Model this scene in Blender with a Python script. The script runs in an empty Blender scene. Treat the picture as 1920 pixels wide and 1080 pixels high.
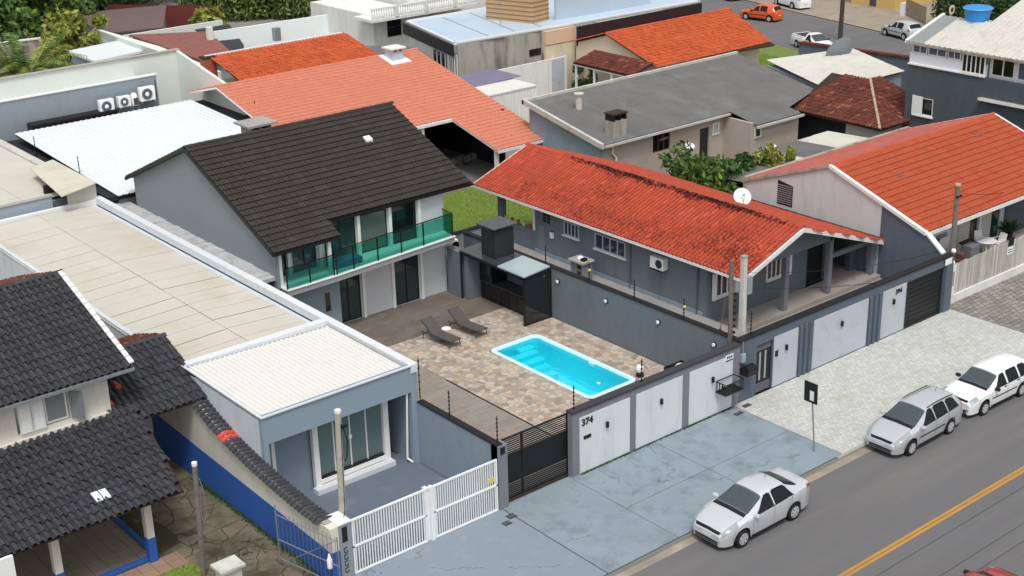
import bpy, bmesh, math, random
from mathutils import Vector, Matrix, Euler
random.seed(7)
D = bpy.data
scene = bpy.context.scene
COL = scene.collection
R = math.radians
# ---------------------------------------------------------------- camera, sky, sun, exposure
CAM = Vector((-28.83, -32.58, 24.5))
_p, _y, _r = R(21.68376), R(38.98875), R(-1.50209)
FW = Vector((math.sin(_y)*math.cos(_p), math.cos(_y)*math.cos(_p), -math.sin(_p)))
RT = Vector((math.cos(_y), -math.sin(_y), 0)); UP = RT.cross(FW)
RT, UP = (math.cos(_r)*RT + math.sin(_r)*UP), (-math.sin(_r)*RT + math.cos(_r)*UP)
FPX = 2607.37
cd = D.cameras.new('camera'); cam = D.objects.new('camera', cd); COL.objects.link(cam)
cam.matrix_world = Matrix(((RT.x, UP.x, -FW.x, CAM.x), (RT.y, UP.y, -FW.y, CAM.y), (RT.z, UP.z, -FW.z, CAM.z), (0, 0, 0, 1)))
cd.sensor_width = 36; cd.lens = FPX/1920*36; cd.clip_end = 2000; cd.clip_start = .5
scene.camera = cam
W = D.worlds.new('World'); scene.world = W; W.use_nodes = True
nt = W.node_tree; nt.nodes.clear()
sk = nt.nodes.new('ShaderNodeTexSky'); sk.sky_type = 'NISHITA'; sk.sun_disc = False
SUN_EL, SUN_AZ = R(62), R(215)       # azimuth clockwise from +Y
sk.sun_elevation = SUN_EL; sk.sun_rotation = SUN_AZ; sk.air_density = 1.6; sk.dust_density = 4.0
hs = nt.nodes.new('ShaderNodeHueSaturation'); hs.inputs['Saturation'].default_value = .1
bg = nt.nodes.new('ShaderNodeBackground'); bg.inputs[1].default_value = .14
wo = nt.nodes.new('ShaderNodeOutputWorld')
nt.links.new(sk.outputs[0], hs.inputs['Color']); nt.links.new(hs.outputs[0], bg.inputs[0]); nt.links.new(bg.outputs[0], wo.inputs[0])
sl = D.lights.new('sun', 'SUN'); sun = D.objects.new('sun', sl); COL.objects.link(sun)
sl.energy = 1.5; sl.angle = R(12); sl.color = (1, .97, .92)
sd = Vector((math.sin(SUN_AZ)*math.cos(SUN_EL), math.cos(SUN_AZ)*math.cos(SUN_EL), math.sin(SUN_EL)))
sun.rotation_euler = (-sd).to_track_quat('-Z', 'Y').to_euler()
vs = scene.view_settings; vs.view_transform = 'Standard'; vs.look = 'None'; vs.gamma = 1; vs.exposure = 0.0
vs.use_curve_mapping = False
scene.cycles.max_bounces = 6; scene.cycles.transparent_max_bounces = 12

# ---------------------------------------------------------------- helpers
def px(P):
    v = Vector(P) - CAM; w = v.dot(FW)
    if w <= 0: return None
    return (960 + FPX*v.dot(RT)/w, 540 - FPX*v.dot(UP)/w, w)
def seen(P, m=10):
    q = px(P); return q and -m < q[0] < 1920+m and -m < q[1] < 1080+m
def lin(h):
    h = h.lstrip('#'); c = [int(h[i:i+2], 16)/255 for i in (0, 2, 4)]
    return [((x+.055)/1.055)**2.4 if x > .04045 else x/12.92 for x in c]
_m = {}
def mat(name, hexc, rough=.8, var=.12, scale=1.2, bump=0., bscale=25, metal=0., dirt=None, streak=False, island=0., spec=.4, local=False, k=1.0, fine=.06, patch=None, crack=None):
    """painted / rendered / tiled surface: base colour, broad and fine variation, optional dirt colour, per-island variation"""
    if name in _m: return _m[name]
    m = D.materials.new(name); m.use_nodes = True; _m[name] = m
    t = m.node_tree; N = t.nodes; Lk = t.links
    b = N['Principled BSDF']; b.inputs['Roughness'].default_value = rough; b.inputs['Metallic'].default_value = metal
    b.inputs['Specular IOR Level'].default_value = spec
    c = [min(.95, x*k) for x in lin(hexc)]
    if local:
        tc = N.new('ShaderNodeTexCoord'); co = tc.outputs['Object']
    else:
        g = N.new('ShaderNodeNewGeometry'); co = g.outputs['Position']
    if streak:
        mp = N.new('ShaderNodeMapping'); mp.inputs['Scale'].default_value = streak if isinstance(streak, tuple) else (1, 1, .18); Lk.new(co, mp.inputs[0]); co2 = mp.outputs[0]
    else: co2 = co
    n1 = N.new('ShaderNodeTexNoise'); n1.inputs['Scale'].default_value = scale; n1.inputs['Detail'].default_value = 6; n1.inputs['Roughness'].default_value = .62; Lk.new(co2, n1.inputs[0])
    n2 = N.new('ShaderNodeTexNoise'); n2.inputs['Scale'].default_value = bscale; n2.inputs['Detail'].default_value = 3; Lk.new(co, n2.inputs[0])
    def mth(op, a, bb, cl=False):
        x = N.new('ShaderNodeMath'); x.operation = op; x.use_clamp = cl
        for i, q in enumerate((a, bb)):
            if isinstance(q, (int, float)): x.inputs[i].default_value = q
            else: Lk.new(q, x.inputs[i])
        return x.outputs[0]
    f = mth('ADD', 1.0, mth('ADD', mth('MULTIPLY', mth('SUBTRACT', n1.outputs[0], .5), var*3), mth('MULTIPLY', mth('SUBTRACT', n2.outputs[0], .5), fine*3)))
    if island:
        gi = N.new('ShaderNodeNewGeometry'); oi = N.new('ShaderNodeObjectInfo')
        r = mth('FRACT', mth('ADD', gi.outputs['Random Per Island'], oi.outputs['Random']), 0)
        f = mth('MULTIPLY', f, mth('ADD', 1.0, mth('MULTIPLY', mth('SUBTRACT', r, .5), island*2)))
    vm = N.new('ShaderNodeVectorMath'); vm.operation = 'SCALE'; vm.inputs[0].default_value = c[:3]; Lk.new(f, vm.inputs['Scale'])
    out = vm.outputs[0]
    if dirt:
        dc, amt, ds = dirt[:3]; lo = dirt[3] if len(dirt) > 3 else .5
        n3 = N.new('ShaderNodeTexNoise'); n3.inputs['Scale'].default_value = ds; n3.inputs['Detail'].default_value = 8; n3.inputs['Roughness'].default_value = .68; Lk.new(co2, n3.inputs[0])
        mr = N.new('ShaderNodeMapRange'); mr.inputs[1].default_value = lo; mr.inputs[2].default_value = lo+.22; mr.inputs[4].default_value = amt; Lk.new(n3.outputs[0], mr.inputs[0])
        mx = N.new('ShaderNodeMix'); mx.data_type = 'RGBA'; Lk.new(mr.outputs[0], mx.inputs[0]); Lk.new(out, mx.inputs[6]); mx.inputs[7].default_value = (*lin(dc), 1); out = mx.outputs[2]
    if patch:                       # second colour on some of the islands (replacement tiles, stones of another colour)
        plist = patch if isinstance(patch, list) else [patch]
        gi = N.new('ShaderNodeNewGeometry'); oi = N.new('ShaderNodeObjectInfo')
        for ip, (pc, pa) in enumerate(plist):
            r = mth('FRACT', mth('MULTIPLY', mth('ADD', gi.outputs['Random Per Island'], oi.outputs['Random']), 7.31+5.17*ip), 0)
            mx = N.new('ShaderNodeMix'); mx.data_type = 'RGBA'; Lk.new(mth('MULTIPLY', mth('LESS_THAN', r, pa), .85), mx.inputs[0]); Lk.new(out, mx.inputs[6]); mx.inputs[7].default_value = (*lin(pc), 1); out = mx.outputs[2]
    if streak is True:              # rain runs down the wall
        mp2 = N.new('ShaderNodeMapping'); mp2.inputs['Scale'].default_value = (1, 1, .3); Lk.new(co, mp2.inputs[0])
        n5 = N.new('ShaderNodeTexNoise'); n5.inputs['Scale'].default_value = 2.2; n5.inputs['Detail'].default_value = 8; n5.inputs['Roughness'].default_value = .7; Lk.new(mp2.outputs[0], n5.inputs[0])
        mr = N.new('ShaderNodeMapRange'); mr.inputs[1].default_value = .5; mr.inputs[2].default_value = .72; mr.inputs[4].default_value = .16; Lk.new(n5.outputs[0], mr.inputs[0])
        vm2 = N.new('ShaderNodeVectorMath'); vm2.operation = 'SCALE'; Lk.new(out, vm2.inputs[0]); Lk.new(mth('SUBTRACT', 1.0, mr.outputs[0]), vm2.inputs['Scale']); out = vm2.outputs[0]
    if crack:
        sc_, wd_, am_ = crack
        n6 = N.new('ShaderNodeTexNoise'); n6.inputs['Scale'].default_value = 2.5; n6.inputs['Detail'].default_value = 5; Lk.new(co, n6.inputs[0])
        va = N.new('ShaderNodeVectorMath'); va.operation = 'MULTIPLY_ADD'; Lk.new(n6.outputs[1], va.inputs[0]); va.inputs[1].default_value = (.7, .7, .7); Lk.new(co, va.inputs[2])
        vo = N.new('ShaderNodeTexVoronoi'); vo.feature = 'DISTANCE_TO_EDGE'; vo.inputs['Scale'].default_value = sc_; Lk.new(va.outputs[0], vo.inputs['Vector'])
        n7 = N.new('ShaderNodeTexNoise'); n7.inputs['Scale'].default_value = .5; Lk.new(co, n7.inputs[0])
        f2 = mth('MULTIPLY', mth('LESS_THAN', vo.outputs['Distance'], wd_), mth('MULTIPLY', mth('GREATER_THAN', n7.outputs[0], .5), am_))
        vm3 = N.new('ShaderNodeVectorMath'); vm3.operation = 'SCALE'; Lk.new(out, vm3.inputs[0]); Lk.new(mth('SUBTRACT', 1.0, f2), vm3.inputs['Scale']); out = vm3.outputs[0]
    Lk.new(out, b.inputs['Base Color'])
    if bump:
        bp = N.new('ShaderNodeBump'); bp.inputs['Strength'].default_value = bump; bp.inputs['Distance'].default_value = .02; Lk.new(n2.outputs[0], bp.inputs['Height']); Lk.new(bp.outputs[0], b.inputs['Normal'])
    return m
def glass(name, hexc, rough=.06, alpha=1.0, spec=.8):
    if name in _m: return _m[name]
    m = D.materials.new(name); m.use_nodes = True; _m[name] = m; b = m.node_tree.nodes['Principled BSDF']
    b.inputs['Base Color'].default_value = (*lin(hexc), 1); b.inputs['Roughness'].default_value = rough; b.inputs['Specular IOR Level'].default_value = spec
    if alpha < 1:
        t = m.node_tree; tr = t.nodes.new('ShaderNodeBsdfTransparent'); tr.inputs[0].default_value = (*[min(1, x*1.0) for x in lin(hexc)], 1)
        b.inputs['Base Color'].default_value = (*[x*.5 for x in lin(hexc)], 1)
        mx = t.nodes.new('ShaderNodeMixShader'); mx.inputs[0].default_value = alpha
        t.links.new(tr.outputs[0], mx.inputs[1]); t.links.new(b.outputs[0], mx.inputs[2]); t.links.new(mx.outputs[0], t.nodes['Material Output'].inputs[0])
    return m
def carpaint(name, hexc, metal=.0, rough=.3):
    if name in _m: return _m[name]
    m = D.materials.new(name); m.use_nodes = True; _m[name] = m; t = m.node_tree; b = t.nodes['Principled BSDF']
    b.inputs['Base Color'].default_value = (*lin(hexc), 1); b.inputs['Roughness'].default_value = rough; b.inputs['Metallic'].default_value = metal
    b.inputs['Coat Weight'].default_value = .8; b.inputs['Coat Roughness'].default_value = .06
    tc = t.nodes.new('ShaderNodeTexCoord'); n = t.nodes.new('ShaderNodeTexNoise'); n.inputs['Scale'].default_value = 3; n.inputs['Detail'].default_value = 6
    mr = t.nodes.new('ShaderNodeMapRange'); mr.inputs[3].default_value = rough*.9; mr.inputs[4].default_value = rough*1.15
    t.links.new(tc.outputs['Object'], n.inputs[0]); t.links.new(n.outputs[0], mr.inputs[0]); t.links.new(mr.outputs[0], b.inputs['Roughness'])
    return m

def wloc(o):
    v = Vector((0, 0, 0))
    while o is not None: v += o.location; o = o.parent
    return v
class MB:
    def __init__(s): s.v = []; s.f = []
    def add(s, vs, fs):
        n = len(s.v); s.v += [tuple(p) for p in vs]; s.f += [tuple(i+n for i in f) for f in fs]; return s
    def box(s, x0, x1, y0, y1, z0, z1):
        x0, x1 = sorted((x0, x1)); y0, y1 = sorted((y0, y1)); z0, z1 = sorted((z0, z1))
        return s.add([(x0,y0,z0),(x1,y0,z0),(x1,y1,z0),(x0,y1,z0),(x0,y0,z1),(x1,y0,z1),(x1,y1,z1),(x0,y1,z1)],
                     [(0,3,2,1),(4,5,6,7),(0,1,5,4),(1,2,6,5),(2,3,7,6),(3,0,4,7)])
    def prism(s, pts, d):
        """planar polygon pts extruded by vector d"""
        n = len(pts); d = Vector(d); a = [Vector(p) for p in pts]; b = [p+d for p in a]
        nrm = Vector((0, 0, 0))
        for i in range(n): nrm += a[i].cross(a[(i+1) % n])
        fs = [tuple(range(n)), tuple(range(2*n-1, n-1, -1))] if nrm.dot(d) < 0 else [tuple(range(n-1, -1, -1)), tuple(range(n, 2*n))]
        for i in range(n):
            j = (i+1) % n; fs.append((i, i+n, j+n, j) if nrm.dot(d) < 0 else (i, j, j+n, i+n))
        return s.add(a+b, fs)
    def tube(s, p0, p1, r0, r1=None, n=8):
        r1 = r0 if r1 is None else r1; p0 = Vector(p0); p1 = Vector(p1); d = (p1-p0).normalized()
        a = d.orthogonal().normalized(); b = d.cross(a); vs = []
        for p, r in ((p0, r0), (p1, r1)):
            vs += [p + (a*math.cos(2*math.pi*i/n) + b*math.sin(2*math.pi*i/n))*r for i in range(n)]
        fs = [(i, (i+1) % n, (i+1) % n+n, i+n) for i in range(n)] + [tuple(range(n-1, -1, -1)), tuple(range(n, 2*n))]
        return s.add(vs, fs)
    def path(s, pts, r, n=6):
        for a, b in zip(pts, pts[1:]): s.tube(a, b, r, r, n)
        return s
    def lathe(s, c, prof, n=16, axis='z'):
        c = Vector(c); vs = []
        for r, h in prof:
            for i in range(n):
                a = 2*math.pi*i/n
                q = (r*math.cos(a), r*math.sin(a), h)
                if axis == 'y': q = (q[0], q[2], -q[1])
                if axis == 'x': q = (q[2], q[0], q[1])
                vs.append(c+Vector(q))
        k = len(prof); fs = []
        for j in range(k-1):
            for i in range(n):
                i2 = (i+1) % n; fs.append((j*n+i, j*n+i2, (j+1)*n+i2, (j+1)*n+i))
        fs.append(tuple(range(n-1, -1, -1))); fs.append(tuple((k-1)*n+i for i in range(n)))
        return s.add(vs, fs)
    def wall(s, plane, pos, th, a0, a1, z0, z1, holes=()):
        """wall with openings: plane 'X' -> lies at x=pos..pos+th and runs in y"""
        A = sorted({a0, a1, *[h[0] for h in holes], *[h[1] for h in holes]}); Zs = sorted({z0, z1, *[h[2] for h in holes], *[h[3] for h in holes]})
        for i in range(len(A)-1):
            for j in range(len(Zs)-1):
                ca, cz = (A[i]+A[i+1])/2, (Zs[j]+Zs[j+1])/2
                if any(h[0] < ca < h[1] and h[2] < cz < h[3] for h in holes): continue
                if plane == 'X': s.box(pos, pos+th, A[i], A[i+1], Zs[j], Zs[j+1])
                else: s.box(A[i], A[i+1], pos, pos+th, Zs[j], Zs[j+1])
        return s
    def mesh(s, name, m, off=Vector((0, 0, 0)), smooth=False):
        me = D.meshes.new(name); me.from_pydata([(v[0]-off.x, v[1]-off.y, v[2]-off.z) for v in s.v], [], s.f)
        if m: me.materials.append(m)
        if smooth:
            me.polygons.foreach_set('use_smooth', [True]*len(me.polygons))
        me.update(); return me
    def build(s, name, m, parent=None, label=None, cat=None, group=None, kind=None, smooth=False, bevel=0, loc=None):
        off = wloc(parent) if parent else (Vector(loc) if loc else Vector((0, 0, 0)))
        o = D.objects.new(name, s.mesh(name, m, off, smooth)); COL.objects.link(o)
        if parent: o.parent = parent
        elif loc: o.location = loc
        if smooth:
            try: o.data.set_sharp_from_angle(angle=R(35))
            except Exception: pass
        if bevel:
            b = o.modifiers.new('bevel', 'BEVEL'); b.width = bevel; b.segments = 2; b.limit_method = 'ANGLE'
        if label: o['label'] = label
        if cat: o['category'] = cat
        if group: o['group'] = group
        if kind: o['kind'] = kind
        return o
def thing(name, label, cat, loc=(0, 0, 0), group=None):
    o = D.objects.new(name, None); COL.objects.link(o); o.location = loc; o.empty_display_size = .2
    o['label'] = label; o['category'] = cat
    if group: o['group'] = group
    return o
def bx(name, m, parent, *b, **k): return MB().box(*b).build(name, m, parent, **k)
def copy_tree(o, loc, label=None, rot=None):
    r = o.copy(); COL.objects.link(r); r.location = loc
    if rot is not None: r.rotation_euler[2] = rot
    if label: r['label'] = label
    def rec(a, b):
        for c in a.children:
            d = c.copy(); COL.objects.link(d); d.parent = b; rec(c, d)
    rec(o, r); return r
def inst(me, name, parent, M):
    o = D.objects.new(name, me); COL.objects.link(o); o.parent = parent; o.matrix_basis = M; return o

# ---------------------------------------------------------------- tiles, sheets, windows
PROF = [(0, -.05), (.07, .5), (.2, .92), (.34, 1), (.48, .92), (.61, .5), (.68, -.05), (.84, -.4), (1, -.05)]
FLAT = [(0, -.25), (.08, .6), (.2, 1.15), (.36, 1.1), (.46, .15), (.6, .1), (.72, .75), (.88, .8), (1, -.25)]
def tile_proto(tw, th, amp, lift, prof):
    ln = th*1.14; vs = []; k = len(prof)
    for v, up in ((0, 0), (ln, lift)): vs += [(a*tw, v, h*amp+up) for a, h in prof]
    vs += [(a*tw, ln, h*amp+lift-.022) for a, h in prof]
    fs = [(i+k, i+1+k, i+1, i) for i in range(k-1)] + [(i+2*k, i+1+2*k, i+1+k, i+k) for i in range(k-1)]
    return vs, fs
def tile_roof(parent, m, O, U, V, L, S, tw=.22, th=.36, amp=.055, lift=.03, prof=PROF, keep=None, single=0, jit=.006, gap=.012, skip=0.0):
    """rows of overlapping tiles on the plane O + u*U + v*V; the `single` best-seen ones become objects"""
    O = Vector(O); U = Vector(U).normalized(); V = Vector(V).normalized(); N = U.cross(V)
    if N.z < 0: N = -N; flip = True
    else: flip = False
    pv, pf = tile_proto(tw, th, amp, lift, prof)
    if flip: pf = [tuple(reversed(f)) for f in pf]
    nc = int(round(L/tw)); nr = int(round(S/th)); sx = L/nc/tw; sy = S/nr/th; items = []
    for r in range(nr):
        for c in range(nc):
            u, v = (c+.5)*L/nc, (r+.5)*S/nr
            if keep and not keep(u, v): continue
            if skip and random.random() < skip: continue
            P = O + U*(c*L/nc) + V*(r*S/nr) + N*(gap+random.uniform(-jit, jit)*.6) + U*random.uniform(-jit, jit) + V*random.uniform(-jit, jit)*1.5
            items.append((P, random.uniform(-jit, jit)*2))
    off = wloc(parent); solo = set()
    if single:
        q = sorted((i for i in range(len(items)) if seen(items[i][0])), key=lambda i: (items[i][0]-CAM).length)[:single]
        solo = set(q); me = MB().add(pv, pf).mesh('roof_tile', m)
        for i in q:
            P, a = items[i]; P = P-off
            U2 = U+N*a
            M = Matrix(((U2.x*sx, V.x*sy, N.x, P.x), (U2.y*sx, V.y*sy, N.y, P.y), (U2.z*sx, V.z*sy, N.z, P.z), (0, 0, 0, 1)))
            inst(me, 'roof_tile', parent, M)
    b = MB()
    for i, (P, a) in enumerate(items):
        if i in solo: continue
        b.add([P + (U+N*a)*(x*sx) + V*(y*sy) + N*z for x, y, z in pv], pf)
    if b.v: b.build('roof_tiles', m, parent, kind='stuff')
def ridge_caps(parent, m, p0, p1, r=.11, ln=.38, name='ridge_tile', single=False, up=(0, 0, 1)):
    p0 = Vector(p0); p1 = Vector(p1); d = (p1-p0); n = max(1, int(d.length/ln)); st = d/n; d.normalize()
    s = d.cross(Vector(up)).normalized(); u = s.cross(d); b = MB()
    for i in range(n):
        bb = MB() if single else b
        a = p0+st*i; rings = []
        for q, rr in ((a, r*.88), (a+st*1.08, r*1.06)):
            rings += [q + s*math.cos(t)*rr + u*(math.sin(t)*rr*.8+random.uniform(-.004, .004)) for t in [math.pi*k/6 for k in range(7)]]
        bb.add(rings, [(k, k+1, k+8, k+7) for k in range(6)] + [(7, 8, 9, 10, 11, 12, 13)])
        if single: bb.build(name, m, parent)
    if not single: b.build(name+'s', m, parent, kind='stuff')
def corr(parent, m, O, U, V, L, S, pitch=.18, amp=.025, prof='sine', name='roof_sheet', th=.0, label=None, kind=None, smooth=True, div=1):
    """corrugated sheet: waves along U, ridges run along V"""
    O = Vector(O); U = Vector(U).normalized(); V = Vector(V).normalized(); N = U.cross(V)
    if N.z < 0: N = -N
    n = max(2, int(round(L/pitch))); w = L/n; pr = []
    sh = {'sine': [(0, -1), (.25, 0), (.5, 1), (.75, 0)], 'trap': [(0, 0), (.62, 0), (.7, 1), (.92, 1)], 'box': [(0, 0), (.5, 0), (.58, 1), (.92, 1)]}[prof]
    for i in range(n):
        for a, h in sh: pr.append(((i+a)*w, h*amp))
    pr.append((L, sh[0][1]*amp))
    vs = []; k = len(pr)
    for j in range(div+1): vs += [O+U*a+V*(S*j/div)+N*h for a, h in pr]
    fs = [(j*k+i, j*k+i+1, (j+1)*k+i+1, (j+1)*k+i) for j in range(div) for i in range(k-1)]
    # thickness: lower copy just beneath
    vs2 = [v - N*.012 for v in vs]; nn = len(vs)
    fs2 = [tuple(reversed([q+nn for q in f])) for f in fs]
    edge = [(i, i+1, i+1+nn, i+nn) for i in range(k-1)] + [(div*k+i+1, div*k+i, div*k+i+nn, div*k+i+1+nn) for i in range(k-1)]
    b = MB().add(vs+vs2, fs+fs2+edge)
    return b.build(name, m, parent, label=label, kind=kind, smooth=(prof == 'sine'))
def slab(parent, m, pts, th=.1, name='roof_deck', **k):
    """planar polygon with thickness downward"""
    return MB().prism(pts, (0, 0, -th)).build(name, m, parent, **k)
def window(parent, plane, pos, out, a0, a1, z0, z1, n=2, fm=None, gm=None, fw=.05, name='window', sill=None, rows=1, dep=.05, label=None):
    """framed window; frame stands `dep` proud of the wall, the panes are set back in the frame"""
    fm = fm or M['white_frame']; gm = gm or M['dark_glass']; b = MB()
    def bb(B, a, c, e, g, d0, d1):
        lo, hi = pos+out*d0, pos+out*d1
        if plane == 'X': B.box(lo, hi, a, c, e, g)
        else: B.box(a, c, lo, hi, e, g)
    bb(b, a0, a1, z0, z0+fw, -.02, dep); bb(b, a0, a1, z1-fw, z1, -.02, dep)
    bb(b, a0, a0+fw, z0+fw, z1-fw, -.02, dep); bb(b, a1-fw, a1, z0+fw, z1-fw, -.02, dep)
    wd = (a1-a0-fw)/n; hh = (z1-z0-fw)/rows
    for i in range(1, n): bb(b, a0+i*wd, a0+i*wd+fw, z0+fw, z1-fw, -.02, dep*.9)
    for j in range(1, rows): bb(b, a0+fw, a1-fw, z0+j*hh, z0+j*hh+fw*.7, -.02, dep*.8)
    o = b.build(name, fm, parent, label=label)
    for i in range(n):
        for j in range(rows):
            g = MB(); bb(g, a0+i*wd+fw*.9, a0+(i+1)*wd+fw*.1, z0+j*hh+fw*.9, z0+(j+1)*hh+fw*.1, -.005, .012); g.build('pane', gm, o)
    if sill:
        g = MB(); bb(g, a0-.06, a1+.06, z0-.05, z0, -.02, .12); g.build('sill', sill, o)
    return o
M = {}
M['white_frame'] = mat('white_frame', '#e8e8e6', .5, .04)
M['dark_glass'] = glass('dark_glass', '#14181b', .08)
M['grey_glass'] = glass('grey_glass', '#39434a', .1)
M['teal_glass'] = glass('teal_glass', '#243a3c', .05)
M['black_metal'] = mat('black_metal', '#17181b', .45, .05)
M['black_paint'] = mat('black_paint', '#1c1d20', .7, .1)
M['white_metal'] = mat('white_metal', '#eef0f2', .45, .04)
M['steel'] = mat('steel', '#9aa0a4', .4, .06, metal=.5)
M['white_wall'] = mat('white_wall', '#e2e2df', .85, .05, .6, bump=.15, dirt=('#8b8a80', .35, .8, .55), streak=True)
M['cream_wall'] = mat('cream_wall', '#d9cdb4', .85, .08, .6, bump=.15, dirt=('#7f7462', .5, .9, .5), streak=True)
M['grey_wall'] = mat('grey_wall', '#8d97a0', .85, .05, .5, bump=.12, dirt=('#6c747a', .25, .7, .55), streak=True)
M['bluegrey'] = mat('bluegrey', '#6f7982', .85, .06, .5, bump=.12, dirt=('#555d65', .4, .6, .52), streak=True)
M['bluegrey_light'] = mat('bluegrey_light', '#8c9aa6', .85, .06, .5, bump=.12, dirt=('#6d7a85', .3, .6, .55), streak=True)
M['frame_grey'] = mat('frame_grey', '#7d7f88', .85, .08, .8, bump=.12, dirt=('#55575c', .4, 1.2, .55), streak=True)
M['panel_white'] = mat('panel_white', '#d5d8dc', .8, .04, .6, bump=.1, dirt=('#a9aca8', .35, .9, .58), streak=True)
M['panel_grey'] = mat('panel_grey', '#b9bec6', .8, .06, .8, bump=.1, dirt=('#9096a0', .4, 1.5, .5))
M['plaster_old'] = mat('plaster_old', '#b8aca3', .9, .08, .5, bump=.25, dirt=('#968c85', .5, .7, .5))
M['concrete_old'] = mat('concrete_old', '#a9a49b', .9, .18, .8, bump=.3, dirt=('#3f3d38', .8, 1.2, .5), streak=True)
M['concrete'] = mat('concrete', '#a4a29c', .9, .12, 1.0, bump=.2, dirt=('#77746c', .5, 1.5, .5))
M['pole_concrete'] = mat('pole_concrete', '#b3aea4', .9, .12, 2, bump=.2, dirt=('#6f685c', .6, 3, .5))
M['tile_red'] = mat('tile_red', '#b04a33', .8, .10, .5, island=.07, fine=.08, dirt=('#2a1a17', .93, 2.4, .63), patch=[('#a4452f', .12), ('#c4573d', .08)])
M['tile_orange'] = mat('tile_orange', '#bd582f', .8, .12, .5, island=.10, dirt=('#7c3520', .7, 1.5, .55), patch=('#b04a28', .15))
M['tile_orange2'] = mat('tile_orange2', '#b15334', .8, .08, .35, island=.05, dirt=('#8c3a28', .5, .9, .56), patch=('#b0482d', .12))
M['tile_pink'] = mat('tile_pink', '#c87d66', .82, .05, .4, island=.04)
M['tile_brown'] = mat('tile_brown', '#6e392d', .85, .2, 1.2, island=.18, dirt=('#3a201b', .8, 1.8, .45), patch=('#8d5843', .06))
M['tile_black'] = mat('tile_black', '#37332f', .85, .10, .8, island=.07, dirt=('#2b2826', .4, 1.5, .5), patch=('#3d3935', .1))
M['tile_slate'] = mat('tile_slate', '#3e3f44', .75, .2, .7, island=.14, dirt=('#86868a', .55, 6, .64), patch=('#36363a', .2))
M['tile_deck'] = mat('tile_deck', '#3a2a24', .9, .1)
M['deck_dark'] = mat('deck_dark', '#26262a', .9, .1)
M['wood'] = mat('wood', '#7a5c44', .8, .15, 4)
M['asphalt'] = mat('asphalt', '#6a696b', .92, .13, .9, streak=(.09, 1, 1), bump=.3, bscale=60, fine=.10, dirt=('#858079', .45, .5, .52))
M['ground'] = mat('ground', '#8a8780', .95, .15, .3, bump=.2)
M['dirt'] = mat('dirt', '#77705f', .95, .2, .5, bump=.3, dirt=('#5a6046', .6, .8, .5))
M['grass'] = mat('grass', '#6d7f3a', .95, .25, 1.5, bump=.3)
M['blue_paint'] = mat('blue_paint', '#2f5fae', .7, .08, .8, dirt=('#25406f', .4, 1.2, .55), streak=True)
M['sheet_tan'] = mat('sheet_tan', '#c0bcb2', .85, .07, .5, bump=.1, dirt=('#aaa18a', .5, .35, .5), fine=.06)
M['sheet_white'] = mat('sheet_white', '#dddbd7', .7, .05, .5, dirt=('#bdb8aa', .4, .5, .55))
M['sheet_bright'] = mat('sheet_bright', '#dde2e5', .5, .02, .4, fine=.01, dirt=('#cfd6db', .3, .5, .55))
M['sheet_dark'] = mat('sheet_dark', '#6a6968', .9, .16, .8, bump=.15, island=.05, dirt=('#8b8984', .5, .45, .52))
M['sheet_weather'] = mat('sheet_weather', '#c9c6bd', .85, .12, .8, dirt=('#7f7b70', .6, 1.6, .52))
M['plastic_white'] = mat('plastic_white', '#f0f0ee', .4, .03)
M['leaf'] = mat('leaf', '#4d6b2e', .65, .2, 1, island=.5, patch=[('#84993f', .18), ('#33491f', .2)])
M['leaf_dark'] = mat('leaf_dark', '#34502a', .7, .2, 1, island=.5, patch=('#5f7a38', .18))
M['leaf_yellow'] = mat('leaf_yellow', '#7f8a3a', .7, .2, 1, island=.45, patch=('#a29c4a', .2))
M['bark'] = mat('bark', '#6a5c4a', .95, .2, 4, bump=.3)
# ================================================================ GROUND, ROAD, PAVEMENTS
PX0, PX1, PY0, PY1 = 4.55, 7.22, 3.95, 10.36       # pool opening
def sheet(name, m, x0, x1, y0, y1, z, hole=None, kind='structure'):
    b = MB()
    hs = [hole] if hole else []
    X = sorted({x0, x1, *[h[0] for h in hs], *[h[1] for h in hs]}); Y = sorted({y0, y1, *[h[2] for h in hs], *[h[3] for h in hs]})
    for i in range(len(X)-1):
        for j in range(len(Y)-1):
            cx, cy = (X[i]+X[i+1])/2, (Y[j]+Y[j+1])/2
            if hole and hole[0] < cx < hole[1] and hole[2] < cy < hole[3]: continue
            b.add([(X[i], Y[j], z), (X[i+1], Y[j], z), (X[i+1], Y[j+1], z), (X[i], Y[j+1], z)], [(0, 1, 2, 3)])
    return b.build(name, m, kind=kind)
sheet('ground', M['ground'], -500, 600, -400, 700, -.15, (PX0+.1, PX1-.1, PY0+.1, PY1-.1))
sheet('road', M['asphalt'], -80, 140, -15.2, -5.56, -.08)
for o_ in ((-5.9, -5.57),):
    sheet('gutter_strip', mat('gutter', '#8f877c', .95, .2, .7, bump=.2, dirt=('#b5a796', .8, 1.0, .48)), -80, 140, o_[0], o_[1], -.076)
ym = mat('road_yellow', '#b98638', .8, .12, 1.5, dirt=('#8a7c5a', .5, 3, .55))
for y in (-10.375, -10.225):
    sheet('yellow_line', ym, -80, 140, y-.055, y+.055, -.075)
kerb = bx('kerb', mat('kerb_core', '#77756f', .9, .1), None, -60, 120, -5.545, -5.43, -.14, -.03, kind='structure')
kme = MB().box(0, .985, 0, .13, 0, .14).mesh('kerb_stone', mat('kerb_stone', '#a19c92', .9, .15, 2, island=.15, bump=.2, dirt=('#6c675e', .5, 2, .5)))
for i in range(42):
    x = -12+i
    dz = -.045 if -9.3 < x < 8 else 0
    inst(kme, 'kerb_stone', kerb, Matrix.Translation((x, -5.552, -.137+dz+random.uniform(-.004, .004))))
bx('far_pavement', M['concrete'], None, -80, 140, -19, -15.25, -.14, .0, kind='structure')
sheet('far_side_ground', M['ground'], -80, 140, -60, -19, -.02)

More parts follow.
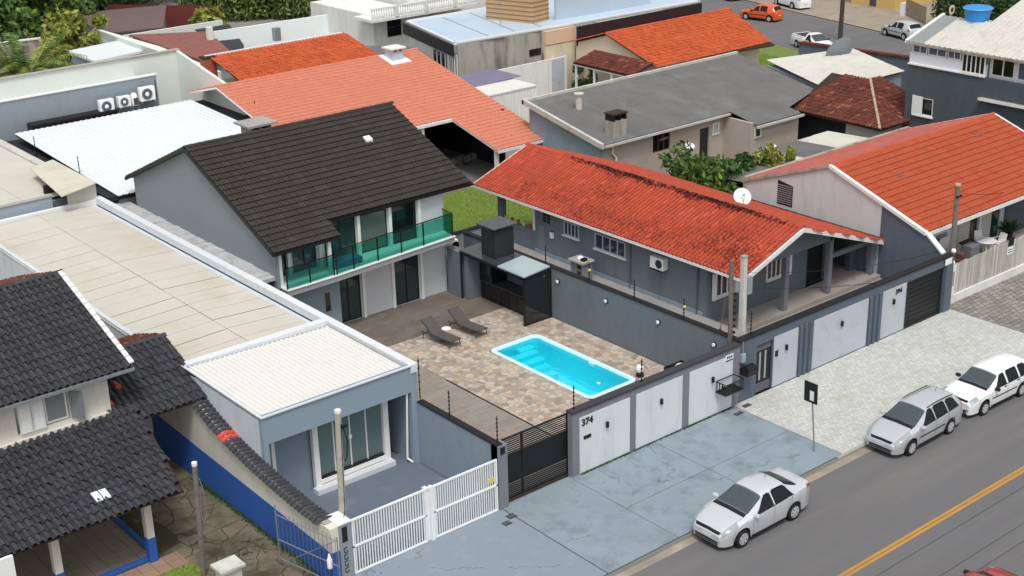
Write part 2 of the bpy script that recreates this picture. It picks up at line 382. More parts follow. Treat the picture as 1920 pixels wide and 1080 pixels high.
# --- driveways in front of the houses
m_dw1 = mat('driveway_grey', '#838f9b', .75, .08, .5, bump=.12, dirt=('#98a3ad', .5, 1.6, .53), crack=(.12, .003, .35))
m_dw2 = mat('driveway_blue', '#87959e', .8, .14, .5, bump=.2, dirt=('#65717a', .75, 1.1, .49), crack=(.16, .004, .3), fine=.1)
def slabs(name, m, rects, z0=-.14, z1=0, gap=.012, part='concrete_slab', cat=None):
    r = bx(name, mat('joint', '#4a4844', .95, .1), None, min(q[0] for q in rects), max(q[1] for q in rects), min(q[2] for q in rects), max(q[3] for q in rects), z0, z1-.025, kind='structure')
    for q in rects: bx(part, m, r, q[0]+gap, q[1]-gap, q[2]+gap, q[3]-gap, z1-.024, z1)
    return r
slabs('painted_driveway', m_dw1, [(-9.35, -3.28, -5.42, -.02)])
slabs('carport_floor', mat('carport_floor', '#66717f', .7, .08, .6, dirt=('#7f8a97', .6, 1.2, .54)), [(-9.3, -3.45, .0, 5.45)])
slabs('blue_driveway', m_dw2, [(-3.26, -.12, -5.42, -.02), (-.12, 3.95, -2.95, -.02), (3.95, 8.34, -2.95, -.02), (-.12, 3.95, -5.42, -2.95), (3.95, 8.34, -5.42, -2.95)])
def pavers(name, m, x0, x1, y0, y1, w, h, single, z=.0, stag=True, jit=.003, part='paver', gap=.012, th=.03, along='x', bounds=None, basem=None):
    base = bx(name, basem or mat('paver_joint', '#7c7a74', .95, .15, 3), None, x0, x1, y0, y1, -.14, z-.03, kind='structure')
    items = []; ny = int(round((y1-y0)/h)); 
    for j in range(ny):
        yy = y0+j*h; off = (w/2 if (j % 2 and stag) else 0)
        if stag == 'rand': off = random.uniform(0, w)
        xx = x0-off
        while xx < x1-.02:
            a, b_ = max(xx, x0), min(xx+w, x1)
            if b_-a > .04: items.append((a+gap/2, b_-gap/2, yy+gap/2, yy+h-gap/2))
            xx += w
    q = [i for i, t in enumerate(items) if t[1]-t[0] > w-gap*1.5 and seen((t[0], t[2], z))]
    q.sort(key=lambda i: (Vector((items[i][0], items[i][2], z))-CAM).length)
    solo = set(q[:single])
    me = MB().box(0, w-gap, 0, h-gap, -th, 0).mesh(part, m)
    B = MB()
    for i, (a, b_, c, d) in enumerate(items):
        dz = random.uniform(-jit, jit)
        if i in solo: inst(me, part, base, Matrix.Translation((a, c, z+dz)) @ Matrix.Rotation(random.uniform(-.004, .004), 4, 'Z'))
        else: B.box(a, b_, c, d, z-th, z+dz)
    if B.v: B.build(part+'s', m, base, kind='stuff')
    return base
m_pav = mat('paver', '#bfc0bc', .9, .07, .5, island=.10, bump=.15, dirt=('#a49c78', .55, .45, .56))
pavers('paved_forecourt', m_pav, 8.36, 22.75, -5.42, -.12, .24, .16, 300, part='paver')
m_cob = mat('cobble', '#8d8781', .9, .12, .6, island=.22, bump=.2)
pavers('cobbled_forecourt', m_cob, 22.77, 45, -5.42, .3, .34, .26, 300, part='cobble', jit=.008, gap=.035, basem=mat('cob_joint', '#5a554e', .95, .2, 3))
# soiled seams and drain lids on the driveways
for (x, y, w, h, lab) in ((8.0, -.75, .42, .2, 'dark slotted drain lid at the foot of the white wall'), (8.75, -.5, .4, .2, 'dark drain lid on the pale pavers beside the utility pole'),
                          (-3.35, -.75, .32, .26, 'dark square drain lid beside the black gate post'), (-3.75, -1.0, .3, .24, 'dark drain lid in front of the white gate')):
    t = thing('drain_lid', lab, 'drain cover', (x, y, 0), 'drain lids on the driveways')
    bx('lid', M['black_metal'], t, x-w/2, x+w/2, y-h/2, y+h/2, .002, .012)
    b = MB()
    for k in range(5): b.box(x-w/2+.03+k*w/5, x-w/2+.03+k*w/5+w/12, y-h/2+.03, y+h/2-.03, .012, .018)
    b.build('slots', M['steel'], t)
t = thing('meter_cover', 'pale square concrete meter cover set in the blue driveway', 'meter cover', (7.1, -.8, 0))
bx('frame', M['concrete'], t, 6.85, 7.35, -1.0, -.6, .001, .008); bx('lid', m_dw2, t, 6.89, 7.31, -.96, -.64, .008, .014)

# --- voronoi stones
def voronoi(sites, x0, x1, y0, y1, pool=None):
    out = []
    for i, (sx, sy) in enumerate(sites):
        poly = [(x0, y0), (x1, y0), (x1, y1), (x0, y1)]
        nb = sorted((( (a-sx)**2+(b-sy)**2, a, b) for j, (a, b) in enumerate(sites) if j != i and abs(a-sx) < 2.6 and abs(b-sy) < 2.6))[:18]
        pl = [((a+sx)/2, (b+sy)/2, a-sx, b-sy) for _, a, b in nb]
        if pool:
            if sx < pool[0]: pl.append((pool[0], 0, 1, 0))
            elif sx > pool[1]: pl.append((pool[1], 0, -1, 0))
            elif sy < pool[2]: pl.append((0, pool[2], 0, 1))
            elif sy > pool[3]: pl.append((0, pool[3], 0, -1))
            else: continue
        for mx_, my_, nx_, ny_ in pl:
            res = []; n = len(poly)
            for k in range(n):
                p, q = poly[k], poly[(k+1) % n]
                dp = (p[0]-mx_)*nx_+(p[1]-my_)*ny_; dq = (q[0]-mx_)*nx_+(q[1]-my_)*ny_
                if dp <= 0: res.append(p)
                if dp*dq < 0:
                    t_ = dp/(dp-dq); res.append((p[0]+(q[0]-p[0])*t_, p[1]+(q[1]-p[1])*t_))
            poly = res
            if len(poly) < 3: break
        if len(poly) >= 3: out.append(((sx, sy), poly))
    return out
def stones(name, m, cells, single, z, gap, part='stone', basem=None, rect=None, hole=None, jit=.004, th=.03):
    x0, x1, y0, y1 = rect
    base = sheet(name, basem, x0, x1, y0, y1, z-.012, hole)
    cells = [c for c in cells]
    order = sorted(range(len(cells)), key=lambda i: -(abs(sum(cells[i][1][k-1][0]*cells[i][1][k][1]-cells[i][1][k][0]*cells[i][1][k-1][1] for k in range(len(cells[i][1]))))) if seen((*cells[i][0], z)) else 0)
    solo = set(order[:single]); B = MB()
    for i, ((sx, sy), poly) in enumerate(cells):
        cx = sum(p[0] for p in poly)/len(poly); cy = sum(p[1] for p in poly)/len(poly); pp = []
        for (a, b_) in poly:
            d = math.hypot(a-cx, b_-cy)
            if d < gap*1.6: continue
            s = (d-gap)/d*random.uniform(.94, 1.0); pp.append((cx+(a-cx)*s, cy+(b_-cy)*s, z+random.uniform(-jit, jit)*.3))
        if len(pp) < 3: continue
        if sum(pp[k-1][0]*pp[k][1]-pp[k][0]*pp[k-1][1] for k in range(len(pp))) < 0: pp.reverse()
        dz = random.uniform(-jit, jit); pp = [(a, b_, c+dz) for a, b_, c in pp]
        bb = MB() if i in solo else B
        n = len(pp); bb.add(pp+[(a, b_, z-th) for a, b_, c in pp], [tuple(range(n))]+[(k, k+n, (k+1) % n+n, (k+1) % n) for k in range(n)])
        if i in solo: bb.build(part, m, base)
    if B.v: B.build(part+'s', m, base, kind='stuff')
    return base

# ================================================================ POOL YARD
YZ = 0.0
def scatter(x0, x1, y0, y1, d, js=.42):
    s = []; nx = int((x1-x0)/d); ny = int((y1-y0)/d)
    for i in range(nx):
        for j in range(ny): s.append((x0+(i+.5+random.uniform(-js, js))*d, y0+(j+.5+random.uniform(-js, js))*d))
    return s
m_st = mat('yard_stone', '#b3a597', .85, .2, 1.2, island=.15, bump=.12, patch=[('#8f8378', .15), ('#a98f79', .12), ('#c2b7ab', .16), ('#9c938d', .1)], fine=.14)
cells = voronoi(scatter(1.5, 9.0, .1, 13.7, .26, .49), 1.5, 9.0, .1, 13.7, (PX0, PX1, PY0, PY1))
stones('stone_patio', m_st, cells, 300, YZ, .016, basem=mat('mortar', '#a3978a', .95, .15, 2), rect=(1.5, 9.0, .1, 13.7), hole=(PX0+.03, PX1-.03, PY0+.03, PY1-.03), jit=.003)
# wood-look planks
def planks(name, m, x0, x1, y0, y1, ln, w, along, single=300):
    base = sheet(name, mat('plank_joint', '#4f453d', .95, .1), x0, x1, y0, y1, YZ-.01)
    me = MB().box(0, ln-.008, 0, w-.008, -.02, 0).mesh('floor_plank', m) if along == 'x' else MB().box(0, w-.008, 0, ln-.008, -.02, 0).mesh('floor_plank', m)
    rest = MB(); pieces = []
    a0, a1, b0, b1 = (x0, x1, y0, y1) if along == 'x' else (y0, y1, x0, x1)
    n = int(round((b1-b0)/w)); ww = (b1-b0)/n
    for j in range(n):
        s = a0-random.choice((0, .33, .66))*ln
        while s < a1-.03:
            p, q = max(s, a0), min(s+ln, a1); full = q-p > ln-.01
            pieces.append((p, q, b0+j*ww, full)); s += ln
    k = 0
    for p, q, b_, full in pieces:
        if full and k < single and seen((p, b_, 0) if along == 'x' else (b_, p, 0)):
            k += 1; inst(me, 'floor_plank', base, Matrix.Translation((p, b_, YZ+random.uniform(-.001, .001)) if along == 'x' else (b_, p, YZ)))
        else:
            if along == 'x': rest.box(p, q-.008, b_, b_+ww-.008, -.02, YZ)
            else: rest.box(b_, b_+ww-.008, p, q-.008, -.02, YZ)
    if rest.v: rest.build('floor_planks', m, base, kind='stuff')
m_pl = mat('terrace_plank', '#6f665e', .7, .25, .8, island=.07, fine=.12, dirt=('#8d847b', .6, .7, .5))
m_pl2 = mat('strip_plank', '#938980', .7, .2, .8, island=.08, fine=.12, dirt=('#7a7068', .5, .8, .52))
planks('wood_terrace', m_pl, -3.2, 9.0, 13.72, 17.2, 1.2, .2, 'x', 130)
planks('wood_strip', m_pl2, -3.2, 1.48, .15, 13.7, 1.2, .2, 'x', 300)
bx('gate_track', M['black_metal'], None, 1.44, 1.5, .3, 9.3, .002, .02, label='dark narrow drain channel between the planks and the stone paving', cat='drain channel')

# pool
m_shell = mat('pool_shell', '#3fe0ee', .35, .03, 1); m_cope = mat('pool_coping', '#d6f2f8', .35, .03, 1)
pool = thing('swimming_pool', 'rectangular turquoise fibreglass pool with steps and white rim', 'swimming pool', (5.9, 7.2, 0))
def rrect(x0, x1, y0, y1, r, z, n=6):
    p = []
    for cx, cy, a0 in ((x1-r, y1-r, 0), (x0+r, y1-r, 90), (x0+r, y0+r, 180), (x1-r, y0+r, 270)):
        p += [(cx+r*math.cos(R(a0+90*k/n)), cy+r*math.sin(R(a0+90*k/n)), z) for k in range(n+1)]
    return p
rings = [rrect(PX0-.02, PX1+.02, PY0-.02, PY1+.02, .34, .005), rrect(PX0-.02, PX1+.02, PY0-.02, PY1+.02, .34, .05), rrect(PX0+.04, PX1-.04, PY0+.04, PY1-.04, .3, .075), rrect(PX0+.16, PX1-.16, PY0+.16, PY1-.16, .24, .06), rrect(PX0+.19, PX1-.19, PY0+.19, PY1-.19, .22, -.02)]
def loft(rings, cap=False):
    b = MB(); n = len(rings[0]); vs = [p for r in rings for p in r]
    fs = [(j*n+i, j*n+(i+1) % n, (j+1)*n+(i+1) % n, (j+1)*n+i) for j in range(len(rings)-1) for i in range(n)]
    if cap: fs.append(tuple((len(rings)-1)*n+i for i in range(n)))
    return b.add(vs, fs)
loft(rings).build('coping', m_cope, pool, smooth=True)
ix0, ix1, iy0, iy1 = PX0+.19, PX1-.19, PY0+.19, PY1-.19
loft([rrect(ix0, ix1, iy0, iy1, .22, -.02), rrect(ix0+.05, ix1-.05, iy0+.05, iy1-.05, .2, -.9), rrect(ix0+.2, ix1-.2, iy0+.2, iy1-.2, .16, -1.15)], True).build('basin', m_shell, pool, smooth=True)
b = MB()
b.box(ix0+.03, ix1-.1, iy1-.5, iy1-.04, -1.1, -.45)
for k in range(4):
    b = MB(); y = iy1-.45-k*.42
    b.box(ix0+.06, ix1-.55-.0*k, y-.42, y, -1.1, -.26-.19*k); b.build('step', m_shell, pool, bevel=.03)
MB().box(ix1-1.3, ix1-.45, iy1-.5, iy1-.12, -1.1, -.16).build('step', m_shell, pool, bevel=.03)
MB().box(ix0+.05, ix0+.5, iy0+.05, iy1-2.2, -1.1, -.62).build('bench', m_shell, pool, bevel=.04)
wm = D.materials.new('pool_water'); wm.use_nodes = True; t_ = wm.node_tree; t_.nodes.clear()
o_ = t_.nodes.new('ShaderNodeOutputMaterial'); tr = t_.nodes.new('ShaderNodeBsdfTransparent'); tr.inputs[0].default_value = (.72, .97, 1, 1)
gl = t_.nodes.new('ShaderNodeBsdfGlossy'); gl.inputs['Roughness'].default_value = .03; fr = t_.nodes.new('ShaderNodeFresnel'); fr.inputs[0].default_value = 1.33
mx = t_.nodes.new('ShaderNodeMixShader'); nz = t_.nodes.new('ShaderNodeTexNoise'); nz.inputs['Scale'].default_value = 2.2; bp = t_.nodes.new('ShaderNodeBump'); bp.inputs['Strength'].default_value = .5; bp.inputs['Distance'].default_value = .08
t_.links.new(nz.outputs[0], bp.inputs['Height']); t_.links.new(bp.outputs[0], gl.inputs['Normal']); t_.links.new(bp.outputs[0], fr.inputs['Normal'])
t_.links.new(fr.outputs[0], mx.inputs[0]); t_.links.new(tr.outputs[0], mx.inputs[1]); t_.links.new(gl.outputs[0], mx.inputs[2]); t_.links.new(mx.outputs[0], o_.inputs[0])
b = MB(); r_ = rrect(ix0, ix1, iy0, iy1, .22, -.07); b.add(r_, [tuple(range(len(r_)))]); b.build('water', wm, pool)
t = thing('pool_float', 'tiny white float drifting in the turquoise pool', 'float', (5.9, 4.9, -.05)); MB().lathe((5.95, 4.95, -.09), [(.01, 0), (.07, .01), (.07, .05), (.02, .08)], 10).build('disc', M['plastic_white'], t)
for y_ in (5.0, 7.0, 9.0): MB().lathe((ix0+.02, y_, -.35), [(.05, 0), (.05, .02), (.02, .03)], 10, 'x').build('return_inlet', M['plastic_white'], pool)
MB().box(ix1-.03, ix1+.01, 6.4, 6.7, -.2, -.03).build('skimmer', M['white_metal'], pool)
# pool light ball & pump box
t = thing('pool_lamp', 'white round globe on a black base at the near pool corner', 'lamp', (7.55, 4.2, 0))
MB().lathe((7.55, 4.2, .18), [(.02, 0), (.12, .02), (.17, .1), (.18, .18), (.15, .28), (.08, .33), (.01, .35)], 14).build('globe', M['plastic_white'], t, smooth=True); MB().lathe((7.55, 4.2, 0), [(.16, 0), (.16, .15), (.1, .19)], 12).build('base', M['black_metal'], t)
t = thing('planter_box', 'black box planter with pale cloth in it beside the grey wall', 'planter', (8.2, 2.6, 0))
b = MB().box(7.75, 8.75, 2.35, 3.05, .04, .12).box(7.75, 7.8, 2.35, 3.05, .12, .75).box(8.7, 8.75, 2.35, 3.05, .12, .75).box(7.8, 8.7, 2.35, 2.4, .12, .75).box(7.8, 8.7, 3.0, 3.05, .12, .75); b.build('box', M['black_metal'], t)
MB().lathe((8.4, 2.7, .55), [(.25, 0), (.3, .1), (.2, .22), (.05, .28)], 9).build('cloth', M['white_metal'], t)

# loungers
def lounger(x, y, rz, label):
    t = thing('sun_lounger', label, 'sun lounger', (0, 0, 0), 'sun loungers by the pool')
    m = mat('lounger_frame', '#3c3a3c', .6, .05, local=True); s = mat('lounger_sling', '#55504f', .8, .06, 8, local=True, bump=.2, bscale=120)
    fr = [(-.95, .34), (.1, .34)]
    b = MB()
    for sy in (-.31, .31):
        b.tube((-.95, sy, .33), (.95, sy, .33), .022, n=8)
        b.tube((.2, sy, .34), (.93, sy, .86), .02, n=8)
    b.tube((-.95, -.31, .33), (-.95, .31, .33), .022); b.tube((.93, -.31, .86), (.93, .31, .86), .02); b.build('frame', m, t)
    for lx in (-.8, .75):
        for sy in (-.31, .31): MB().tube((lx, sy, .33), (lx+(-.08 if lx < 0 else .08), sy*1.04, 0), .02, .018).build('leg', m, t)
    nb = 12
    b = MB(); b.prism([(-.93, -.29, .35), (.2, -.29, .35), (.2, .29, .35), (-.93, .29, .35)], (0, 0, .018)); b.build('seat', s, t)
    b = MB(); b.prism([(.2, -.29, .36), (.92, -.29, .875), (.92, .29, .875), (.2, .29, .36)], (-.01, 0, .016)); b.build('backrest', s, t)
    b = MB()
    for sy in (-.25, .25): b.tube((.55, sy, .33), (.62, sy, .64), .012)
    b.build('backrest_strut', m, t)
    t.location = (x, y, YZ); t.rotation_euler[2] = rz; return t
lounger(3.65, 12.55, R(96), 'dark sling sun lounger with a white towel, nearer the commercial roof')
lounger(5.2, 12.65, R(96), 'dark empty sling sun lounger nearer the barbecue kitchen')
t = MB().lathe((4.1, 12.75, .38), [(.02, .0), (.2, .01), (.22, .05), (.15, .09), (.03, .1)], 10).build('towel', M['plastic_white'], None, label='white folded towel lying on the edge of the sun lounger', cat='towel')

# ================================================================ FRONT WALL (pool house)
def text(parent, s, size, loc, rot, m, name='number', depth=.012, label=None):
    c = D.curves.new('txt', 'FONT'); c.body = s; c.size = size; c.extrude = depth; c.offset = size*.02
    o = D.objects.new('txt', c); COL.objects.link(o); bpy.context.view_layer.update()
    me = D.meshes.new_from_object(o.evaluated_get(bpy.context.evaluated_depsgraph_get())); D.objects.remove(o)
    me.materials.clear(); me.materials.append(m)
    q = D.objects.new(name, me); COL.objects.link(q); q.parent = parent; q.location = Vector(loc)-wloc(parent); q.rotation_euler = rot
    if label: q['label'] = label
    return q
FR = (R(90), 0, 0)
fw = thing('front_wall', 'grey framed street wall with three white panels and number 374', 'wall', (4.3, -.05, 0))
bx('wall', M['frame_grey'], fw, -.05, 8.62, -.17, .08, -.1, 2.5)
bx('coping', mat('coping_dark', '#3b3a3f', .8, .1, 2), fw, -.09, 8.6, -.22, .12, 2.502, 2.57)
for a, c in ((.28, 2.72), (3.04, 5.44), (5.82, 8.2)): bx('panel', M['panel_white'], fw, a, c, -.192, -.168, .03, 2.24)
text(fw, '374', .36, (.36, -.205, 1.9), FR, M['black_paint'], 'house_number')
bx('letter_slot', M['black_paint'], fw, .46, .8, -.215, -.193, 1.34, 1.47)
for i, x in enumerate((1.56, 4.29, 7.05)):
    t = thing('wall_lamp', f'small black lamp on the {("first", "middle", "last")[i]} white panel counted from the black gate', 'wall lamp', (x, -.2, 1.5), 'small lamps on the street walls')
    MB().lathe((x, -.25, 1.46), [(.05, 0), (.06, .02), (.06, .2), (.05, .22)], 12).build('shade', M['black_metal'], t); bx('bracket', M['black_metal'], t, x-.02, x+.02, -.24, -.19, 1.54, 1.6)
t = thing('estate_sign', 'small white and maroon notice on the last white panel', 'sign', (7.98, -.2, 2.1)); bx('board', M['white_metal'], t, 7.76, 8.2, -.2, -.195, 2.02, 2.32)
bx('band', mat('maroon', '#5a2a35', .6, .05), t, 7.78, 8.18, -.204, -.2, 2.04, 2.1); b = MB()
for k in range(3): b.box(7.84+k*.11, 7.92+k*.11, -.204, -.2, 2.15, 2.26)
b.build('print', mat('maroon', '#5a2a35'), t)
t = thing('bin_cage', 'black steel slatted waste basket bracketed to the end of the white wall', 'waste basket', (7.6, -.5, 1.2))
b = MB()
for z in (1.0, 1.42): b.box(7.2, 8.2, -.78, -.75, z, z+.03).box(7.2, 8.2, -.27, -.24, z, z+.03).box(7.2, 7.23, -.75, -.27, z, z+.03).box(8.17, 8.2, -.75, -.27, z, z+.03)
b.build('rim', M['black_metal'], t); b = MB().box(7.2, 8.2, -.78, -.24, .98, 1.0); b.build('floor', M['black_metal'], t)
for k in range(9): bx('slat', M['black_metal'], t, 7.22+k*.115, 7.26+k*.115, -.785, -.77, 1.0, 1.45)
for k in range(4): bx('slat', M['black_metal'], t, 7.195, 7.21, -.72+k*.13, -.68+k*.13, 1.0, 1.45)
bx('bracket', M['black_metal'], t, 7.6, 7.66, -.26, -.17, .98, 1.1)
# black sliding gate
g = thing('sliding_gate', 'black metal driveway gate with solid middle and slatted ends', 'gate', (-1.4, .15, 0))
b = MB()
for z in (0.03, .64, 1.70, 2.36): b.box(-2.98, .02, .12, .18, z, z+.06)
for x in (-2.98, -2.12, -.04): b.box(x, x+.06, .115, .185, .03, 2.42)
b.build('frame', M['black_metal'], g); bx('solid_panel', M['black_metal'], g, -2.92, -.04, .135, .165, .7, 1.7)
for z0, n in ((.13, 6), (1.8, 7)):
    for k in range(n):
        for a, c in ((-2.92, -2.12), (-2.06, -.04)): bx('slat', M['black_metal'], g, a, c, .135, .16, z0+k*.08, z0+k*.08+.035)
# side wall between carport and pool yard
sw = thing('side_wall', 'grey wall with black coping between the carport and the black gate', 'wall', (-3.35, 2, 0))
bx('wall', M['bluegrey_light'], sw, -3.4, -3.2, -.15, 4.36, -.1, 2.42); bx('coping', M['black_paint'], sw, -3.43, -3.17, -.15, 4.36, 2.422, 2.48)
bx('pillar', M['frame_grey'], sw, -3.4, -3.0, -.19, .19, -.1, 2.421)
bx('meter', M['black_metal'], sw, -3.3, -3.12, -.22, -.19, 2.1, 2.35)
# electric fence posts
def efence(x, y, z, h=.95, tilt=0, lab='', yellow=False):
    t = thing('electric_fence_post', lab, 'fence post', (x, y, z), 'electric fence posts on the walls')
    MB().tube((x, y, z-.03), (x+tilt, y, z+h), .018, .016, 6).build('rod', M['black_metal'], t)
    pr_ = [(.018, .05)]
    for k in range(6): q_ = .1+k*(h-.16)/5.5; pr_ += [(.019, q_), (.042, q_+.015), (.042, q_+.04), (.019, q_+.055)]
    MB().lathe((x, y, z), pr_, 7).build('insulator_string', M['black_metal'], t)
    if yellow: MB().lathe((x, y-.03, z+h*.55), [(.02, 0), (.07, .01), (.07, .06), (.02, .08)], 10).build('warning_disc', mat('warn_yellow', '#d8c83a', .6, .05), t)
for i, (x, y) in enumerate(((-3.3, 4.34), (-3.3, 2.6), (-3.3, -.05), (.15, -.03), (3.45, -.03))):
    efence(x, y, 2.5 if i else 2.5, 1.0 if i else 1.7, 0, ('black fence post at the corner of the low commercial building', 'black fence post midway along the grey side wall', 'black fence post beside the grey gate pillar', 'black fence post on the wall above number 374', 'black fence post on the wall in front of the pool')[i])
for i, (y, ye) in enumerate(((11.74, 0), (8.87, 1), (6.07, 0), (3.22, 1))):
    efence(9.02, y, 2.44, .9, 0, ('black rod above the barbecue kitchen on the long grey wall', 'rod with yellow disc before the grey grill stand on the long wall', 'rod midway along the long grey wall above the pool', 'rod with yellow disc nearest the twin utility poles')[i], bool(ye))
# ================================================================ LONG GREY WALL BESIDE THE POOL
w = thing('boundary_wall', 'long blue grey wall with dark coping between pool yard and red roofed house', 'wall', (9.1, 9, 0))
bx('wall', M['bluegrey'], w, 9.03, 9.22, .1, 17.8, -.1, 2.38); bx('coping', M['black_paint'], w, 8.99, 9.26, .1, 17.8, 2.382, 2.43)
for i, y in enumerate((10.91, 7.78, 4.63, 1.52)):
    t = thing('wall_lamp', ('round lamp on the long grey wall next to the barbecue kitchen', 'round lamp on the long grey wall above the far end of the pool', 'round lamp on the long grey wall above the middle of the pool', 'round lamp on the long grey wall nearest the street')[i], 'wall lamp', (9.0, y, 1.85), 'lamps on the long grey wall')
    MB().lathe((9.03, y, 1.85), [(.12, 0), (.12, -.03), (.1, -.05)], 14, 'x').build('bezel', M['black_metal'], t)
    MB().lathe((8.98, y, 1.85), [(.085, 0), (.085, -.03), (.05, -.05)], 14, 'x').build('diffuser', M['plastic_white'], t)

# ================================================================ POOL HOUSE (dark tiled roof)
h = thing('two_storey_house', 'two storey grey house with black tiled roof and green glass balcony', 'house', (3.5, 20, 0))
EZ, RZ, RY, EY = 4.65, 7.75, 23.2, 15.95
def zr(y): return RZ-(abs(RY-y))*.424
gw = mat('gable_grey', '#858c91', .85, .04, .4, bump=.1, dirt=('#737c85', .3, .5, .52))
MB().prism([(-2.1, 17.1, -.1), (-2.1, 29.5, -.1), (-2.1, 29.5, zr(29.5)-.13), (-2.1, RY, RZ-.13), (-2.1, 16.15, zr(16.15)-.13), (-2.1, 16.15, 2.95), (-2.1, 17.1, 2.95)], (.15, 0, 0)).build('gable_wall', gw, h)
MB().prism([(7.5, 17.4, -.1), (7.5, 29.5, -.1), (7.5, 29.5, zr(29.5)-.13), (7.5, RY, RZ-.13), (7.5, 17.4, zr(17.4)-.13)], (.15, 0, 0)).build('gable_wall', gw, h)
bx('rear_wall', gw, h, -1.9, 7.5, 29.3, 29.5, -.1, zr(29.4)-.2)
lw = mat('facade_light', '#c9ccd0', .85, .03, .5, bump=.1, dirt=('#a5a8ac', .3, .6, .56))
dk = mat('facade_dark', '#4f5258', .85, .05)
# ground floor facade
MB().wall('Y', 17.2, .15, -1.95, 7.5, -.1, 2.75, [(1.35, 2.65, 0, 2.3), (4.5, 5.9, 0, 2.3)]).build('ground_floor_wall', lw, h)
for x in (2.70, 4.33, 5.95): bx('pilaster', M['white_frame'], h, x, x+.14, 17.08, 17.2, -.02, 2.75)
bx('side_block', M['bluegrey_light'], h, -1.95, 1.2, 16.6, 17.18, -.1, 2.74)
bx('slot_window', M['dark_glass'], h, .42, .66, 16.57, 16.6, 1.1, 1.95)
def door(par, x0, x1, y, z0, z1, n=2, gm=None):
    b = MB()
    for x in [x0+(x1-x0-.05)*k/n for k in range(n+1)]: b.box(x, x+.05, y-.03, y+.03, z0, z1)
    b.box(x0, x1, y-.03, y+.03, z1-.05, z1); b.box(x0, x1, y-.03, y+.03, z0, z0+.04); o = b.build('sliding_door', M['black_metal'], par)
    for k in range(n):
        a = x0+(x1-x0-.05)*k/n+.05; MB().box(a, x0+(x1-x0-.05)*(k+1)/n, y-.006, y+.006, z0+.04, z1-.05).build('pane', gm or M['teal_glass'], o)
    return o
door(h, 1.35, 2.65, 17.27, 0.0, 2.3); door(h, 4.5, 5.9, 17.27, 0.0, 2.3)
# wine rack seen behind the first door
b = MB()
for k in range(6): b.box(2.1, 2.55, 17.34, 17.36, .35+k*.25, .38+k*.25)
b.build('rack_shelf', M['steel'], h)
# first floor slab / balcony (wedge-shaped)
sl_pts = [(-1.95, 15.62, 2.98), (.55, 15.7, 2.98), (7.35, 16.25, 2.98), (7.5, 17.2, 2.98), (-1.95, 17.2, 2.98)]
fascia = mat('balcony_fascia', '#9a9ca3', .85, .04)
MB().prism(sl_pts, (0, 0, -.24)).build('balcony_slab', fascia, h)
MB().prism([(-1.97, 15.58, 3.02), (.55, 15.66, 3.02), (7.4, 16.2, 3.02), (7.5, 17.2, 3.02), (-1.97, 17.2, 3.02)], (0, 0, -.035)).build('balcony_edging', M['white_frame'], h)
# upper facade
MB().wall('Y', 17.2, .12, -1.95, 7.5, 2.99, zr(17.2)-.14, [(-1.65, -1.0, 3.03, 4.85), (-.7, .5, 3.03, 4.85), (.95, 2.6, 3.03, 4.85), (2.85, 4.3, 3.03, 4.85), (4.55, 5.92, 3.03, 4.85)]).build('upper_wall', lw, h)
for x in (.6, 2.62, 4.32, 5.94): bx('pilaster', M['white_frame'], h, x, x+.16, 17.06, 17.2, 3.03, 5.0)
for x in (-1.0, ): bx('pilaster', M['white_frame'], h, x, x+.14, 17.06, 17.2, 3.03, 4.9)
bx('corner_post', M['white_frame'], h, -1.93, -1.78, 16.2, 16.35, 2.99, 4.55); bx('corner_post', M['white_frame'], h, .42, .56, 16.0, 16.14, 3.03, 4.6)
for a, c, n, gm in ((-1.65, -1.0, 1, M['teal_glass']), (-.7, .5, 2, M['grey_glass']), (.95, 2.6, 2, M['teal_glass']), (2.85, 4.3, 1, glass('pale_glass', '#5d6a66', .1)), (4.55, 5.92, 1, M['dark_glass'])): door(h, a, c, 17.26, 3.04, 4.84, n, gm)
# roof
slope = (Vector((0, -1, -.424))).normalized()
slab(h, M['deck_dark'], [(-2.28, RY, RZ), (9.0, RY, RZ), (9.0, 16.95, zr(16.95)), (1.2, 16.95, zr(16.95)), (.95, EY, zr(EY)), (-2.28, EY, zr(EY))], .1)
slab(h, M['deck_dark'], [(-2.28, RY, RZ), (-2.28, 30.0, zr(30)), (9.0, 30.0, zr(30)), (9.0, RY, RZ)], .1)
sec = math.hypot(1, .424)
FP = FLAT
tile_roof(h, M['tile_black'], (-2.26, RY, RZ), (1, 0, 0), slope, 11.24, (RY-EY)*sec, .33, .38, .04, .06, FP, keep=lambda u, v: v < (RY-16.95)*sec or u < 3.25, single=300, jit=.003)
tile_roof(h, M['tile_black'], (-2.26, RY, RZ), (1, 0, 0), (0, 1, -.424), 11.24, 6.8*sec, .33, .38, .04, .06, FP)
ridge_caps(h, M['tile_black'], (-2.28, RY, RZ+.02), (9.02, RY, RZ+.02), .12, .4)
b = MB(); b.prism([(-2.34, RY, RZ+.03), (-2.34, EY-.02, zr(EY)+.03), (-2.34, EY-.02, zr(EY)-.14), (-2.34, RY, RZ-.14)], (.12, 0, 0)); b.prism([(-2.34, RY, RZ+.03), (-2.34, 30, zr(30)+.03), (-2.34, 30, zr(30)-.14), (-2.34, RY, RZ-.14)], (.12, 0, 0)); b.build('verge_board', M['black_metal'], h)
b = MB().box(-2.3, .97, EY-.1, EY-.02, zr(EY)-.12, zr(EY)+.0).box(1.2, 9.02, 16.85, 16.93, zr(16.95)-.12, zr(16.95)); b.build('gutter', M['black_metal'], h)
t = thing('roof_vent', 'small white cap lying on the black tiled roof', 'roof vent', (6.1, 20.8, 6.8)); z = zr(21.0)
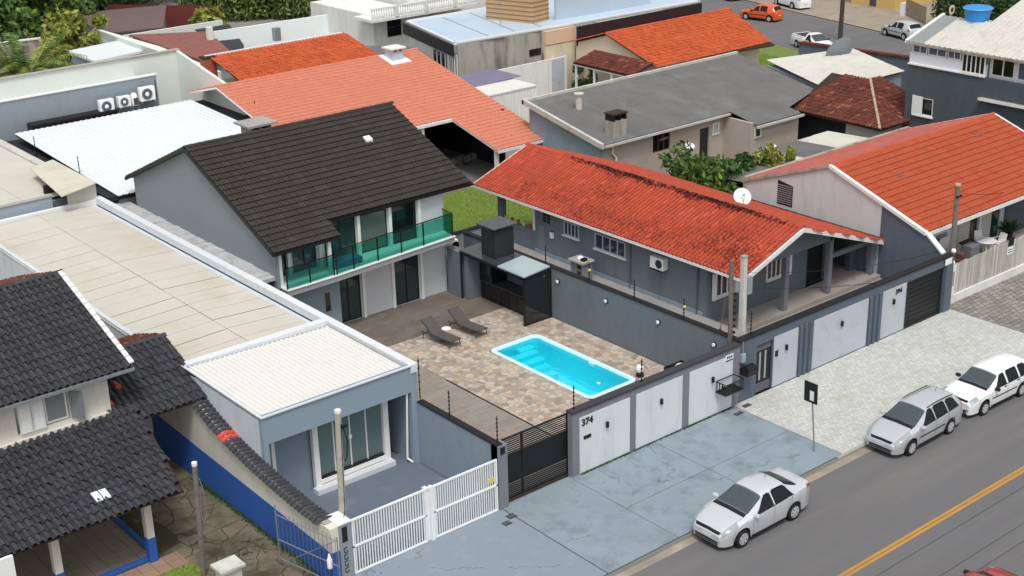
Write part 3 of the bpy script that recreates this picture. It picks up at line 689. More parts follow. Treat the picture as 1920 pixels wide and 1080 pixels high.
MB().prism([(5.9, 20.9, z), (6.25, 20.9, z), (6.25, 21.2, z+.12), (5.9, 21.2, z+.12)], (0, 0, .14)).build('cap', M['plastic_white'], t); MB().tube((6.08, 21.05, z-.05), (6.08, 21.05, z+.1), .07).build('pipe', M['steel'], t)
# balcony glazing
gb = glass('green_glass', '#9fdcd2', .03, .06)
PB = [(-1.9, 15.7), (-.75, 15.74), (.5, 15.8)]; PC = [(.62, 15.78), (1.55, 15.86), (2.9, 15.97), (4.25, 16.08), (5.55, 16.18), (7.3, 16.32)]
for pts, zt in ((PB, 3.95), (PC, 4.12)):
    b = MB().path([(x, y, zt) for x, y in pts], .03, 4); b.build('handrail', M['black_metal'], h)
    for x, y in pts: MB().box(x-.025, x+.025, y-.025, y+.025, 3.02, zt).build('baluster', M['black_metal'], h)
    for (xa, ya), (xb, yb) in zip(pts, pts[1:]): MB().prism([(xa+.03, ya, 3.06), (xb-.03, yb, 3.06), (xb-.03, yb, zt-.05), (xa+.03, ya, zt-.05)], (0, .012, 0)).build('glass_panel', gb, h)
MB().path([(7.3, 16.32, 4.12), (7.4, 17.2, 4.12)], .03, 4).build('handrail', M['black_metal'], h); MB().prism([(7.3, 16.38, 3.06), (7.39, 17.15, 3.06), (7.39, 17.15, 4.07), (7.3, 16.38, 4.07)], (.012, 0, 0)).build('glass_panel', gb, h)
bt = glass('blue_tub', '#1d5f8a', .3); t = thing('blue_mat', 'blue pad lying on the glazed balcony floor', 'mat', (1.5, 16.5, 3.0)); bx('pad', mat('bluepad', '#2a6c92', .7), t, .8, 2.3, 16.3, 16.95, 3.03, 3.3)
t = thing('chimney', 'grey concrete chimney with slatted cap behind the black roof ridge', 'chimney', (3.9, 27.2, 5))
zb = 6.0
MB().box(3.0, 4.15, 26.7, 27.7, 4.9, 6.75).build('stack', M['concrete'], t); MB().box(3.0, 3.12, 26.7, 27.7, 6.75, 7.0).box(4.03, 4.15, 26.7, 27.7, 6.75, 7.0).box(3.5, 3.64, 26.7, 27.7, 6.75, 7.0).build('vents', M['concrete'], t); bx('flue', M['deck_dark'], t, 3.13, 4.02, 26.8, 27.6, 6.75, 6.99); bx('cap', M['concrete'], t, 2.75, 4.4, 26.45, 27.95, 7.0, 7.1)
# gate and AC at the side of the house
t = thing('air_conditioner', 'white outdoor unit under the balcony end beside the side gate', 'air conditioner', (7.55, 16.9, 2.2)); bx('casing', M['plastic_white'], t, 7.66, 8.0, 16.85, 17.45, 2.0, 2.55); MB().lathe((7.83, 16.85, 2.28), [(.2, 0), (.2, -.015)], 16, 'y').build('grille', M['dark_glass'], t)
t = thing('side_gate', 'narrow grey framed glass gate beside the white facade', 'gate', (7.9, 17.2, 0)); b = MB().box(7.7, 7.76, 17.15, 17.2, 0, 1.9).box(8.3, 8.36, 17.15, 17.2, 0, 1.9).box(7.7, 8.36, 17.15, 17.2, 1.85, 1.9).box(7.7, 8.36, 17.15, 17.2, 0, .05); b.build('frame', M['steel'], t); bx('pane', M['dark_glass'], t, 7.76, 8.3, 17.165, 17.185, .05, 1.85)
# garden steps / planters behind
t = thing('garden_wall', 'low stepped grey garden wall behind the barbecue chimney', 'wall', (9, 18.6, 0))
bx('wall', M['bluegrey_light'], t, 7.8, 12.2, 19.6, 19.8, -.1, 1.6); bx('coping', M['black_paint'], t, 7.75, 12.2, 19.55, 19.85, 1.602, 1.66); bx('step_block', M['bluegrey_light'], t, 8.4, 10.4, 18.4, 19.58, -.1, 1.15); bx('step_block', M['bluegrey_light'], t, 8.6, 10.2, 17.85, 18.38, -.1, .8)
bx('back_lawn_bed', M['dirt'], None, 7.7, 24, 19.82, 31, -.14, .0, kind='structure')
# lawn
def lawn(name, x0, x1, y0, y1, z, n, label, hgt=.09):
    b = MB()
    for _ in range(n):
        x, y = random.uniform(x0, x1), random.uniform(y0, y1); a = random.uniform(0, 6.28); hh = random.uniform(.4, 1)*hgt; w_ = .018
        dx, dy = math.cos(a)*w_, math.sin(a)*w_; lx, ly = random.uniform(-.05, .05), random.uniform(-.05, .05)
        b.add([(x-dx, y-dy, z), (x+dx, y+dy, z), (x+lx, y+ly, z+hh)], [(0, 1, 2)])
    return b.build(name, mat('grass_blade', '#86a040', .8, .15, .6, island=.3), kind='stuff', label=label, cat='grass')
sheet('lawn_soil', M['grass'], 9.3, 22.5, 19.85, 29, .012)
lawn('grass', 9.4, 22.4, 19.9, 29, .012, 32000, 'bright green lawn behind the pool house')

# ================================================================ BARBECUE KITCHEN
k = thing('barbecue_kitchen', 'black outdoor kitchen with stone slab roof and glass end screen', 'outdoor kitchen', (8.3, 13.4, 0))
gran = mat('black_granite', '#3c4145', .25, .2, 1.5, spec=.7, dirt=('#8d8f88', .35, 1.8, .56)); gran2 = mat('pale_slab', '#a9b8bb', .3, .1, 1.5, spec=.7, dirt=('#6f7d80', .6, 2, .55))
MB().prism([(7.35, 13.1, 2.36), (8.97, 13.3, 2.40), (8.97, 15.95, 2.40), (7.35, 15.95, 2.36)], (0, 0, .06)).build('roof_slab', gran, k, label='black polished roof slab'); MB().prism([(7.32, 11.22, 2.36), (8.97, 11.4, 2.40), (8.97, 13.29, 2.40), (7.32, 13.09, 2.36)], (0, 0, .06)).build('roof_slab', gran2, k, label='pale blue grey roof slab')
b = MB().box(7.36, 7.44, 11.3, 15.9, 2.24, 2.35).box(7.36, 8.95, 11.3, 11.38, 2.24, 2.35); b.build('beam', M['black_metal'], k)
for y in (11.32, 15.85): bx('post', M['black_metal'], k, 7.37, 7.44, y, y+.07, 0, 2.24)
bx('end_screen', glass('smoke_glass', '#1c2225', .06), k, 7.46, 8.93, 11.34, 11.36, .06, 2.2); b = MB().box(7.44, 8.97, 11.32, 11.39, 0, .06).box(8.92, 8.98, 11.32, 11.39, .06, 2.24); b.build('screen_frame', M['black_metal'], k)
cab = mat('cabinet_black', '#1b1c1e', .35, .05)
bx('counter', cab, k, 8.15, 8.98, 11.6, 15.4, 0, .88); bx('countertop', gran, k, 8.1, 8.98, 11.55, 15.4, .882, .92); bx('oven_column', cab, k, 8.1, 8.98, 14.5, 15.4, .922, 2.3)
for q in range(5): bx('cabinet_door', cab, k, 8.12, 8.148, 11.64+q*.56, 12.17+q*.56, .08, .82)
bx('oven', M['dark_glass'], k, 8.07, 8.1, 14.6, 15.3, 1.3, 1.9); bx('shelf', M['black_metal'], k, 8.5, 8.97, 11.6, 14.4, 1.5, 1.54); bx('pier', M['bluegrey'], k, 7.5, 8.98, 15.5, 15.8, 0, 2.35)
bx('side_pier', M['bluegrey'], None, 7.35, 7.75, 16.0, 16.9, -.1, 2.3, label='short dark grey wall pier between kitchen and side gate', cat='wall')
bx('dispenser', M['plastic_white'], k, 8.2, 8.3, 12.0, 12.12, .92, 1.08)
bx('chimney', mat('chimney_black', '#2e3033', .4, .15, 1.5, dirt=('#77756d', .4, 1.5, .6)), k, 7.75, 8.85, 13.75, 14.75, 2.42, 3.75)
c_ = bx('chimney_cap', gran, k, 7.6, 9.0, 13.6, 14.9, 3.87, 3.94); b = MB()
for x in (7.78, 8.74):
    for y in (13.78, 14.66): b.box(x, x+.08, y, y+.08, 3.75, 3.87)
b.build('cap_feet', M['black_metal'], k)

# ================================================================ LOW COMMERCIAL BUILDING (grey fascia)
s = thing('commercial_building', 'long low grey building with tan sheet roof and shop window', 'commercial building', (-6.4, 4.4, 0))
gf = mat('shop_grey', '#8b9cab', .85, .04, .4, bump=.1, dirt=('#7c8c9a', .3, .6, .54)); gd = mat('shop_grey_dark', '#7e8c99', .85, .05, .5, bump=.1)
bx('fascia', gf, s, -9.62, -3.36, 4.4, 4.6, 2.88, 3.9)
MB().wall('X', -9.62, .18, 4.6, 30.9, -.1, 3.72).build('side_wall', mat('side_white', '#cfd6dc', .9, .1, .7, bump=.2, dirt=('#8b887c', .6, .8, .56), streak=True), s)
MB().wall('X', -3.54, .18, 4.6, 31, -.1, 3.66).build('side_wall', M['bluegrey_light'], s)
bx('corner_pier', gf, s, -3.62, -3.36, 4.4, 4.62, -.1, 2.879); bx('corner_pier', gf, s, -9.62, -9.42, 4.4, 4.6, -.1, 2.879)
bx('shop_wall', gd, s, -9.44, -7.36, 5.35, 5.5, -.1, 3.6); bx('shop_wall', gd, s, -7.36, -4.2, 5.9, 6.0, -.1, 3.6); bx('soffit', gf, s, -9.43, -3.55, 4.62, 6.4, 3.2, 3.3)
bx('recess_wall', gd, s, -4.18, -3.56, 6.3, 6.4, -.1, 3.19); bx('recess_wall', gd, s, -4.2, -4.1, 5.4, 6.3, -.1, 3.19)
o = MB().box(-7.36, -7.15, 5.1, 5.3, 0, 2.9).box(-4.42, -4.2, 5.1, 5.3, .0, 2.9).box(-7.15, -4.42, 5.1, 5.3, 2.8, 2.9).box(-7.15, -4.42, 5.1, 5.5, .2, .36).build('shop_window_frame', M['white_frame'], s)
MB().box(-7.5, -4.2, 4.78, 5.1, 0, .18).build('step', mat('step_marble', '#d4d6da', .5, .05), s)
sg = glass('shop_glass', '#5f7570', .06)
for i in range(4):
    a = -7.13+i*.68; MB().box(a, a+.66, 5.24, 5.25, .45, 2.8).build('pane', sg, o)
for i in range(1, 4): bx('mullion', M['white_frame'], s, -7.15+i*.68-.02, -7.15+i*.68+.02, 5.2, 5.238, .4, 2.8)
bx('threshold', M['black_paint'], s, -7.1, -4.45, 5.14, 5.23, .361, .43); bx('lock', M['plastic_white'], s, -5.86, -5.74, 5.17, 5.2, 1.5, 1.64)
gr = bx('grille_window', M['dark_glass'], s, -9.38, -8.95, 5.3, 5.34, .9, 2.5)
for i in range(6): bx('grille_bar', M['white_metal'], s, -9.37+i*.075, -9.35+i*.075, 5.27, 5.29, .9, 2.5)
bx('jamb', M['white_frame'], s, -8.93, -8.8, 5.2, 5.34, 0, 2.8); bx('door_leaf', gd, s, -8.75, -7.5, 5.28, 5.34, 0, 2.7)
MB().path([(-3.75, 4.5, 2.9), (-3.75, 4.7, .15), (-3.68, 4.45, .06)], .04, 8).build('downpipe', M['white_metal'], s)
# front ribbed roof, two rows of sheets
FS = Vector((1, 0, -.02)).normalized()
for y0, ln in ((4.62, 2.6), (7.2, 2.5)):
    for i in range(6):
        a = -9.6+i*.985; corr(s, M['sheet_white'], (a, y0, 3.86-.02*i+(.012 if y0 > 5 else 0)), (1, 0, -.02), (0, 1, 0), .985, ln, .2, .045, 'box', 'roof_sheet')
b = MB().box(-3.62, -3.3, 4.36, 31, 3.62, 3.93).box(-9.66, -3.6, 4.34, 4.42, 3.89, 3.94).box(-9.66, -9.58, 4.4, 10, 3.88, 3.93); b.build('parapet_cap', mat('cap_white', '#d9dde2', .7, .08, .6, dirt=('#a5a49c', .5, 1.2, .55)), s)
bx('cross_parapet', mat('cap_white'  , '#d9dde2'), s, -9.6, -3.63, 9.75, 10.1, 3.5, 3.97)
# tan sheets: two rows across the width, every sheet a piece
for i in range(19):
    y = 10.12+i*1.085
    for (x0, x1, za, zc) in ((-9.66, -6.56, 3.62, 3.72), (-6.60, -3.86, 3.745, 3.60)):
        L_ = 1.055; v = Vector((x1-x0, 0, zc-za))
        corr(s, M['sheet_tan'], (x0, y, za+random.uniform(0, .012)), (0, 1, 0), v, L_, v.length, .177, .018, 'sine', 'roof_sheet')
bx('gutter', mat('gutter_white', '#c9d2dc', .6, .06, .8, dirt=('#a39f94', .5, 1.5, .55)), s, -3.86, -3.64, 10.1, 30.9, 3.50, 3.56)
bx('gable_coping', M['black_metal'], s, -3.29, -3.15, 10, 16, 3.2, 3.3)
b = MB()                                                     # rough mortar flashing along the neighbour's gable
for i in range(40):
    y = 16.3+i*.36; b.box(-3.3, -2.1, y, y+.37, 3.3+random.uniform(0, .05), 3.48+random.uniform(0, .06))
b.build('flashing', mat('flashing', '#b9b9ba', .9, .2, 2, bump=.3, dirt=('#6e6c6a', .6, 2.5, .5)), s)
# white gates
g = thing('white_gate', 'white barred double sliding gate in front of the grey carport', 'gate', (-6.3, -.15, 0))
b = MB()
for a, c in ((-9.28, -6.42), (-6.12, -3.46)):
    for z in (.02, .98, 1.93): b.box(a, c, -.2, -.14, z, z+.06)
    for x in (a, c-.06): b.box(x, x+.06, -.2, -.14, .08, 1.93)
b.build('frame', M['white_metal'], g)
for a, c in ((-9.22, -6.48), (-6.06, -3.52)):
    n = 27
    for i in range(n):
        x = a+(c-a)*(i+.5)/n; MB().box(x-.017, x+.017, -.185, -.155, .08, 1.93).build('bar', M['white_metal'], g)
bx('post', M['white_metal'], g, -6.4, -6.26, -.1, .06, 0, 1.95); bx('post', M['white_metal'], g, -6.26, -6.14, -.22, -.08, -.02, 2.0); bx('latch', M['white_metal'], g, -6.42, -6.14, -.14, -.1, 1.9, 1.97)
t = thing('alarm_sign', 'small yellow notice fixed to the white gate beside its right end', 'sign', (-3.72, -.22, 1.3)); MB().lathe((-3.72, -.205, 1.3), [(.13, 0), (.13, .015)], 14, 'y').build('plate', mat('sign_yellow', '#d6d05e', .6, .08, 5), t)
p = thing('gate_pillar', 'grey gate pillar with white cap and a tall black number plate', 'pillar', (-9.5, .1, 0))
bx('pillar', M['grey_wall'], p, -9.78, -9.33, -.22, .45, -.1, 1.98); bx('cap', M['white_frame'], p, -9.8, -9.3, -.25, .5, 1.982, 2.03)
bx('plate', M['black_paint'], p, -9.66, -9.47, -.235, -.222, 1.35, 1.88)
mk = mat('sign_mark', '#34343a', .7, .1)
for i in range(4):
    z = .98-i*.24
    MB().box(-9.64, -9.5, -.232, -.222, z+.14, z+.17).box(-9.64, -9.61, -.232, -.222, z, z+.14).box(-9.61, -9.5, -.232, -.222, z-.03, z).box(-9.53, -9.5, -.232, -.222, z, z+.06).build('letter', mk, p)

# ================================================================ CURVED BOUNDARY WALL, white over blue, black tile coping
def ztop(y):
    P = [(0, 1.95), (1.5, 1.97), (3, 2.08), (4.5, 2.25), (6, 2.5), (7.3, 2.85), (8.6, 3.3), (10, 3.4), (12.5, 3.4)]
    for (a, za), (c, zc) in zip(P, P[1:]):
        if y <= c: return za+(zc-za)*(y-a)/(c-a)
    return 3.3
cw = thing('curved_wall', 'white wall with blue base and sweeping black tile coping beside the carport', 'wall', (-9.95, 5, 0))
ys = [.1+i*.4 for i in range(31)]
MB().prism([(-10.08, .1, -.1)]+[(-10.08, 12.1, -.1)]+[(-10.08, y, ztop(y)) for y in reversed(ys)], (.3, 0, 0)).build('wall', mat('wall_offwhite', '#d8d5cb', .85, .05, .6, bump=.1, dirt=('#a8a395', .4, .8, .55), streak=True), cw)
MB().prism([(-10.095, .08, -.1), (-10.095, 12.1, -.1), (-10.095, 12.1, 1.5), (-10.095, .08, 1.15)], (.012, 0, 0)).build('painted_base', M['blue_paint'], cw)
bx('end_pier', mat('wall_offwhite', ''), cw, -10.1, -9.8, -.25, .09, 1.15, 2.0); bx('end_pier_base', M['blue_paint'], cw, -10.11, -9.79, -.26, .09, -.1, 1.148)
tp, tf = tile_proto(.24, .5, .07, .02, PROF); tme = MB().add(tp, tf).mesh('coping_tile', M['tile_slate']); tmr = MB().add(tp, tf).mesh('coping_tile', mat('tile_new_red', '#c5503f', .8, .15, 4))
for side in (0, 1):
    y = .3
    while y < 9.2:
        z = ztop(y); sl_ = (ztop(y+.24)-z)/.24; u = Vector((0, 1, sl_)).normalized(); v = Vector(((-1 if side == 0 else 1), 0, -.35)).normalized(); n = u.cross(v); n = n if n.z > 0 else -n
        if side == 1: pass
        P = Vector((-9.93, y, z+.10)) - wloc(cw) + v*(-.03)
        Mx = Matrix(((u.x, v.x*.62, n.x, P.x), (u.y, v.y*.62, n.y, P.y), (u.z, v.z*.62, n.z, P.z), (0, 0, 0, 1)))
        inst(tmr if 6.05 < y < 6.4 else tme, 'coping_tile', cw, Mx); y += .215
MB().prism([(-10.05, .1, 1.9)]+[(-10.05, y, ztop(y)+.07) for y in ys[:24]]+[(-10.05, ys[23], 2)], (.24, 0, 0)).build('mortar_bed', M['concrete_old'], cw)
# barred gate leaning by the curved wall
t = thing('barred_gate', 'tall thin rusty barred gate swung open against the blue wall', 'gate', (-10.6, 1, 0))
A, Bq = Vector((-10.75, 1.9, 0)), Vector((-10.16, -.75, 0)); b = MB()
for z in (.25, .95, 1.85): b.tube(A+Vector((0, 0, z)), Bq+Vector((0, 0, z)), .018, n=6)
b.tube(A+Vector((0, 0, .1)), A+Vector((0, 0, 2.2)), .022, n=6); b.tube(Bq+Vector((0, 0, .1)), Bq+Vector((0, 0, 2)), .022, n=6); b.tube(A.lerp(Bq, .15)+Vector((0, 0, .3)), A.lerp(Bq, .95)+Vector((0, 0, 1.8)), .016, n=6); b.build('frame', M['steel'], t)
gm_ = mat('gate_bar', '#6f747c', .6, .2, 3)
for i in range(15):
    q = A.lerp(Bq, (i+.5)/15); MB().tube(q+Vector((0, 0, .15)), q+Vector((0, 0, 2.0)), .009, n=4).build('bar', gm_, t)
t = thing('hanging_bottle', 'white plastic bottle tied to the barred gate', 'bottle', (-10.3, -.1, 1)); MB().lathe((-10.25, -.35, .75), [(.01, 0), (.08, .01), (.09, .3), (.05, .4), (.03, .5)], 10).build('body', M['plastic_white'], t, smooth=True)

# ================================================================ LEFT HOUSE (black barrel tiles)
L = thing('tiled_house', 'white house with black barrel tile roofs and blue painted porch', 'house', (-15, 8, 0))
offw = mat('wall_offwhite', '')
ts = M['tile_slate']
# upper roof
def zu(y): return 5.1+(y-8.7)*.33
slab(L, M['tile_deck'], [(-23, 8.6, 5.07), (-12.05, 8.6, 5.07), (-11.95, 14.1, zu(14.1)), (-23, 14.1, zu(14.1))], .08)
slab(L, M['tile_deck'], [(-23, 14.1, zu(14.1)), (-11.95, 14.1, zu(14.1)), (-11.95, 18, zu(14.1)-1.3), (-23, 18, zu(14.1)-1.3)], .08)
vU = Vector((0, -1, -.33)); sU = math.hypot(1, .33)
tile_roof(L, ts, (-23, 14.1, zu(14.1)), (1, 0, 0), vU, 11.0, 5.5*sU, .24, .42, .085, .055, PROF, single=300, jit=.01, keep=lambda u, v: u > 3.6)
tile_roof(L, M['tile_brown'], (-23, 14.1, zu(14.1)), (1, 0, 0), (0, 1, -.33), 11.0, 3.9*sU, .24, .42, .085, .055, PROF, jit=.012)
ridge_caps(L, ts, (-19, 14.1, zu(14.1)+.03), (-11.9, 14.1, zu(14.1)+.03), .13, .42, single=True)
n = 16
for i in range(n):
    y = 14.0-i*(5.4/n); z = zu(y); MB().prism([(-12.07, y, z+.1), (-11.9, y, z+.1), (-11.9, y-5.4/n*.82, z+.1-5.4/n*.82*.33), (-12.07, y-5.4/n*.82, z+.1-5.4/n*.82*.33)], (0, 0, .06)).build('verge_tile', M['white_frame'], L)
bx('gutter', M['steel'], L, -23, -12.0, 8.44, 8.56, 4.99, 5.08)
MB().wall('Y', 8.95, .2, -23, -13.0, -.1, 5.05, [(-16.0, -14.2, 3.75, 4.8)]).build('front_wall', offw, L)
MB().wall('X', -13.0, .2, 8.95, 17.5, -.1, 5.0).build('side_wall', offw, L)
window(L, 'Y', 9.05, -1, -15.0, -14.25, 3.8, 4.78, 1, M['white_frame'], glass('curtain_glass', '#8b9090', .15), name='window'); bx('curtain', M['white_metal'], L, -15.0, -14.75, 9.08, 9.12, 3.85, 4.7)
for a, c in ((-15.92, -15.5), (-15.47, -15.06)):
    o = bx('shutter', M['white_frame'], L, a, c, 8.88, 8.93, 3.76, 4.78)
    b = MB()
    for k_ in range(14): b.prism([(a+.05, 8.87, 3.84+k_*.063), (c-.05, 8.87, 3.84+k_*.063), (c-.05, 8.85, 3.80+k_*.063), (a+.05, 8.85, 3.80+k_*.063)], (0, .02, .0)).box(a+.05, c-.05, 8.855, 8.878, 3.80+k_*.063, 3.83+k_*.063)
    b.build('louvres', M['plastic_white'], o)
MB().prism([(-14.18, 8.93, 3.76), (-13.88, 8.55, 3.76), (-13.85, 8.58, 3.76), (-14.15, 8.96, 3.76)], (0, 0, 1.0)).build('shutter', M['steel'], L)
MB().box(-23, -12.9, 8.8, 8.94, 3.5, 3.6).build('sill_band', offw, L)
# porch roof
def zp(y): return 2.55+(y-4.1)*.2
slab(L, M['tile_deck'], [(-23, 4.1, zp(4.1)-.02), (-12.72, 4.1, zp(4.1)-.02), (-12.0, 8.35, zp(8.35)-.02), (-12.9, 8.9, zp(8.9)-.02), (-23, 8.9, zp(8.9)-.02)], .07)
tile_roof(L, ts, (-23, 8.88, zp(8.88)), (1, 0, 0), (0, -1, -.2), 11.1, 4.9, .24, .42, .085, .055, PROF, jit=.018, keep=lambda u, v: u > 3 and u < 11.05-v*.17, single=0)
# extension roof
slab(L, M['tile_deck'], [(-13, 8.3, 3.26), (-9.42, 8.3, 3.26), (-9.42, 11.6, 4.46), (-13, 11.6, 4.46)], .08)
tile_roof(L, ts, (-13.0, 11.6, 4.48), (1, 0, 0), (0, -3.3, -1.2), 3.6, 3.55, .24, .42, .085, .055, PROF, jit=.016)
slab(L, M['tile_deck'], [(-13, 11.6, 4.46), (-9.42, 11.6, 4.46), (-9.42, 14, 3.7), (-13, 14, 3.7)], .08)
tile_roof(L, M['tile_brown'], (-13.0, 11.6, 4.48), (1, 0, 0), (0, 1, -.33), 3.6, 2.4, .24, .42, .085, .055, PROF, jit=.016)
ridge_caps(L, ts, (-13, 11.6, 4.5), (-9.4, 11.6, 4.5), .12, .4, single=True)
for P in ((-12.12, 9.75, 3.93), (-12.72, 9.1, 3.7)):
    MB().lathe(P, [(.02, .0), (.11, .0), (.11, .42), (.02, .42)], 8, 'y').build('loose_tile', mat('tile_new_red', ''), L, label='bright red replacement tile')
o_ = MB()
for q_ in (0, .26): o_.prism([(-15.28+q_, 5.25, zp(5.25)+.1), (-15.06+q_, 5.25, zp(5.25)+.1), (-15.06+q_, 4.8, zp(4.8)+.1), (-15.28+q_, 4.8, zp(4.8)+.1)], (0, 0, .05))
o_.build('roof_tile', M['sheet_bright'], L, label='pale translucent tile')
for x in (-13.85, -16.9):
    bx('column', offw, L, x, x+.25, 4.75, 5.0, .9, 2.62); bx('column_base', M['blue_paint'], L, x-.01, x+.26, 4.74, 5.01, 0, .898)
bx('porch_kerb', M['blue_paint'], L, -23, -13.5, 4.9, 5.1, 0, .1); bx('porch_beam', M['wood'], L, -23, -13.5, 4.7, 4.85, 2.3, 2.48); bx('porch_kerb', M['blue_paint'], L, -13.62, -13.45, 4.9, 8.9, 0, .1)
for i in range(4): MB().box(-22+i*2.2, -21.9+i*2.2, 4.2, 8.9, 2.48, 2.56).build('rafter', M['wood'], L)
pavers('porch_floor', mat('porch_tile', '#8d8475', .7, .12, 1, island=.06), -23, -13.62, 5.1, 8.9, .5, .5, 120, stag=False, part='floor_tile', gap=.015, z=.02)
pavers('porch_apron', mat('apron_tile', '#9a7f6c', .8, .12, 1, island=.08), -17.5, -12.9, 3.95, 4.9, .45, .45, 60, stag=False, part='apron_tile', gap=.015, z=.01)
yc = voronoi(scatter(-20, -10.1, -5.3, 12, .75, .5), -20, -10.1, -5.3, 12)
yc = [c for c in yc if not (c[0][0] < -12.9 and 3.9 < c[0][1] < 9) and not (c[0][0] < -13.5 and c[0][1] >= 8)]
stones('broken_yard', mat('broken_concrete', '#756c5c', .95, .25, 1.2, island=.05, bump=.3, dirt=('#3f3b2c', .9, .9, .42), crack=(.8, .02, .6)), yc, 250, -.02, .012, 'slab_fragment', mat('moss_soil', '#4a4632', .95, .3, 2, bump=.4, dirt=('#4f5a2e', .7, 3, .5)), (-20, -10.1, -5.3, 12), jit=.012)
sheet('grass_patch', M['grass'], -14.6, -12.8, 2.7, 3.9, .012); lawn('grass', -14.6, -12.8, 2.7, 3.9, .01, 1500, 'small green grass patch beside the porch apron', .07)
b = MB()
for _ in range(2600):
    y = random.uniform(.2, 9); x = -10.1-abs(random.gauss(0, .09)); a = random.uniform(0, 6.28); s_ = random.uniform(.015, .04)
    b.add([(x-math.cos(a)*s_, y-math.sin(a)*s_, -.02), (x+math.cos(a)*s_, y+math.sin(a)*s_, -.02), (x+random.uniform(-.03, .03), y, random.uniform(.0, .06))], [(0, 1, 2)])
b.build('weeds', M['leaf_dark'], kind='stuff', label='moss and weeds growing along the foot of the blue wall', cat='weeds')
b = MB()
for _ in range(2200):
    x = random.choice((random.uniform(.3, 2.7), random.uniform(2.2, 6.2), random.uniform(5.5, 8.2))); y = -.2-abs(random.gauss(0, .035)); a = random.uniform(0, 6.28); s_ = random.uniform(.01, .03)
    b.add([(x-math.cos(a)*s_, y-math.sin(a)*s_, .0), (x+math.cos(a)*s_, y+math.sin(a)*s_, .0), (x+random.uniform(-.03, .03), y, random.uniform(.01, .06))], [(0, 1, 2)])
b.build('weeds', M['leaf_dark'], kind='stuff', label='dark weeds growing at the foot of the white panelled wall', cat='weeds')
t = thing('meter_box', 'whitewashed concrete meter box standing in the broken yard', 'meter box', (-12.7, 1.6, 0))
bx('box', mat('whitewash', '#c9c9c0', .9, .15, 2, dirt=('#7d7b6c', .7, 2.5, .5)), t, -13.05, -12.4, 1.3, 1.8, 0, .95); bx('lid', mat('whitewash', ''), t, -13.15, -12.3, 1.2, 1.9, .952, 1.04)
bx('white_board', M['white_metal'], None, -18.9, -18.45, 3.4, 3.5, 1.6, 2.9, label='white sign board edge at the far left of the porch roof', cat='sign board')
# ================================================================ MIDDLE HOUSE (red roof, veranda) AND ITS STREET WALL
bx('raised_yard', mat('yard_concrete', '#9a9694', .9, .1, .7, bump=.2, dirt=('#807b79', .5, 1, .5)), None, 11.96, 22.35, .1, 19.8, -.14, .6, kind='structure'); bx('raised_side_path', mat('yard_concrete', ''), None, 9.23, 11.955, .125, 19.8, -.14, 1.2, kind='structure')
B = thing('red_roofed_house', 'blue grey bungalow with mottled red tile roof and front veranda', 'house', (15, 10, 0))
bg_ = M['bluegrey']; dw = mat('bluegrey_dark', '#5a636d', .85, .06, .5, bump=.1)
EZ3, RX, RZ3 = 3.80, 15.0, 5.10
sL = .366
def zm(x): return RZ3-abs(x-RX)*sL
bx('veranda_slab', mat('veranda_floor', '#a09892', .8, .1, .7, dirt=('#86807b', .4, 1, .5)), B, 12.6, 22.3, 3.35, 9.9, .58, .78)
MB().wall('X', 11.95, .18, 4.87, 15.9, .5, zm(11.95)-.1, []).build('side_wall', bg_, B)
bx('porch_wall', bg_, B, 11.95, 12.13, 15.92, 18.5, .5, 2.25); bx('porch_corner', bg_, B, 11.9, 12.2, 18.4, 18.7, .5, 3.85); bx('porch_post', M['white_frame'], B, 11.95, 12.1, 15.92, 16.08, 2.25, 3.85)
MB().prism([(12.4, 15.7, .5), (20.6, 15.7, .5), (20.6, 15.7, zm(20.6)-.15), (RX, 15.7, RZ3-.15), (12.4, 15.7, zm(12.4)-.15)], (0, .18, 0)).build('end_wall', bg_, B)
MB().wall('Y', 4.7, .17, 11.95, 18.5, .5, 3.65, []).wall('Y', 4.7, .17, 18.5, 20.0, .5, 3.2, [(18.55, 19.85, .78, 3.1)]).build('front_wall', bg_, B); bx('dark_door', M['black_paint'], B, 18.5, 19.9, 4.9, 4.95, .78, 3.1)
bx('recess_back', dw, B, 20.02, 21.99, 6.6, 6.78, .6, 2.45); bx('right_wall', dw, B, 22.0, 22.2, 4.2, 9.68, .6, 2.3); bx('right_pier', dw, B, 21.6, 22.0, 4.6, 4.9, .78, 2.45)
bx('plinth', M['bluegrey_light'], B, 11.9, 11.94, 4.87, 15.9, 1.15, 1.38)
MB().prism([(12.5, 3.5, 3.34), (18.75, 3.5, 3.34), (18.75, 3.5, zm(18.75)-.14), (RX, 3.5, RZ3-.14), (12.5, 3.5, zm(12.5)-.14)], (0, .16, 0)).build('gable_infill', bg_, B)
for x, y in ((15.62, 3.5), (18.6, 3.5), (21.9, 3.65)): bx('veranda_column', M['frame_grey'] if x < 21 else bg_, B, x, x+.24, y, y+.24, .6, 3.33 if x < 18 else zm(x)-.15)
MB().prism([(17.5, 2.8, zm(17.5)-.13), (21.9, 3.5, zm(21.9)-.13), (21.9, 4.6, zm(21.9)-.13), (17.5, 4.6, zm(17.5)-.13)], (0, 0, .02)).build('veranda_soffit', M['white_frame'], B)
bx('veranda_beam', bg_, B, 18.85, 21.9, 3.75, 3.9, 2.3, 2.5)
for pts in ([(11.43, 2.2), (RX, 2.2), (RX, 20), (11.43, 20)], [(RX, 2.2), (22.38, 3.45), (22.38, 20), (RX, 20)]):
    slab(B, M['tile_deck'], [(x, y, zm(x)) for x, y in pts], .09)
s2 = math.hypot(1, sL)
tile_roof(B, M['tile_red'], (RX, 2.22, RZ3), (0, 1, 0), (-1, 0, -sL), 17.75, 3.6*s2, .225, .38, .095, .022, PROF, single=300, jit=.004)
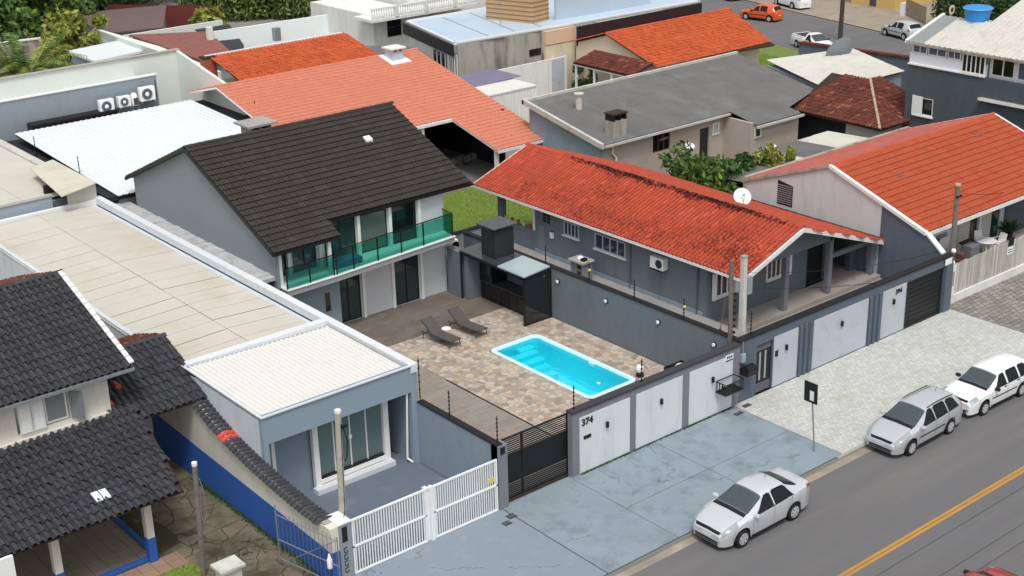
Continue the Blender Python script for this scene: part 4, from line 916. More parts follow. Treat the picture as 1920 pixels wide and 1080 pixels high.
tile_roof(B, M['tile_red'], (RX, 2.22, RZ3), (0, 1, 0), (1, 0, -sL), 17.75, 7.36*s2, .225, .38, .095, .022, PROF, jit=.004, keep=lambda u, v: u > v*.159-.1)
ridge_caps(B, M['tile_red'], (RX, 2.15, RZ3+.03), (RX, 20, RZ3+.03), .13, .4)
b = MB()                                                       # lichen and loose mortar along the ridge
for _ in range(1900):
    y = random.choice([random.uniform(3, 16.5), random.gauss(13, 1.5), random.gauss(7, 1.5)]); y = min(17, max(2.6, y)); x = RX-abs(random.gauss(0, .18))*(.6+.6*math.sin(y*1.3)**2); z = zm(x)+.115; r = random.uniform(.02, .07)
    a = random.uniform(0, 6.28); b.add([(x+r*math.cos(a+k*2.09), y+r*math.sin(a+k*2.09), z+.02+random.uniform(0, .03)) for k in range(3)], [(0, 1, 2)])
for _ in range(3600):
    cx, cy = random.choice([(12.4, 14.5), (12.1, 16.5), (12.0, 10), (11.9, 12.2), (12.2, 8), (11.9, 3.2), (12.6, 3.6), (13.5, 12.5), (13.2, 4.5), (12.3, 5.5)])
    x = max(11.45, min(14.9, random.gauss(cx, .45))); y = min(19.8, max(2.3, random.gauss(cy, .8))); z = zm(x)+.13; r = random.uniform(.012, .045); a = random.uniform(0, 6.28)
    b.add([(x+r*math.cos(a+k*2.09), y+r*math.sin(a+k*2.09), z+.01+random.uniform(0, .03)) for k in range(3)], [(0, 1, 2)])
for _ in range(2600):
    y = random.uniform(3.6, 15); x = 22.36-abs(random.gauss(0, .12)); z = zm(x)+.115; r = random.uniform(.02, .07); a = random.uniform(0, 6.28)
    b.add([(x+r*math.cos(a+k*2.09), y+r*math.sin(a+k*2.09), z+random.uniform(0, .04)) for k in range(3)], [(0, 1, 2)])
b.build('lichen', mat('lichen', '#2a1f1d', .95, .2), B, kind='stuff')
b = MB()
b.prism([(11.40, 2.12, zm(11.4)+.06), (RX, 2.12, RZ3+.06), (RX, 2.12, RZ3-.14), (11.4, 2.12, zm(11.4)-.14)], (0, .07, 0)); b.build('verge_board', M['white_frame'], B); MB().prism([(RX+.002, 2.12, RZ3+.06), (22.38, 3.37, zm(22.38)+.06), (22.38, 3.37, zm(22.38)-.16), (RX+.002, 2.12, RZ3-.14)], (-.01, .07, 0)).build('verge_board', M['white_frame'], B)
b = MB().box(11.33, 11.44, 2.15, 20.0, zm(11.43)-.13, zm(11.43)-.01); b.build('gutter', M['white_frame'], B)
MB().prism([(11.33, 20.02, zm(11.33)), (RX, 20.02, RZ3), (RX, 20.02, RZ3-.12), (11.33, 20.02, zm(11.33)-.12)], (0, .06, 0)).build('verge_board', M['white_frame'], B)
for y0, y1, z0, z1, n in ((12.73, 13.77, 2.63, 3.33, 4), (9.62, 11.63, 2.52, 3.28, 4)):
    window(B, 'X', 11.95, -1, y0, y1, z0, z1, n, mat('win_grey', '#b4b8bd', .6, .05), M['grey_glass'], .06, sill=M['white_frame'])
window(B, 'Y', 4.7, -1, 12.45, 13.6, 1.95, 3.1, 3, M['white_frame'], M['dark_glass'], .07, sill=M['white_frame'])
for a in (12.22, 13.62):
    o = bx('shutter', M['white_frame'], B, a, a+.22, 4.55, 4.64, 1.9, 3.12)
window(B, 'Y', 4.7, -1, 15.75, 17.0, 1.85, 2.8, 4, M['white_frame'], M['dark_glass'], .07, sill=M['white_frame']); bx('shutter', M['white_frame'], B, 17.05, 17.32, 4.55, 4.62, 1.8, 2.9)
for k_ in range(2):
    for j in range(3): bx('vent_block', M['dark_glass'], B, 11.92, 11.95, 14.8+k_*.28, 15.0+k_*.28, 2.88+j*.16, 2.98+j*.16)
bx('back_door', M['frame_grey'], B, 11.92, 11.95, 15.2, 15.65, 1.0, 2.65)
for y in (9.3, 5.2): MB().tube((11.9, y, .95), (11.9, y, zm(11.9)-.15), .035).build('downpipe', dw, B)
t = thing('air_conditioner', 'white outdoor unit hung high on the blue grey wall of the red roofed house', 'air conditioner', (12.0, 7.5, 2.8)); bx('casing', M['plastic_white'], t, 11.6, 11.9, 6.95, 7.75, 2.75, 3.28); MB().lathe((11.6, 7.22, 3.01), [(.2, 0), (.2, -.015)], 16, 'x').build('fan_grille', M['grey_glass'], t); bx('bracket', M['black_metal'], t, 11.55, 11.95, 7.0, 7.7, 2.69, 2.73)
t = thing('porch_lamp', 'white lamp on the blue grey wall beside the vent blocks', 'lamp', (12.1, 14.9, 2.4)); bx('shade', M['plastic_white'], t, 11.83, 11.93, 14.5, 14.7, 2.23, 2.53); bx('bracket', M['black_metal'], t, 11.85, 11.94, 14.55, 14.65, 2.53, 2.57)
t = thing('grill_stand', 'small grey masonry grill block standing in the raised side yard', 'grill', (11.0, 11.5, .96)); bx('block', M['frame_grey'], t, 10.75, 11.35, 11.2, 12.0, 1.2, 2.12); bx('top_slab', M['concrete'], t, 10.65, 11.42, 11.1, 12.1, 2.122, 2.2)
for j in range(3): bx('opening', M['dark_glass'], t, 10.735, 10.75, 11.3, 11.55, 1.28+j*.28, 1.46+j*.28)
t = thing('grill_items', 'white and black clutter on top of the grey grill block', 'clutter', (11, 11.5, 2.03)); MB().lathe((11.0, 11.6, 2.2), [(.15, 0), (.17, .08), (.08, .15), (.02, .17)], 9).build('bag', M['plastic_white'], t); bx('tray', M['black_metal'], t, 10.85, 11.1, 11.25, 11.45, 2.2, 2.32)
t = thing('planter_row', 'reddish pots lined on the low back porch wall', 'flower pots', (12.05, 17, 2.25))
for j in range(5): MB().lathe((12.04, 16.4+j*.45, 2.25), [(.07, 0), (.1, .18), (.08, .18)], 9).build('pot', mat(('terracotta', 'pot_white')[j % 3 == 1], ('#9a5a48', '#cfc8bd')[j % 3 == 1], .8), t)
t = thing('long_broom', 'thin broom leaning in the side yard near the twin poles', 'broom', (11, 3.1, .96)); MB().tube((11.2, 3.2, 1.22), (11.8, 3.5, 2.5), .018).build('handle', M['wood'], t); MB().lathe((11.18, 3.19, 1.2), [(.12, 0), (.1, .1), (.03, .16)], 8).build('head', M['black_metal'], t)

w = thing('street_wall', 'blue grey street wall with pale panels, ribbed pilasters and number 394', 'wall', (16, -.05, 0))
cv = mat('wall_navy', '#5b6673', .85, .05, .6, bump=.1, dirt=('#4b5460', .3, .7, .54), streak=True)
MB().wall('Y', -.12, .24, 8.65, 22.55, -.1, 2.6, [(9.66, 10.62, -.1, 2.14), (19.36, 22.12, -.1, 2.2)]).build('wall', cv, w)
bx('coping', M['black_paint'], w, 8.6, 22.6, -.17, .17, 2.602, 2.66)
for a, c in ((10.66, 12.12), (13.1, 16.64), (17.64, 19.28)): bx('panel', M['panel_grey'], w, a, c, -.142, -.118, .04, 2.22)
for a in (12.2, 12.5, 12.8, 16.72, 17.04, 17.36): bx('rib', cv, w, a, a+.13, -.2, -.122, 0, 2.24)
text(w, '394', .3, (18.5, -.155, 1.88), FR, M['black_paint'], 'house_number')
bx('end_post', cv, w, 22.13, 22.6, -.2, .2, -.1, 2.598); bx('plaque', M['white_metal'], w, 21.95, 22.45, -.215, -.202, 2.3, 2.58)
for z in (2.7, 2.15): MB().lathe((22.68, -.1, z), [(.02, 0), (.09, .03), (.11, .1), (.08, .18), (.02, .2)], 12).build('globe_lamp', M['plastic_white'], w, smooth=True)
for i, x in enumerate((11.37, 14.87, 18.37)):
    t = thing('wall_lamp', ('small black lamp on the narrow grey panel beside the dark door', 'small black lamp on the widest grey panel', 'small black lamp under the number 394')[i], 'wall lamp', (x, -.2, 1.5), 'small lamps on the street walls')
    MB().lathe((x, -.2, 1.48), [(.05, 0), (.06, .02), (.06, .2), (.05, .22)], 12).build('shade', M['black_metal'], t)
bx('intercom', M['black_metal'], w, 10.74, 10.9, -.17, -.142, 1.35, 1.6)
t = thing('pedestrian_gate', 'dark slatted pedestrian door with pale glass strips in the blue grey wall', 'door', (10.1, 0, 0)); bx('leaf', M['black_metal'], t, 9.68, 10.6, -.04, .02, 0, 2.12)
for a in (9.9, 10.22): bx('glass_strip', mat('strip_grey', '#9aa0a6', .3), t, a, a+.1, -.052, -.041, .55, 1.75)
for j in range(5): bx('slat', M['frame_grey'], t, 9.72, 10.56, -.06, -.041, .06+j*.08, .09+j*.08); bx('slat', M['frame_grey'], t, 9.72, 10.56, -.06, -.041, 1.85+j*.055, 1.87+j*.055)
t = thing('garage_gate', 'wide black solid garage door at the right end of the blue grey wall', 'garage door', (20.7, 0, 0)); bx('leaf', mat('gate_black', '#1d1e20', .45, .12, 1.5), t, 19.4, 22.1, -.03, .03, 0.02, 2.18)
for j in range(9): bx('rib', M['black_metal'], t, 19.4, 22.1, -.042, -.031, .2+j*.22, .225+j*.22)
t = thing('letter_box', 'rounded black letter box beside the dark pedestrian door', 'letter box', (8.95, -.4, 1.4)); MB().lathe((8.6, -.45, 1.5), [(.02, 0), (.2, .02), (.2, .5), (.02, .52)], 14, 'x').build('drum', M['black_metal'], t, smooth=True); bx('box', M['black_metal'], t, 8.62, 9.1, -.6, -.14, 1.28, 1.5)
t = thing('meter_unit', 'small pale electricity meter on the pole side of the wall', 'meter', (8.75, -.2, 1.9)); bx('case', mat('meter_case', '#9fb0b8', .5), t, 8.66, 8.86, -.26, -.13, 1.75, 2.1); MB().tube((8.76, -.18, 2.1), (8.76, -.18, 2.6), .03).build('conduit', M['steel'], t)

# ================================================================ RIGHT HOUSE (orange red gable roof)
H3 = thing('gabled_house', 'white gabled house with orange red tile roof and small front patio', 'house', (29, 6, 0))
def z3(y): return 5.28-abs(y-6.75)*.352
wg = mat('gable_white', '#c8d2d4', .85, .04, .4, bump=.1, dirt=('#a9a3a1', .45, .5, .57), streak=True)
MB().prism([(22.45, 3.67, .5), (22.45, 11.8, .5), (22.45, 11.8, z3(11.8)-.06), (22.45, 6.75, 5.2), (22.45, 3.67, z3(3.67)-.06)], (.16, 0, 0)).build('gable_wall', wg, H3)
MB().prism([(22.44, .35, .0), (22.44, 3.66, .0), (22.44, 3.66, z3(3.66)-.06), (22.44, 1.3, z3(1.3)-.06), (22.44, .35, 2.5)], (.17, 0, 0)).build('gable_wall', cv, H3, label='blue grey lower part of the gable wall')
MB().prism([(22.40, 1.3, z3(1.3)-.02), (22.40, .3, 2.55), (22.40, .3, 2.64), (22.40, 1.3, z3(1.3)+.08)], (.3, 0, 0)).build('parapet_cap', M['white_frame'], H3)
for pts in ([(22.4, 6.75), (36, 6.75), (36, 1.25), (22.4, 1.25)], [(22.4, 6.75), (22.4, 11.8), (36, 11.8), (36, 6.75)]): slab(H3, M['tile_deck'], [(x, y, z3(y)) for x, y in pts], .08)
s3 = math.hypot(1, .352)
to = M['tile_orange2']
tile_roof(H3, to, (22.6, 6.75, 5.28), (1, 0, 0), (0, -1, -.352), 13.3, 5.5*s3, .28, .40, .07, .06, FP, single=300, jit=.003)
tile_roof(H3, mat('tile_faded', '#b8645a', .85, .12, .6, island=.12, dirt=('#7d6a66', .6, .8, .5)), (22.6, 6.75, 5.28), (1, 0, 0), (0, 1, -.352), 13.3, 5.0*s3, .30, .38, .045, .03, FP)
ridge_caps(H3, to, (22.5, 6.75, 5.3), (36, 6.75, 5.3), .11, .4)
MB().prism([(22.36, 1.22, z3(1.22)+.07), (22.36, 6.75, 5.36), (22.36, 6.75, 5.2), (22.36, 1.22, z3(1.22)-.1)], (.2, 0, 0)).build('verge_board', M['white_frame'], H3); MB().prism([(22.36, 11.9, z3(11.9)+.05), (22.36, 6.75, 5.34), (22.36, 6.75, 5.2), (22.36, 11.9, z3(11.9)-.1)], (.12, 0, 0)).build('verge_board', M['concrete_old'], H3)
MB().prism([(35.95, 1.22, z3(1.22)+.07), (35.95, 6.75, 5.36), (35.95, 11.9, z3(11.9)+.07), (35.95, 11.9, z3(11.9)-.1), (35.95, 6.75, 5.2), (35.95, 1.22, z3(1.22)-.1)], (.14, 0, 0)).build('verge_board', M['white_frame'], H3)
bx('eave_board', M['white_frame'], H3, 22.6, 36, 1.14, 1.22, z3(1.22)-.14, z3(1.22)+.03); bx('rear_parapet', M['concrete_old'], H3, 22.4, 36, 11.8, 12.0, 2.9, z3(11.8)+.12)
for P in ((32.6, 5.9), (24.9, 4.9)):
    MB().prism([(P[0], P[1], z3(P[1])+.1), (P[0]+.5, P[1], z3(P[1])+.1), (P[0]+.5, P[1]-.4, z3(P[1]-.4)+.1), (P[0], P[1]-.4, z3(P[1]-.4)+.1)], (0, 0, .02)).build('roof_patch', mat('patch_brown', '#86473a', .8), H3)
MB().prism([(22.43, 8.86, 2.72), (22.43, 9.8, 2.72), (22.43, 9.8, 3.92), (22.43, 8.86, 3.78)], (.02, 0, 0)).build('louvred_window', M['dark_glass'], H3)
for j in range(9): bx('louvre', M['frame_grey'], H3, 22.41, 22.43, 8.9, 9.76, 2.8+j*.11, 2.85+j*.11)
MB().wall('Y', 2.9, .15, 22.62, 36, 0, 3.6, [(28.6, 29.3, .4, 2.6), (30.4, 31.2, .4, 2.6)]).build('front_wall', wg, H3)
window(H3, 'Y', 2.9, -1, 25.6, 26.8, 1.15, 2.1, 1, M['white_frame'], mat('pane_pale', '#8f999c', .3, .05), .11); MB().prism([(25.8, 2.8, 1.3), (26.6, 2.8, 1.3), (26.6, 2.6, 1.9), (25.8, 2.6, 1.9)], (0, .03, 0)).build('tilted_sash', M['white_frame'], H3)
for a in (27.6, 29.5): bx('curtain_panel', mat('pale_panel', '#b9b7b2', .8), H3, a, a+.9, 2.86, 2.9, .55, 2.7)
bx('door', M['dark_glass'], H3, 28.6, 29.3, 2.95, 3.0, .55, 2.6); bx('door', M['teal_glass'], H3, 30.4, 31.2, 2.95, 3.0, .55, 2.6); bx('jamb', M['white_frame'], H3, 29.3, 29.42, 2.8, 2.9, .55, 2.8)
bx('patio_floor', mat('patio', '#b1a9a0', .85, .1), H3, 22.62, 36, .4, 2.88, -.1, .55)
MB().box(31.6, 36, 2.8, 2.89, .56, 3.3).build('dark_wall', dw, H3)
pf_ = thing('picket_fence', 'weathered white picket fence on a white base beside the cobbles', 'fence', (29, .3, 0))
wf = mat('picket', '#c3bfb8', .85, .2, 3, island=.2, dirt=('#8a847b', .7, 3, .48), streak=True)
bx('base_wall', M['white_wall'], pf_, 22.75, 36.5, .18, .38, -.1, .38); bx('rail', M['wood'], pf_, 22.8, 36.5, .3, .34, .6, .68); bx('rail', M['wood'], pf_, 22.8, 36.5, .3, .34, 1.5, 1.58)
for i in range(95):
    x = 23.45+i*.137; MB().box(x, x+.115, .262, .29, .36, 1.86+random.uniform(-.03, .03)).build('picket', wf, pf_)
bx('meter_frame', M['white_frame'], pf_, 22.8, 23.4, .14, .179, .4, 1.9); bx('meter_door', M['concrete_old'], pf_, 22.95, 23.3, .12, .139, .9, 1.6)
t = thing('warning_sign', 'black and white notice with red text hung on the picket fence', 'sign', (28, .25, 1.5)); bx('black_board', M['black_paint'], t, 27.75, 28.2, .235, .255, 1.62, 2.02); bx('white_board', M['white_metal'], t, 27.7, 28.15, .235, .255, 1.2, 1.58)
b = MB()
for j in range(2): b.box(27.76, 28.08, .23, .235, 1.3+j*.12, 1.34+j*.12)
b.build('print', mat('maroon', ''), t)
# patio furniture
t = thing('patio_table', 'round white plastic table on the patio behind the picket fence', 'table', (28.6, 1.95, .55)); MB().lathe((28.6, 1.95, 1.27), [(.02, 0), (.5, 0), (.52, .02), (.5, .04), (.02, .04)], 20).build('tabletop', M['plastic_white'], t)
for a in range(4): MB().tube((28.6+.3*math.cos(a*1.57+.7), 1.95+.3*math.sin(a*1.57+.7), 1.27), (28.6+.4*math.cos(a*1.57+.7), 1.95+.4*math.sin(a*1.57+.7), .55), .03).build('leg', M['plastic_white'], t)
def chair(x, y, rz, lab):
    y += .5
    t = thing('plastic_chair', lab, 'chair', (0, 0, 0), 'white chairs on the patio'); MB().box(-.22, .22, -.22, .22, .42, .45).build('seat', M['plastic_white'], t); MB().prism([(-.22, .2, .45), (.22, .2, .45), (.2, .3, .88), (-.2, .3, .88)], (0, .03, 0)).build('backrest', M['plastic_white'], t)
    for a in (-.2, .2):
        for c in (-.2, .2): MB().tube((a, c, .43), (a*1.15, c*1.15, 0), .02).build('leg', M['plastic_white'], t)
    for a in (-.24, .24): MB().path([(a, -.2, .43), (a, -.2, .65), (a, .22, .65)], .018, 5).build('armrest', M['plastic_white'], t)
    t.location = (x, y, .55); t.rotation_euler[2] = rz
chair(29.1, 2.05, R(-30), 'white plastic chair behind the round patio table'); chair(29.5, 1.3, R(-100), 'white plastic chair at the right side of the round patio table'); chair(28.7, .9, R(180), 'white plastic chair between the patio table and the pickets')
t = thing('laundry_cart', 'grey wheeled rubbish bin with open lid beside the patio table', 'bin', (27.1, 1.8, .55)); MB().prism([(26.7, 1.5, .62), (27.4, 1.5, .62), (27.4, 2.1, .62), (26.7, 2.1, .62)], (0, 0, .9)).build('body', mat('bin_grey', '#7b7d84', .6, .05), t, bevel=.03); bx('lid', M['black_metal'], t, 26.65, 27.5, 2.0, 2.2, 1.53, 1.6)
for y in (1.5, 2.1): MB().lathe((27.3, y, .68), [(.13, -.03), (.13, .03)], 12, 'y').build('wheel', M['black_metal'], t)
t = thing('stacked_bundle', 'brownish bundle of boxes by the patio window', 'bundle', (25.9, 1.6, .55)); MB().box(25.7, 26.25, 1.3, 1.9, .55, 1.15).build('box', mat('cardboard', '#6b4d48', .9, .2, 4), t, bevel=.02); MB().box(25.8, 26.15, 1.4, 1.8, 1.15, 1.4).build('box', mat('cardboard', ''), t)
t = thing('potted_plant', 'dark potted plant against the patio wall', 'plant', (31.6, 2.3, .55)); MB().lathe((31.4, 2.4, .55), [(.14, 0), (.2, .35), (.17, .35)], 10).build('pot', M['black_metal'], t)
b = MB()
for _ in range(160):
    a, e = random.uniform(0, 6.28), random.uniform(.2, 1.4); p = Vector((31.4, 2.4, .9)); d = Vector((math.cos(a)*math.cos(e), math.sin(a)*math.cos(e), math.sin(e)))*random.uniform(.3, .8); s_ = d.cross(Vector((0, 0, 1))).normalized()*.05
    b.add([p+d*.3, p+d*.7+s_, p+d, p+d*.7-s_], [(0, 1, 2, 3)])
b.build('leaves', M['leaf_dark'], t)

# ================================================================ POLES, WIRES, SIGN
def pole(name, base, top, r0, r1, m, label, n=8, cat='utility pole', square=False):
    t = thing(name, label, cat, base); MB().tube(base, top, r0, r1, 4 if square else n).build('shaft', m, t); return t
t = pole('utility_pole', (-9.25, .44, 0), (-9.12, .36, 5.45), .13, .10, M['pole_concrete'], 'pale square concrete pole with cables in front of the shop window', square=False); MB().tube((-9.12, .36, 5.45), (-9.12, .36, 5.55), .11).build('cap', M['white_frame'], t)
b = MB().path([(-9.05, .25, 5.0), (-8.95, .2, 4.5), (-9.0, .2, 4.0), (-9.05, .25, 3.8)], .02, 5).path([(-9.1, .25, 5.1), (-9.2, .15, 4.2), (-9.3, .1, 2.2), (-9.9, -.2, .9)], .012, 5); b.build('cable', M['black_metal'], t); bx('bracket', M['black_metal'], t, -9.1, -8.9, .2, .3, 4.95, 5.05)
t = pole('utility_pole', (-12.92, 2.95, 0), (-12.80, 2.9, 3.95), .09, .085, mat('pole_dark', '#77706a', .9, .2, 3, dirt=('#3f3b37', .6, 4, .5)), 'weathered grey pole with white cap in the broken concrete yard'); MB().tube((-12.8, 2.9, 3.95), (-12.8, 2.9, 4.06), .09).build('cap', M['white_frame'], t); MB().path([(-12.72, 2.85, 3.5), (-12.65, 2.8, 3.0), (-12.66, 2.8, 2.2), (-12.74, 2.85, 1.9), (-12.8, 2.85, 2.3), (-12.74, 2.82, 3.2)], .014, 5).build('wire_loop', M['steel'], t)
t = pole('utility_pole', (9.28, .32, 0), (9.18, .3, 5.85), .17, .13, mat('pole_white', '#c9c8c4', .85, .08, 2, dirt=('#9a968e', .5, 3, .5)), 'thick white concrete pole at the joint of the two street walls', square=True); MB().tube((9.18, .3, 5.85), (9.18, .3, 5.9), .16, n=4).build('cap', M['concrete'], t); bx('meter_cabinet', M['grey_wall'], t, 9.3, 9.55, .15, .4, 4.3, 5.0)
t = pole('utility_pole', (9.02, .66, 0), (8.94, .72, 5.65), .10, .09, mat('pole_dark', ''), 'thin dark pole with insulators beside the thick white pole'); 
for k_ in range(7): MB().lathe((9.0+.09, .6, 2.6+k_*.27), [(.03, 0), (.06, .03), (.06, .09), (.03, .12)], 8).build('insulator', M['black_metal'], t)
efence(9.45, .05, 2.6, 1.0, 0, 'black insulator rod just right of the thick white pole'); efence(-8.9, 40, 4.3, 1, lab='black fence post at the far left roof edge') if False else None
t = pole('utility_pole', (22.92, .1, 0), (22.86, .12, 5.78), .13, .11, mat('pole_dark', ''), 'weathered pole rising behind the plaque at the corner post'); MB().lathe((22.86, .12, 5.7), [(.12, 0), (.13, .04), (.13, .1)], 8).build('cap', M['pole_concrete'], t); bx('bracket', M['black_metal'], t, 22.75, 23.1, .0, .1, 5.2, 5.28)
def sag(p0, p1, s, n=14):
    p0, p1 = Vector(p0), Vector(p1); return [p0.lerp(p1, i/n)-Vector((0, 0, s*4*(i/n)*(1-i/n))) for i in range(n+1)]
def cable(p0, p1, s, r, lab, group='overhead cables'):
    o = MB().path(sag(p0, p1, s), r, 4).build('overhead_cable', M['black_metal'], None, label=lab, cat='cable', group=group); return o
cable((9.3, .2, 4.6), (22.9, .0, 1.9), .35, .012, 'thin cable sagging from the white pole across the panelled wall to the corner post')
cable((9.3, .2, 5.2), (38, 1.0, 2.6), 1.4, .010, 'long thin cable sagging from the white pole past the cobbled forecourt')
cable((22.9, .1, 5.4), (32, 2.4, 3.1), .2, .012, 'short cable from the corner pole to the gabled house eave')
for i, y in enumerate((-10.98, -12.28, -12.88)): sheet('tar_seam', mat('tar', '#3c3a3b', .8, .1), -80, 140, y-.012, y+.012, -.0755)
t = thing('bus_stop_sign', 'black rectangular sign with white symbol on a thin leaning post', 'street sign', (7.76, -4.62, 0))
MB().tube((7.76, -4.62, 0), (7.52, -4.5, 2.78), .028).build('post', M['steel'], t)
MB().prism([(7.53, -4.22, 2.02), (7.53, -4.80, 2.02), (7.50, -4.80, 2.82), (7.50, -4.22, 2.82)], (-.03, 0, 0)).build('board', M['black_paint'], t)
MB().prism([(7.497, -4.48, 2.12), (7.497, -4.66, 2.12), (7.48, -4.66, 2.5), (7.48, -4.48, 2.5)], (-.006, 0, 0)).build('symbol', M['white_metal'], t)
# ================================================================ BUILDINGS BEHIND
# --- white metal roof annex
t = thing('metal_roof_annex', 'annex with bright white ribbed metal roof and black edging', 'building', (3, 36, 0))
MB().box(-2.6, 9.7, 30.4, 44.2, -.1, 3.7).build('walls', M['grey_wall'], t)
bx('roof_edge', mat('edge_black', '#26292e', .8, .1), t, -3.2, 9.9, 30.3, 44.2, 3.72, 3.95)
vv = Vector((0, -13.2, -.55))
for i in range(11): corr(t, M['sheet_bright'], (-2.75+i*.985, 43.3, 4.55), (1, 0, 0), vv, .985, vv.length, .33, .03, 'trap', 'roof_sheet')
b = MB().prism([(-2.7, 43.28, 4.4), (-2.7, 30.1, 3.9), (-2.7, 30.1, 3.96), (-2.7, 43.28, 4.52)], (10.7, 0, 0)); b.build('roof_frame', M['black_metal'], t)
pw = thing('parapet_wall', 'grey parapet wall with white coping above the bright metal roof', 'wall', (0, 44.5, 0))
bx('wall', M['grey_wall'], pw, -14, 6.55, 44.4, 44.6, -.1, 6.15); bx('coping', M['white_frame'], pw, -14, 6.6, 44.35, 44.7, 6.152, 6.22); bx('roof_ledge', mat('ledge', '#bfc9c8', .8, .08), pw, -14, 6.5, 44.7, 47.4, 5.6, 5.7); bx('beam', M['black_metal'], pw, -1.6, 3.6, 43.6, 44.35, 4.35, 4.75)
b = thing('white_wall', 'tall off white wall with corner behind the grey parapet', 'wall', (5, 46, 0)); ww = mat('wall_pale', '#dfe3dc', .85, .04, .4, dirt=('#c0c8bf', .4, .5, .54))
bx('rear_wall', ww, b, -14, 9.6, 47.4, 47.6, -.1, 6.75); MB().prism([(9.4, 47.4, -.1), (9.4, 39, -.1), (9.4, 39, 5.2), (9.4, 47.4, 6.75)], (.2, 0, 0)).build('side_wall', ww, b); bx('coping', mat('cap_old', '#a9a49c', .9, .2, 3), b, -14, 9.7, 47.3, 47.7, 6.752, 6.8)
def ac_unit(x, y, z, w, hgt, lab):
    t = thing('air_conditioner', lab, 'air conditioner', (x, y, z), 'air conditioners beside the bright metal roof')
    MB().box(x, x+w, y, y+.35, z, z+hgt).build('casing', M['plastic_white'], t, bevel=.015)
    MB().lathe((x+w*.45, y-.005, z+hgt/2), [(hgt*.42, 0), (hgt*.42, -.02), (hgt*.38, -.025)], 20, 'y').build('fan_guard', M['steel'], t)
    MB().lathe((x+w*.45, y-.025, z+hgt/2), [(hgt*.37, 0), (hgt*.37, -.006)], 20, 'y').build('fan_opening', M['grey_glass'], t)
    MB().lathe((x+w*.45, y-.032, z+hgt/2), [(hgt*.16, 0), (hgt*.12, -.02)], 14, 'y').build('hub', M['plastic_white'], t)
    MB().box(x+.05, x+.1, y-.02, y+.4, z-.12, z).box(x+w-.1, x+w-.05, y-.02, y+.4, z-.12, z).build('feet', M['steel'], t)
ac_unit(2.55, 43.7, 4.62, .88, .76, 'leftmost of the white outdoor units by the metal roof'); ac_unit(3.75, 43.75, 4.75, .75, .62, 'smallest white outdoor unit, between the other two'); ac_unit(5.15, 43.8, 4.85, .95, .82, 'rightmost and largest white outdoor unit by the metal roof')
t = thing('water_heater', 'small domed white tank between the outdoor units', 'tank', (4.8, 44, 4.7)); MB().lathe((4.82, 44.0, 4.7), [(.2, 0), (.2, .55), (.16, .68), (.05, .74)], 12).build('tank', M['plastic_white'], t, smooth=True); MB().box(4.7, 4.95, 43.78, 43.82, 4.75, 5.15).build('panel', M['dark_glass'], t)
for i, (x, y, z) in enumerate(((-2.9, 40, 3.95), (-2.75, 34.6, 3.95), (6.35, 44.2, 4.8), (9.7, 43.9, 4.2), (9.2, 37.5, 4.2))):
    efence(x, y, z, 1.15, 0, ('black rod at the far left corner of the bright metal roof', 'black rod nearer the cream raised roof', 'black rod beside the largest outdoor unit', 'black rod before the tall white wall', 'black rod beside the concrete chimney')[i])
bx('black_terrace', mat('edge_black', ''), None, 8.1, 9.9, 36, 44.3, 4.0, 4.15, label='black flat roof strip beside the bright metal roof', cat='roof')
# --- further tan roofs on the left
t = thing('tan_annex', 'flat annex with tan sheets and pale blue parapet at the left edge', 'building', (-8, 36, 0))
bx('body', M['grey_wall'], t, -16, -3.5, 31.9, 44, -.1, 3.9); bx('parapet', mat('parapet_blue', '#a7b6c4', .85, .06, .5, dirt=('#8593a0', .4, .8, .5)), t, -16, -5.5, 31.5, 31.7, 3.4, 4.25); bx('cap', M['concrete'], t, -16, -5.45, 31.45, 31.78, 4.252, 4.3)
for i in range(11):
    for (x0, x1) in ((-12.6, -9.4), (-9.4, -6.6), (-6.6, -3.75)):
        corr(t, M['sheet_tan'], (x0, 32+i*1.085, 4.06+(.02 if x0 > -9 else 0)), (0, 1, 0), (1, 0, .0), 1.065, x1-x0+.04, .177, .015, 'sine', 'roof_sheet')
bx('edge', M['sheet_weather'], t, -3.75, -3.3, 31.9, 44, 3.9, 4.2)
t = thing('raised_roof', 'small raised cream sheet roof over a dark opening beside the metal roof', 'roof', (-4.5, 33, 4))
MB().prism([(-5.62, 29.9, 4.62), (-3.5, 30.7, 4.66), (-3.45, 36.2, 4.66), (-4.9, 35.6, 4.62)], (0, 0, .05)).build('sheet', mat('sheet_cream', '#cdc8b8', .85, .07, .8, dirt=('#a9a28c', .5, .7, .5)), t)
MB().box(-4.95, -3.5, 30.9, 31.0, 3.6, 4.55).build('fascia', M['sheet_weather'], t); MB().box(-3.6, -3.45, 31, 36, 3.9, 4.6).build('side', M['cream_wall'], t); bx('inner', M['deck_dark'], t, -5.4, -3.6, 32.6, 32.8, 3.6, 4.5)
bx('rear_cross_wall', M['white_frame'], None, -9.6, -3.2, 30.75, 31.0, 3.3, 3.85, label='white cross parapet between the tan roofs', cat='wall')

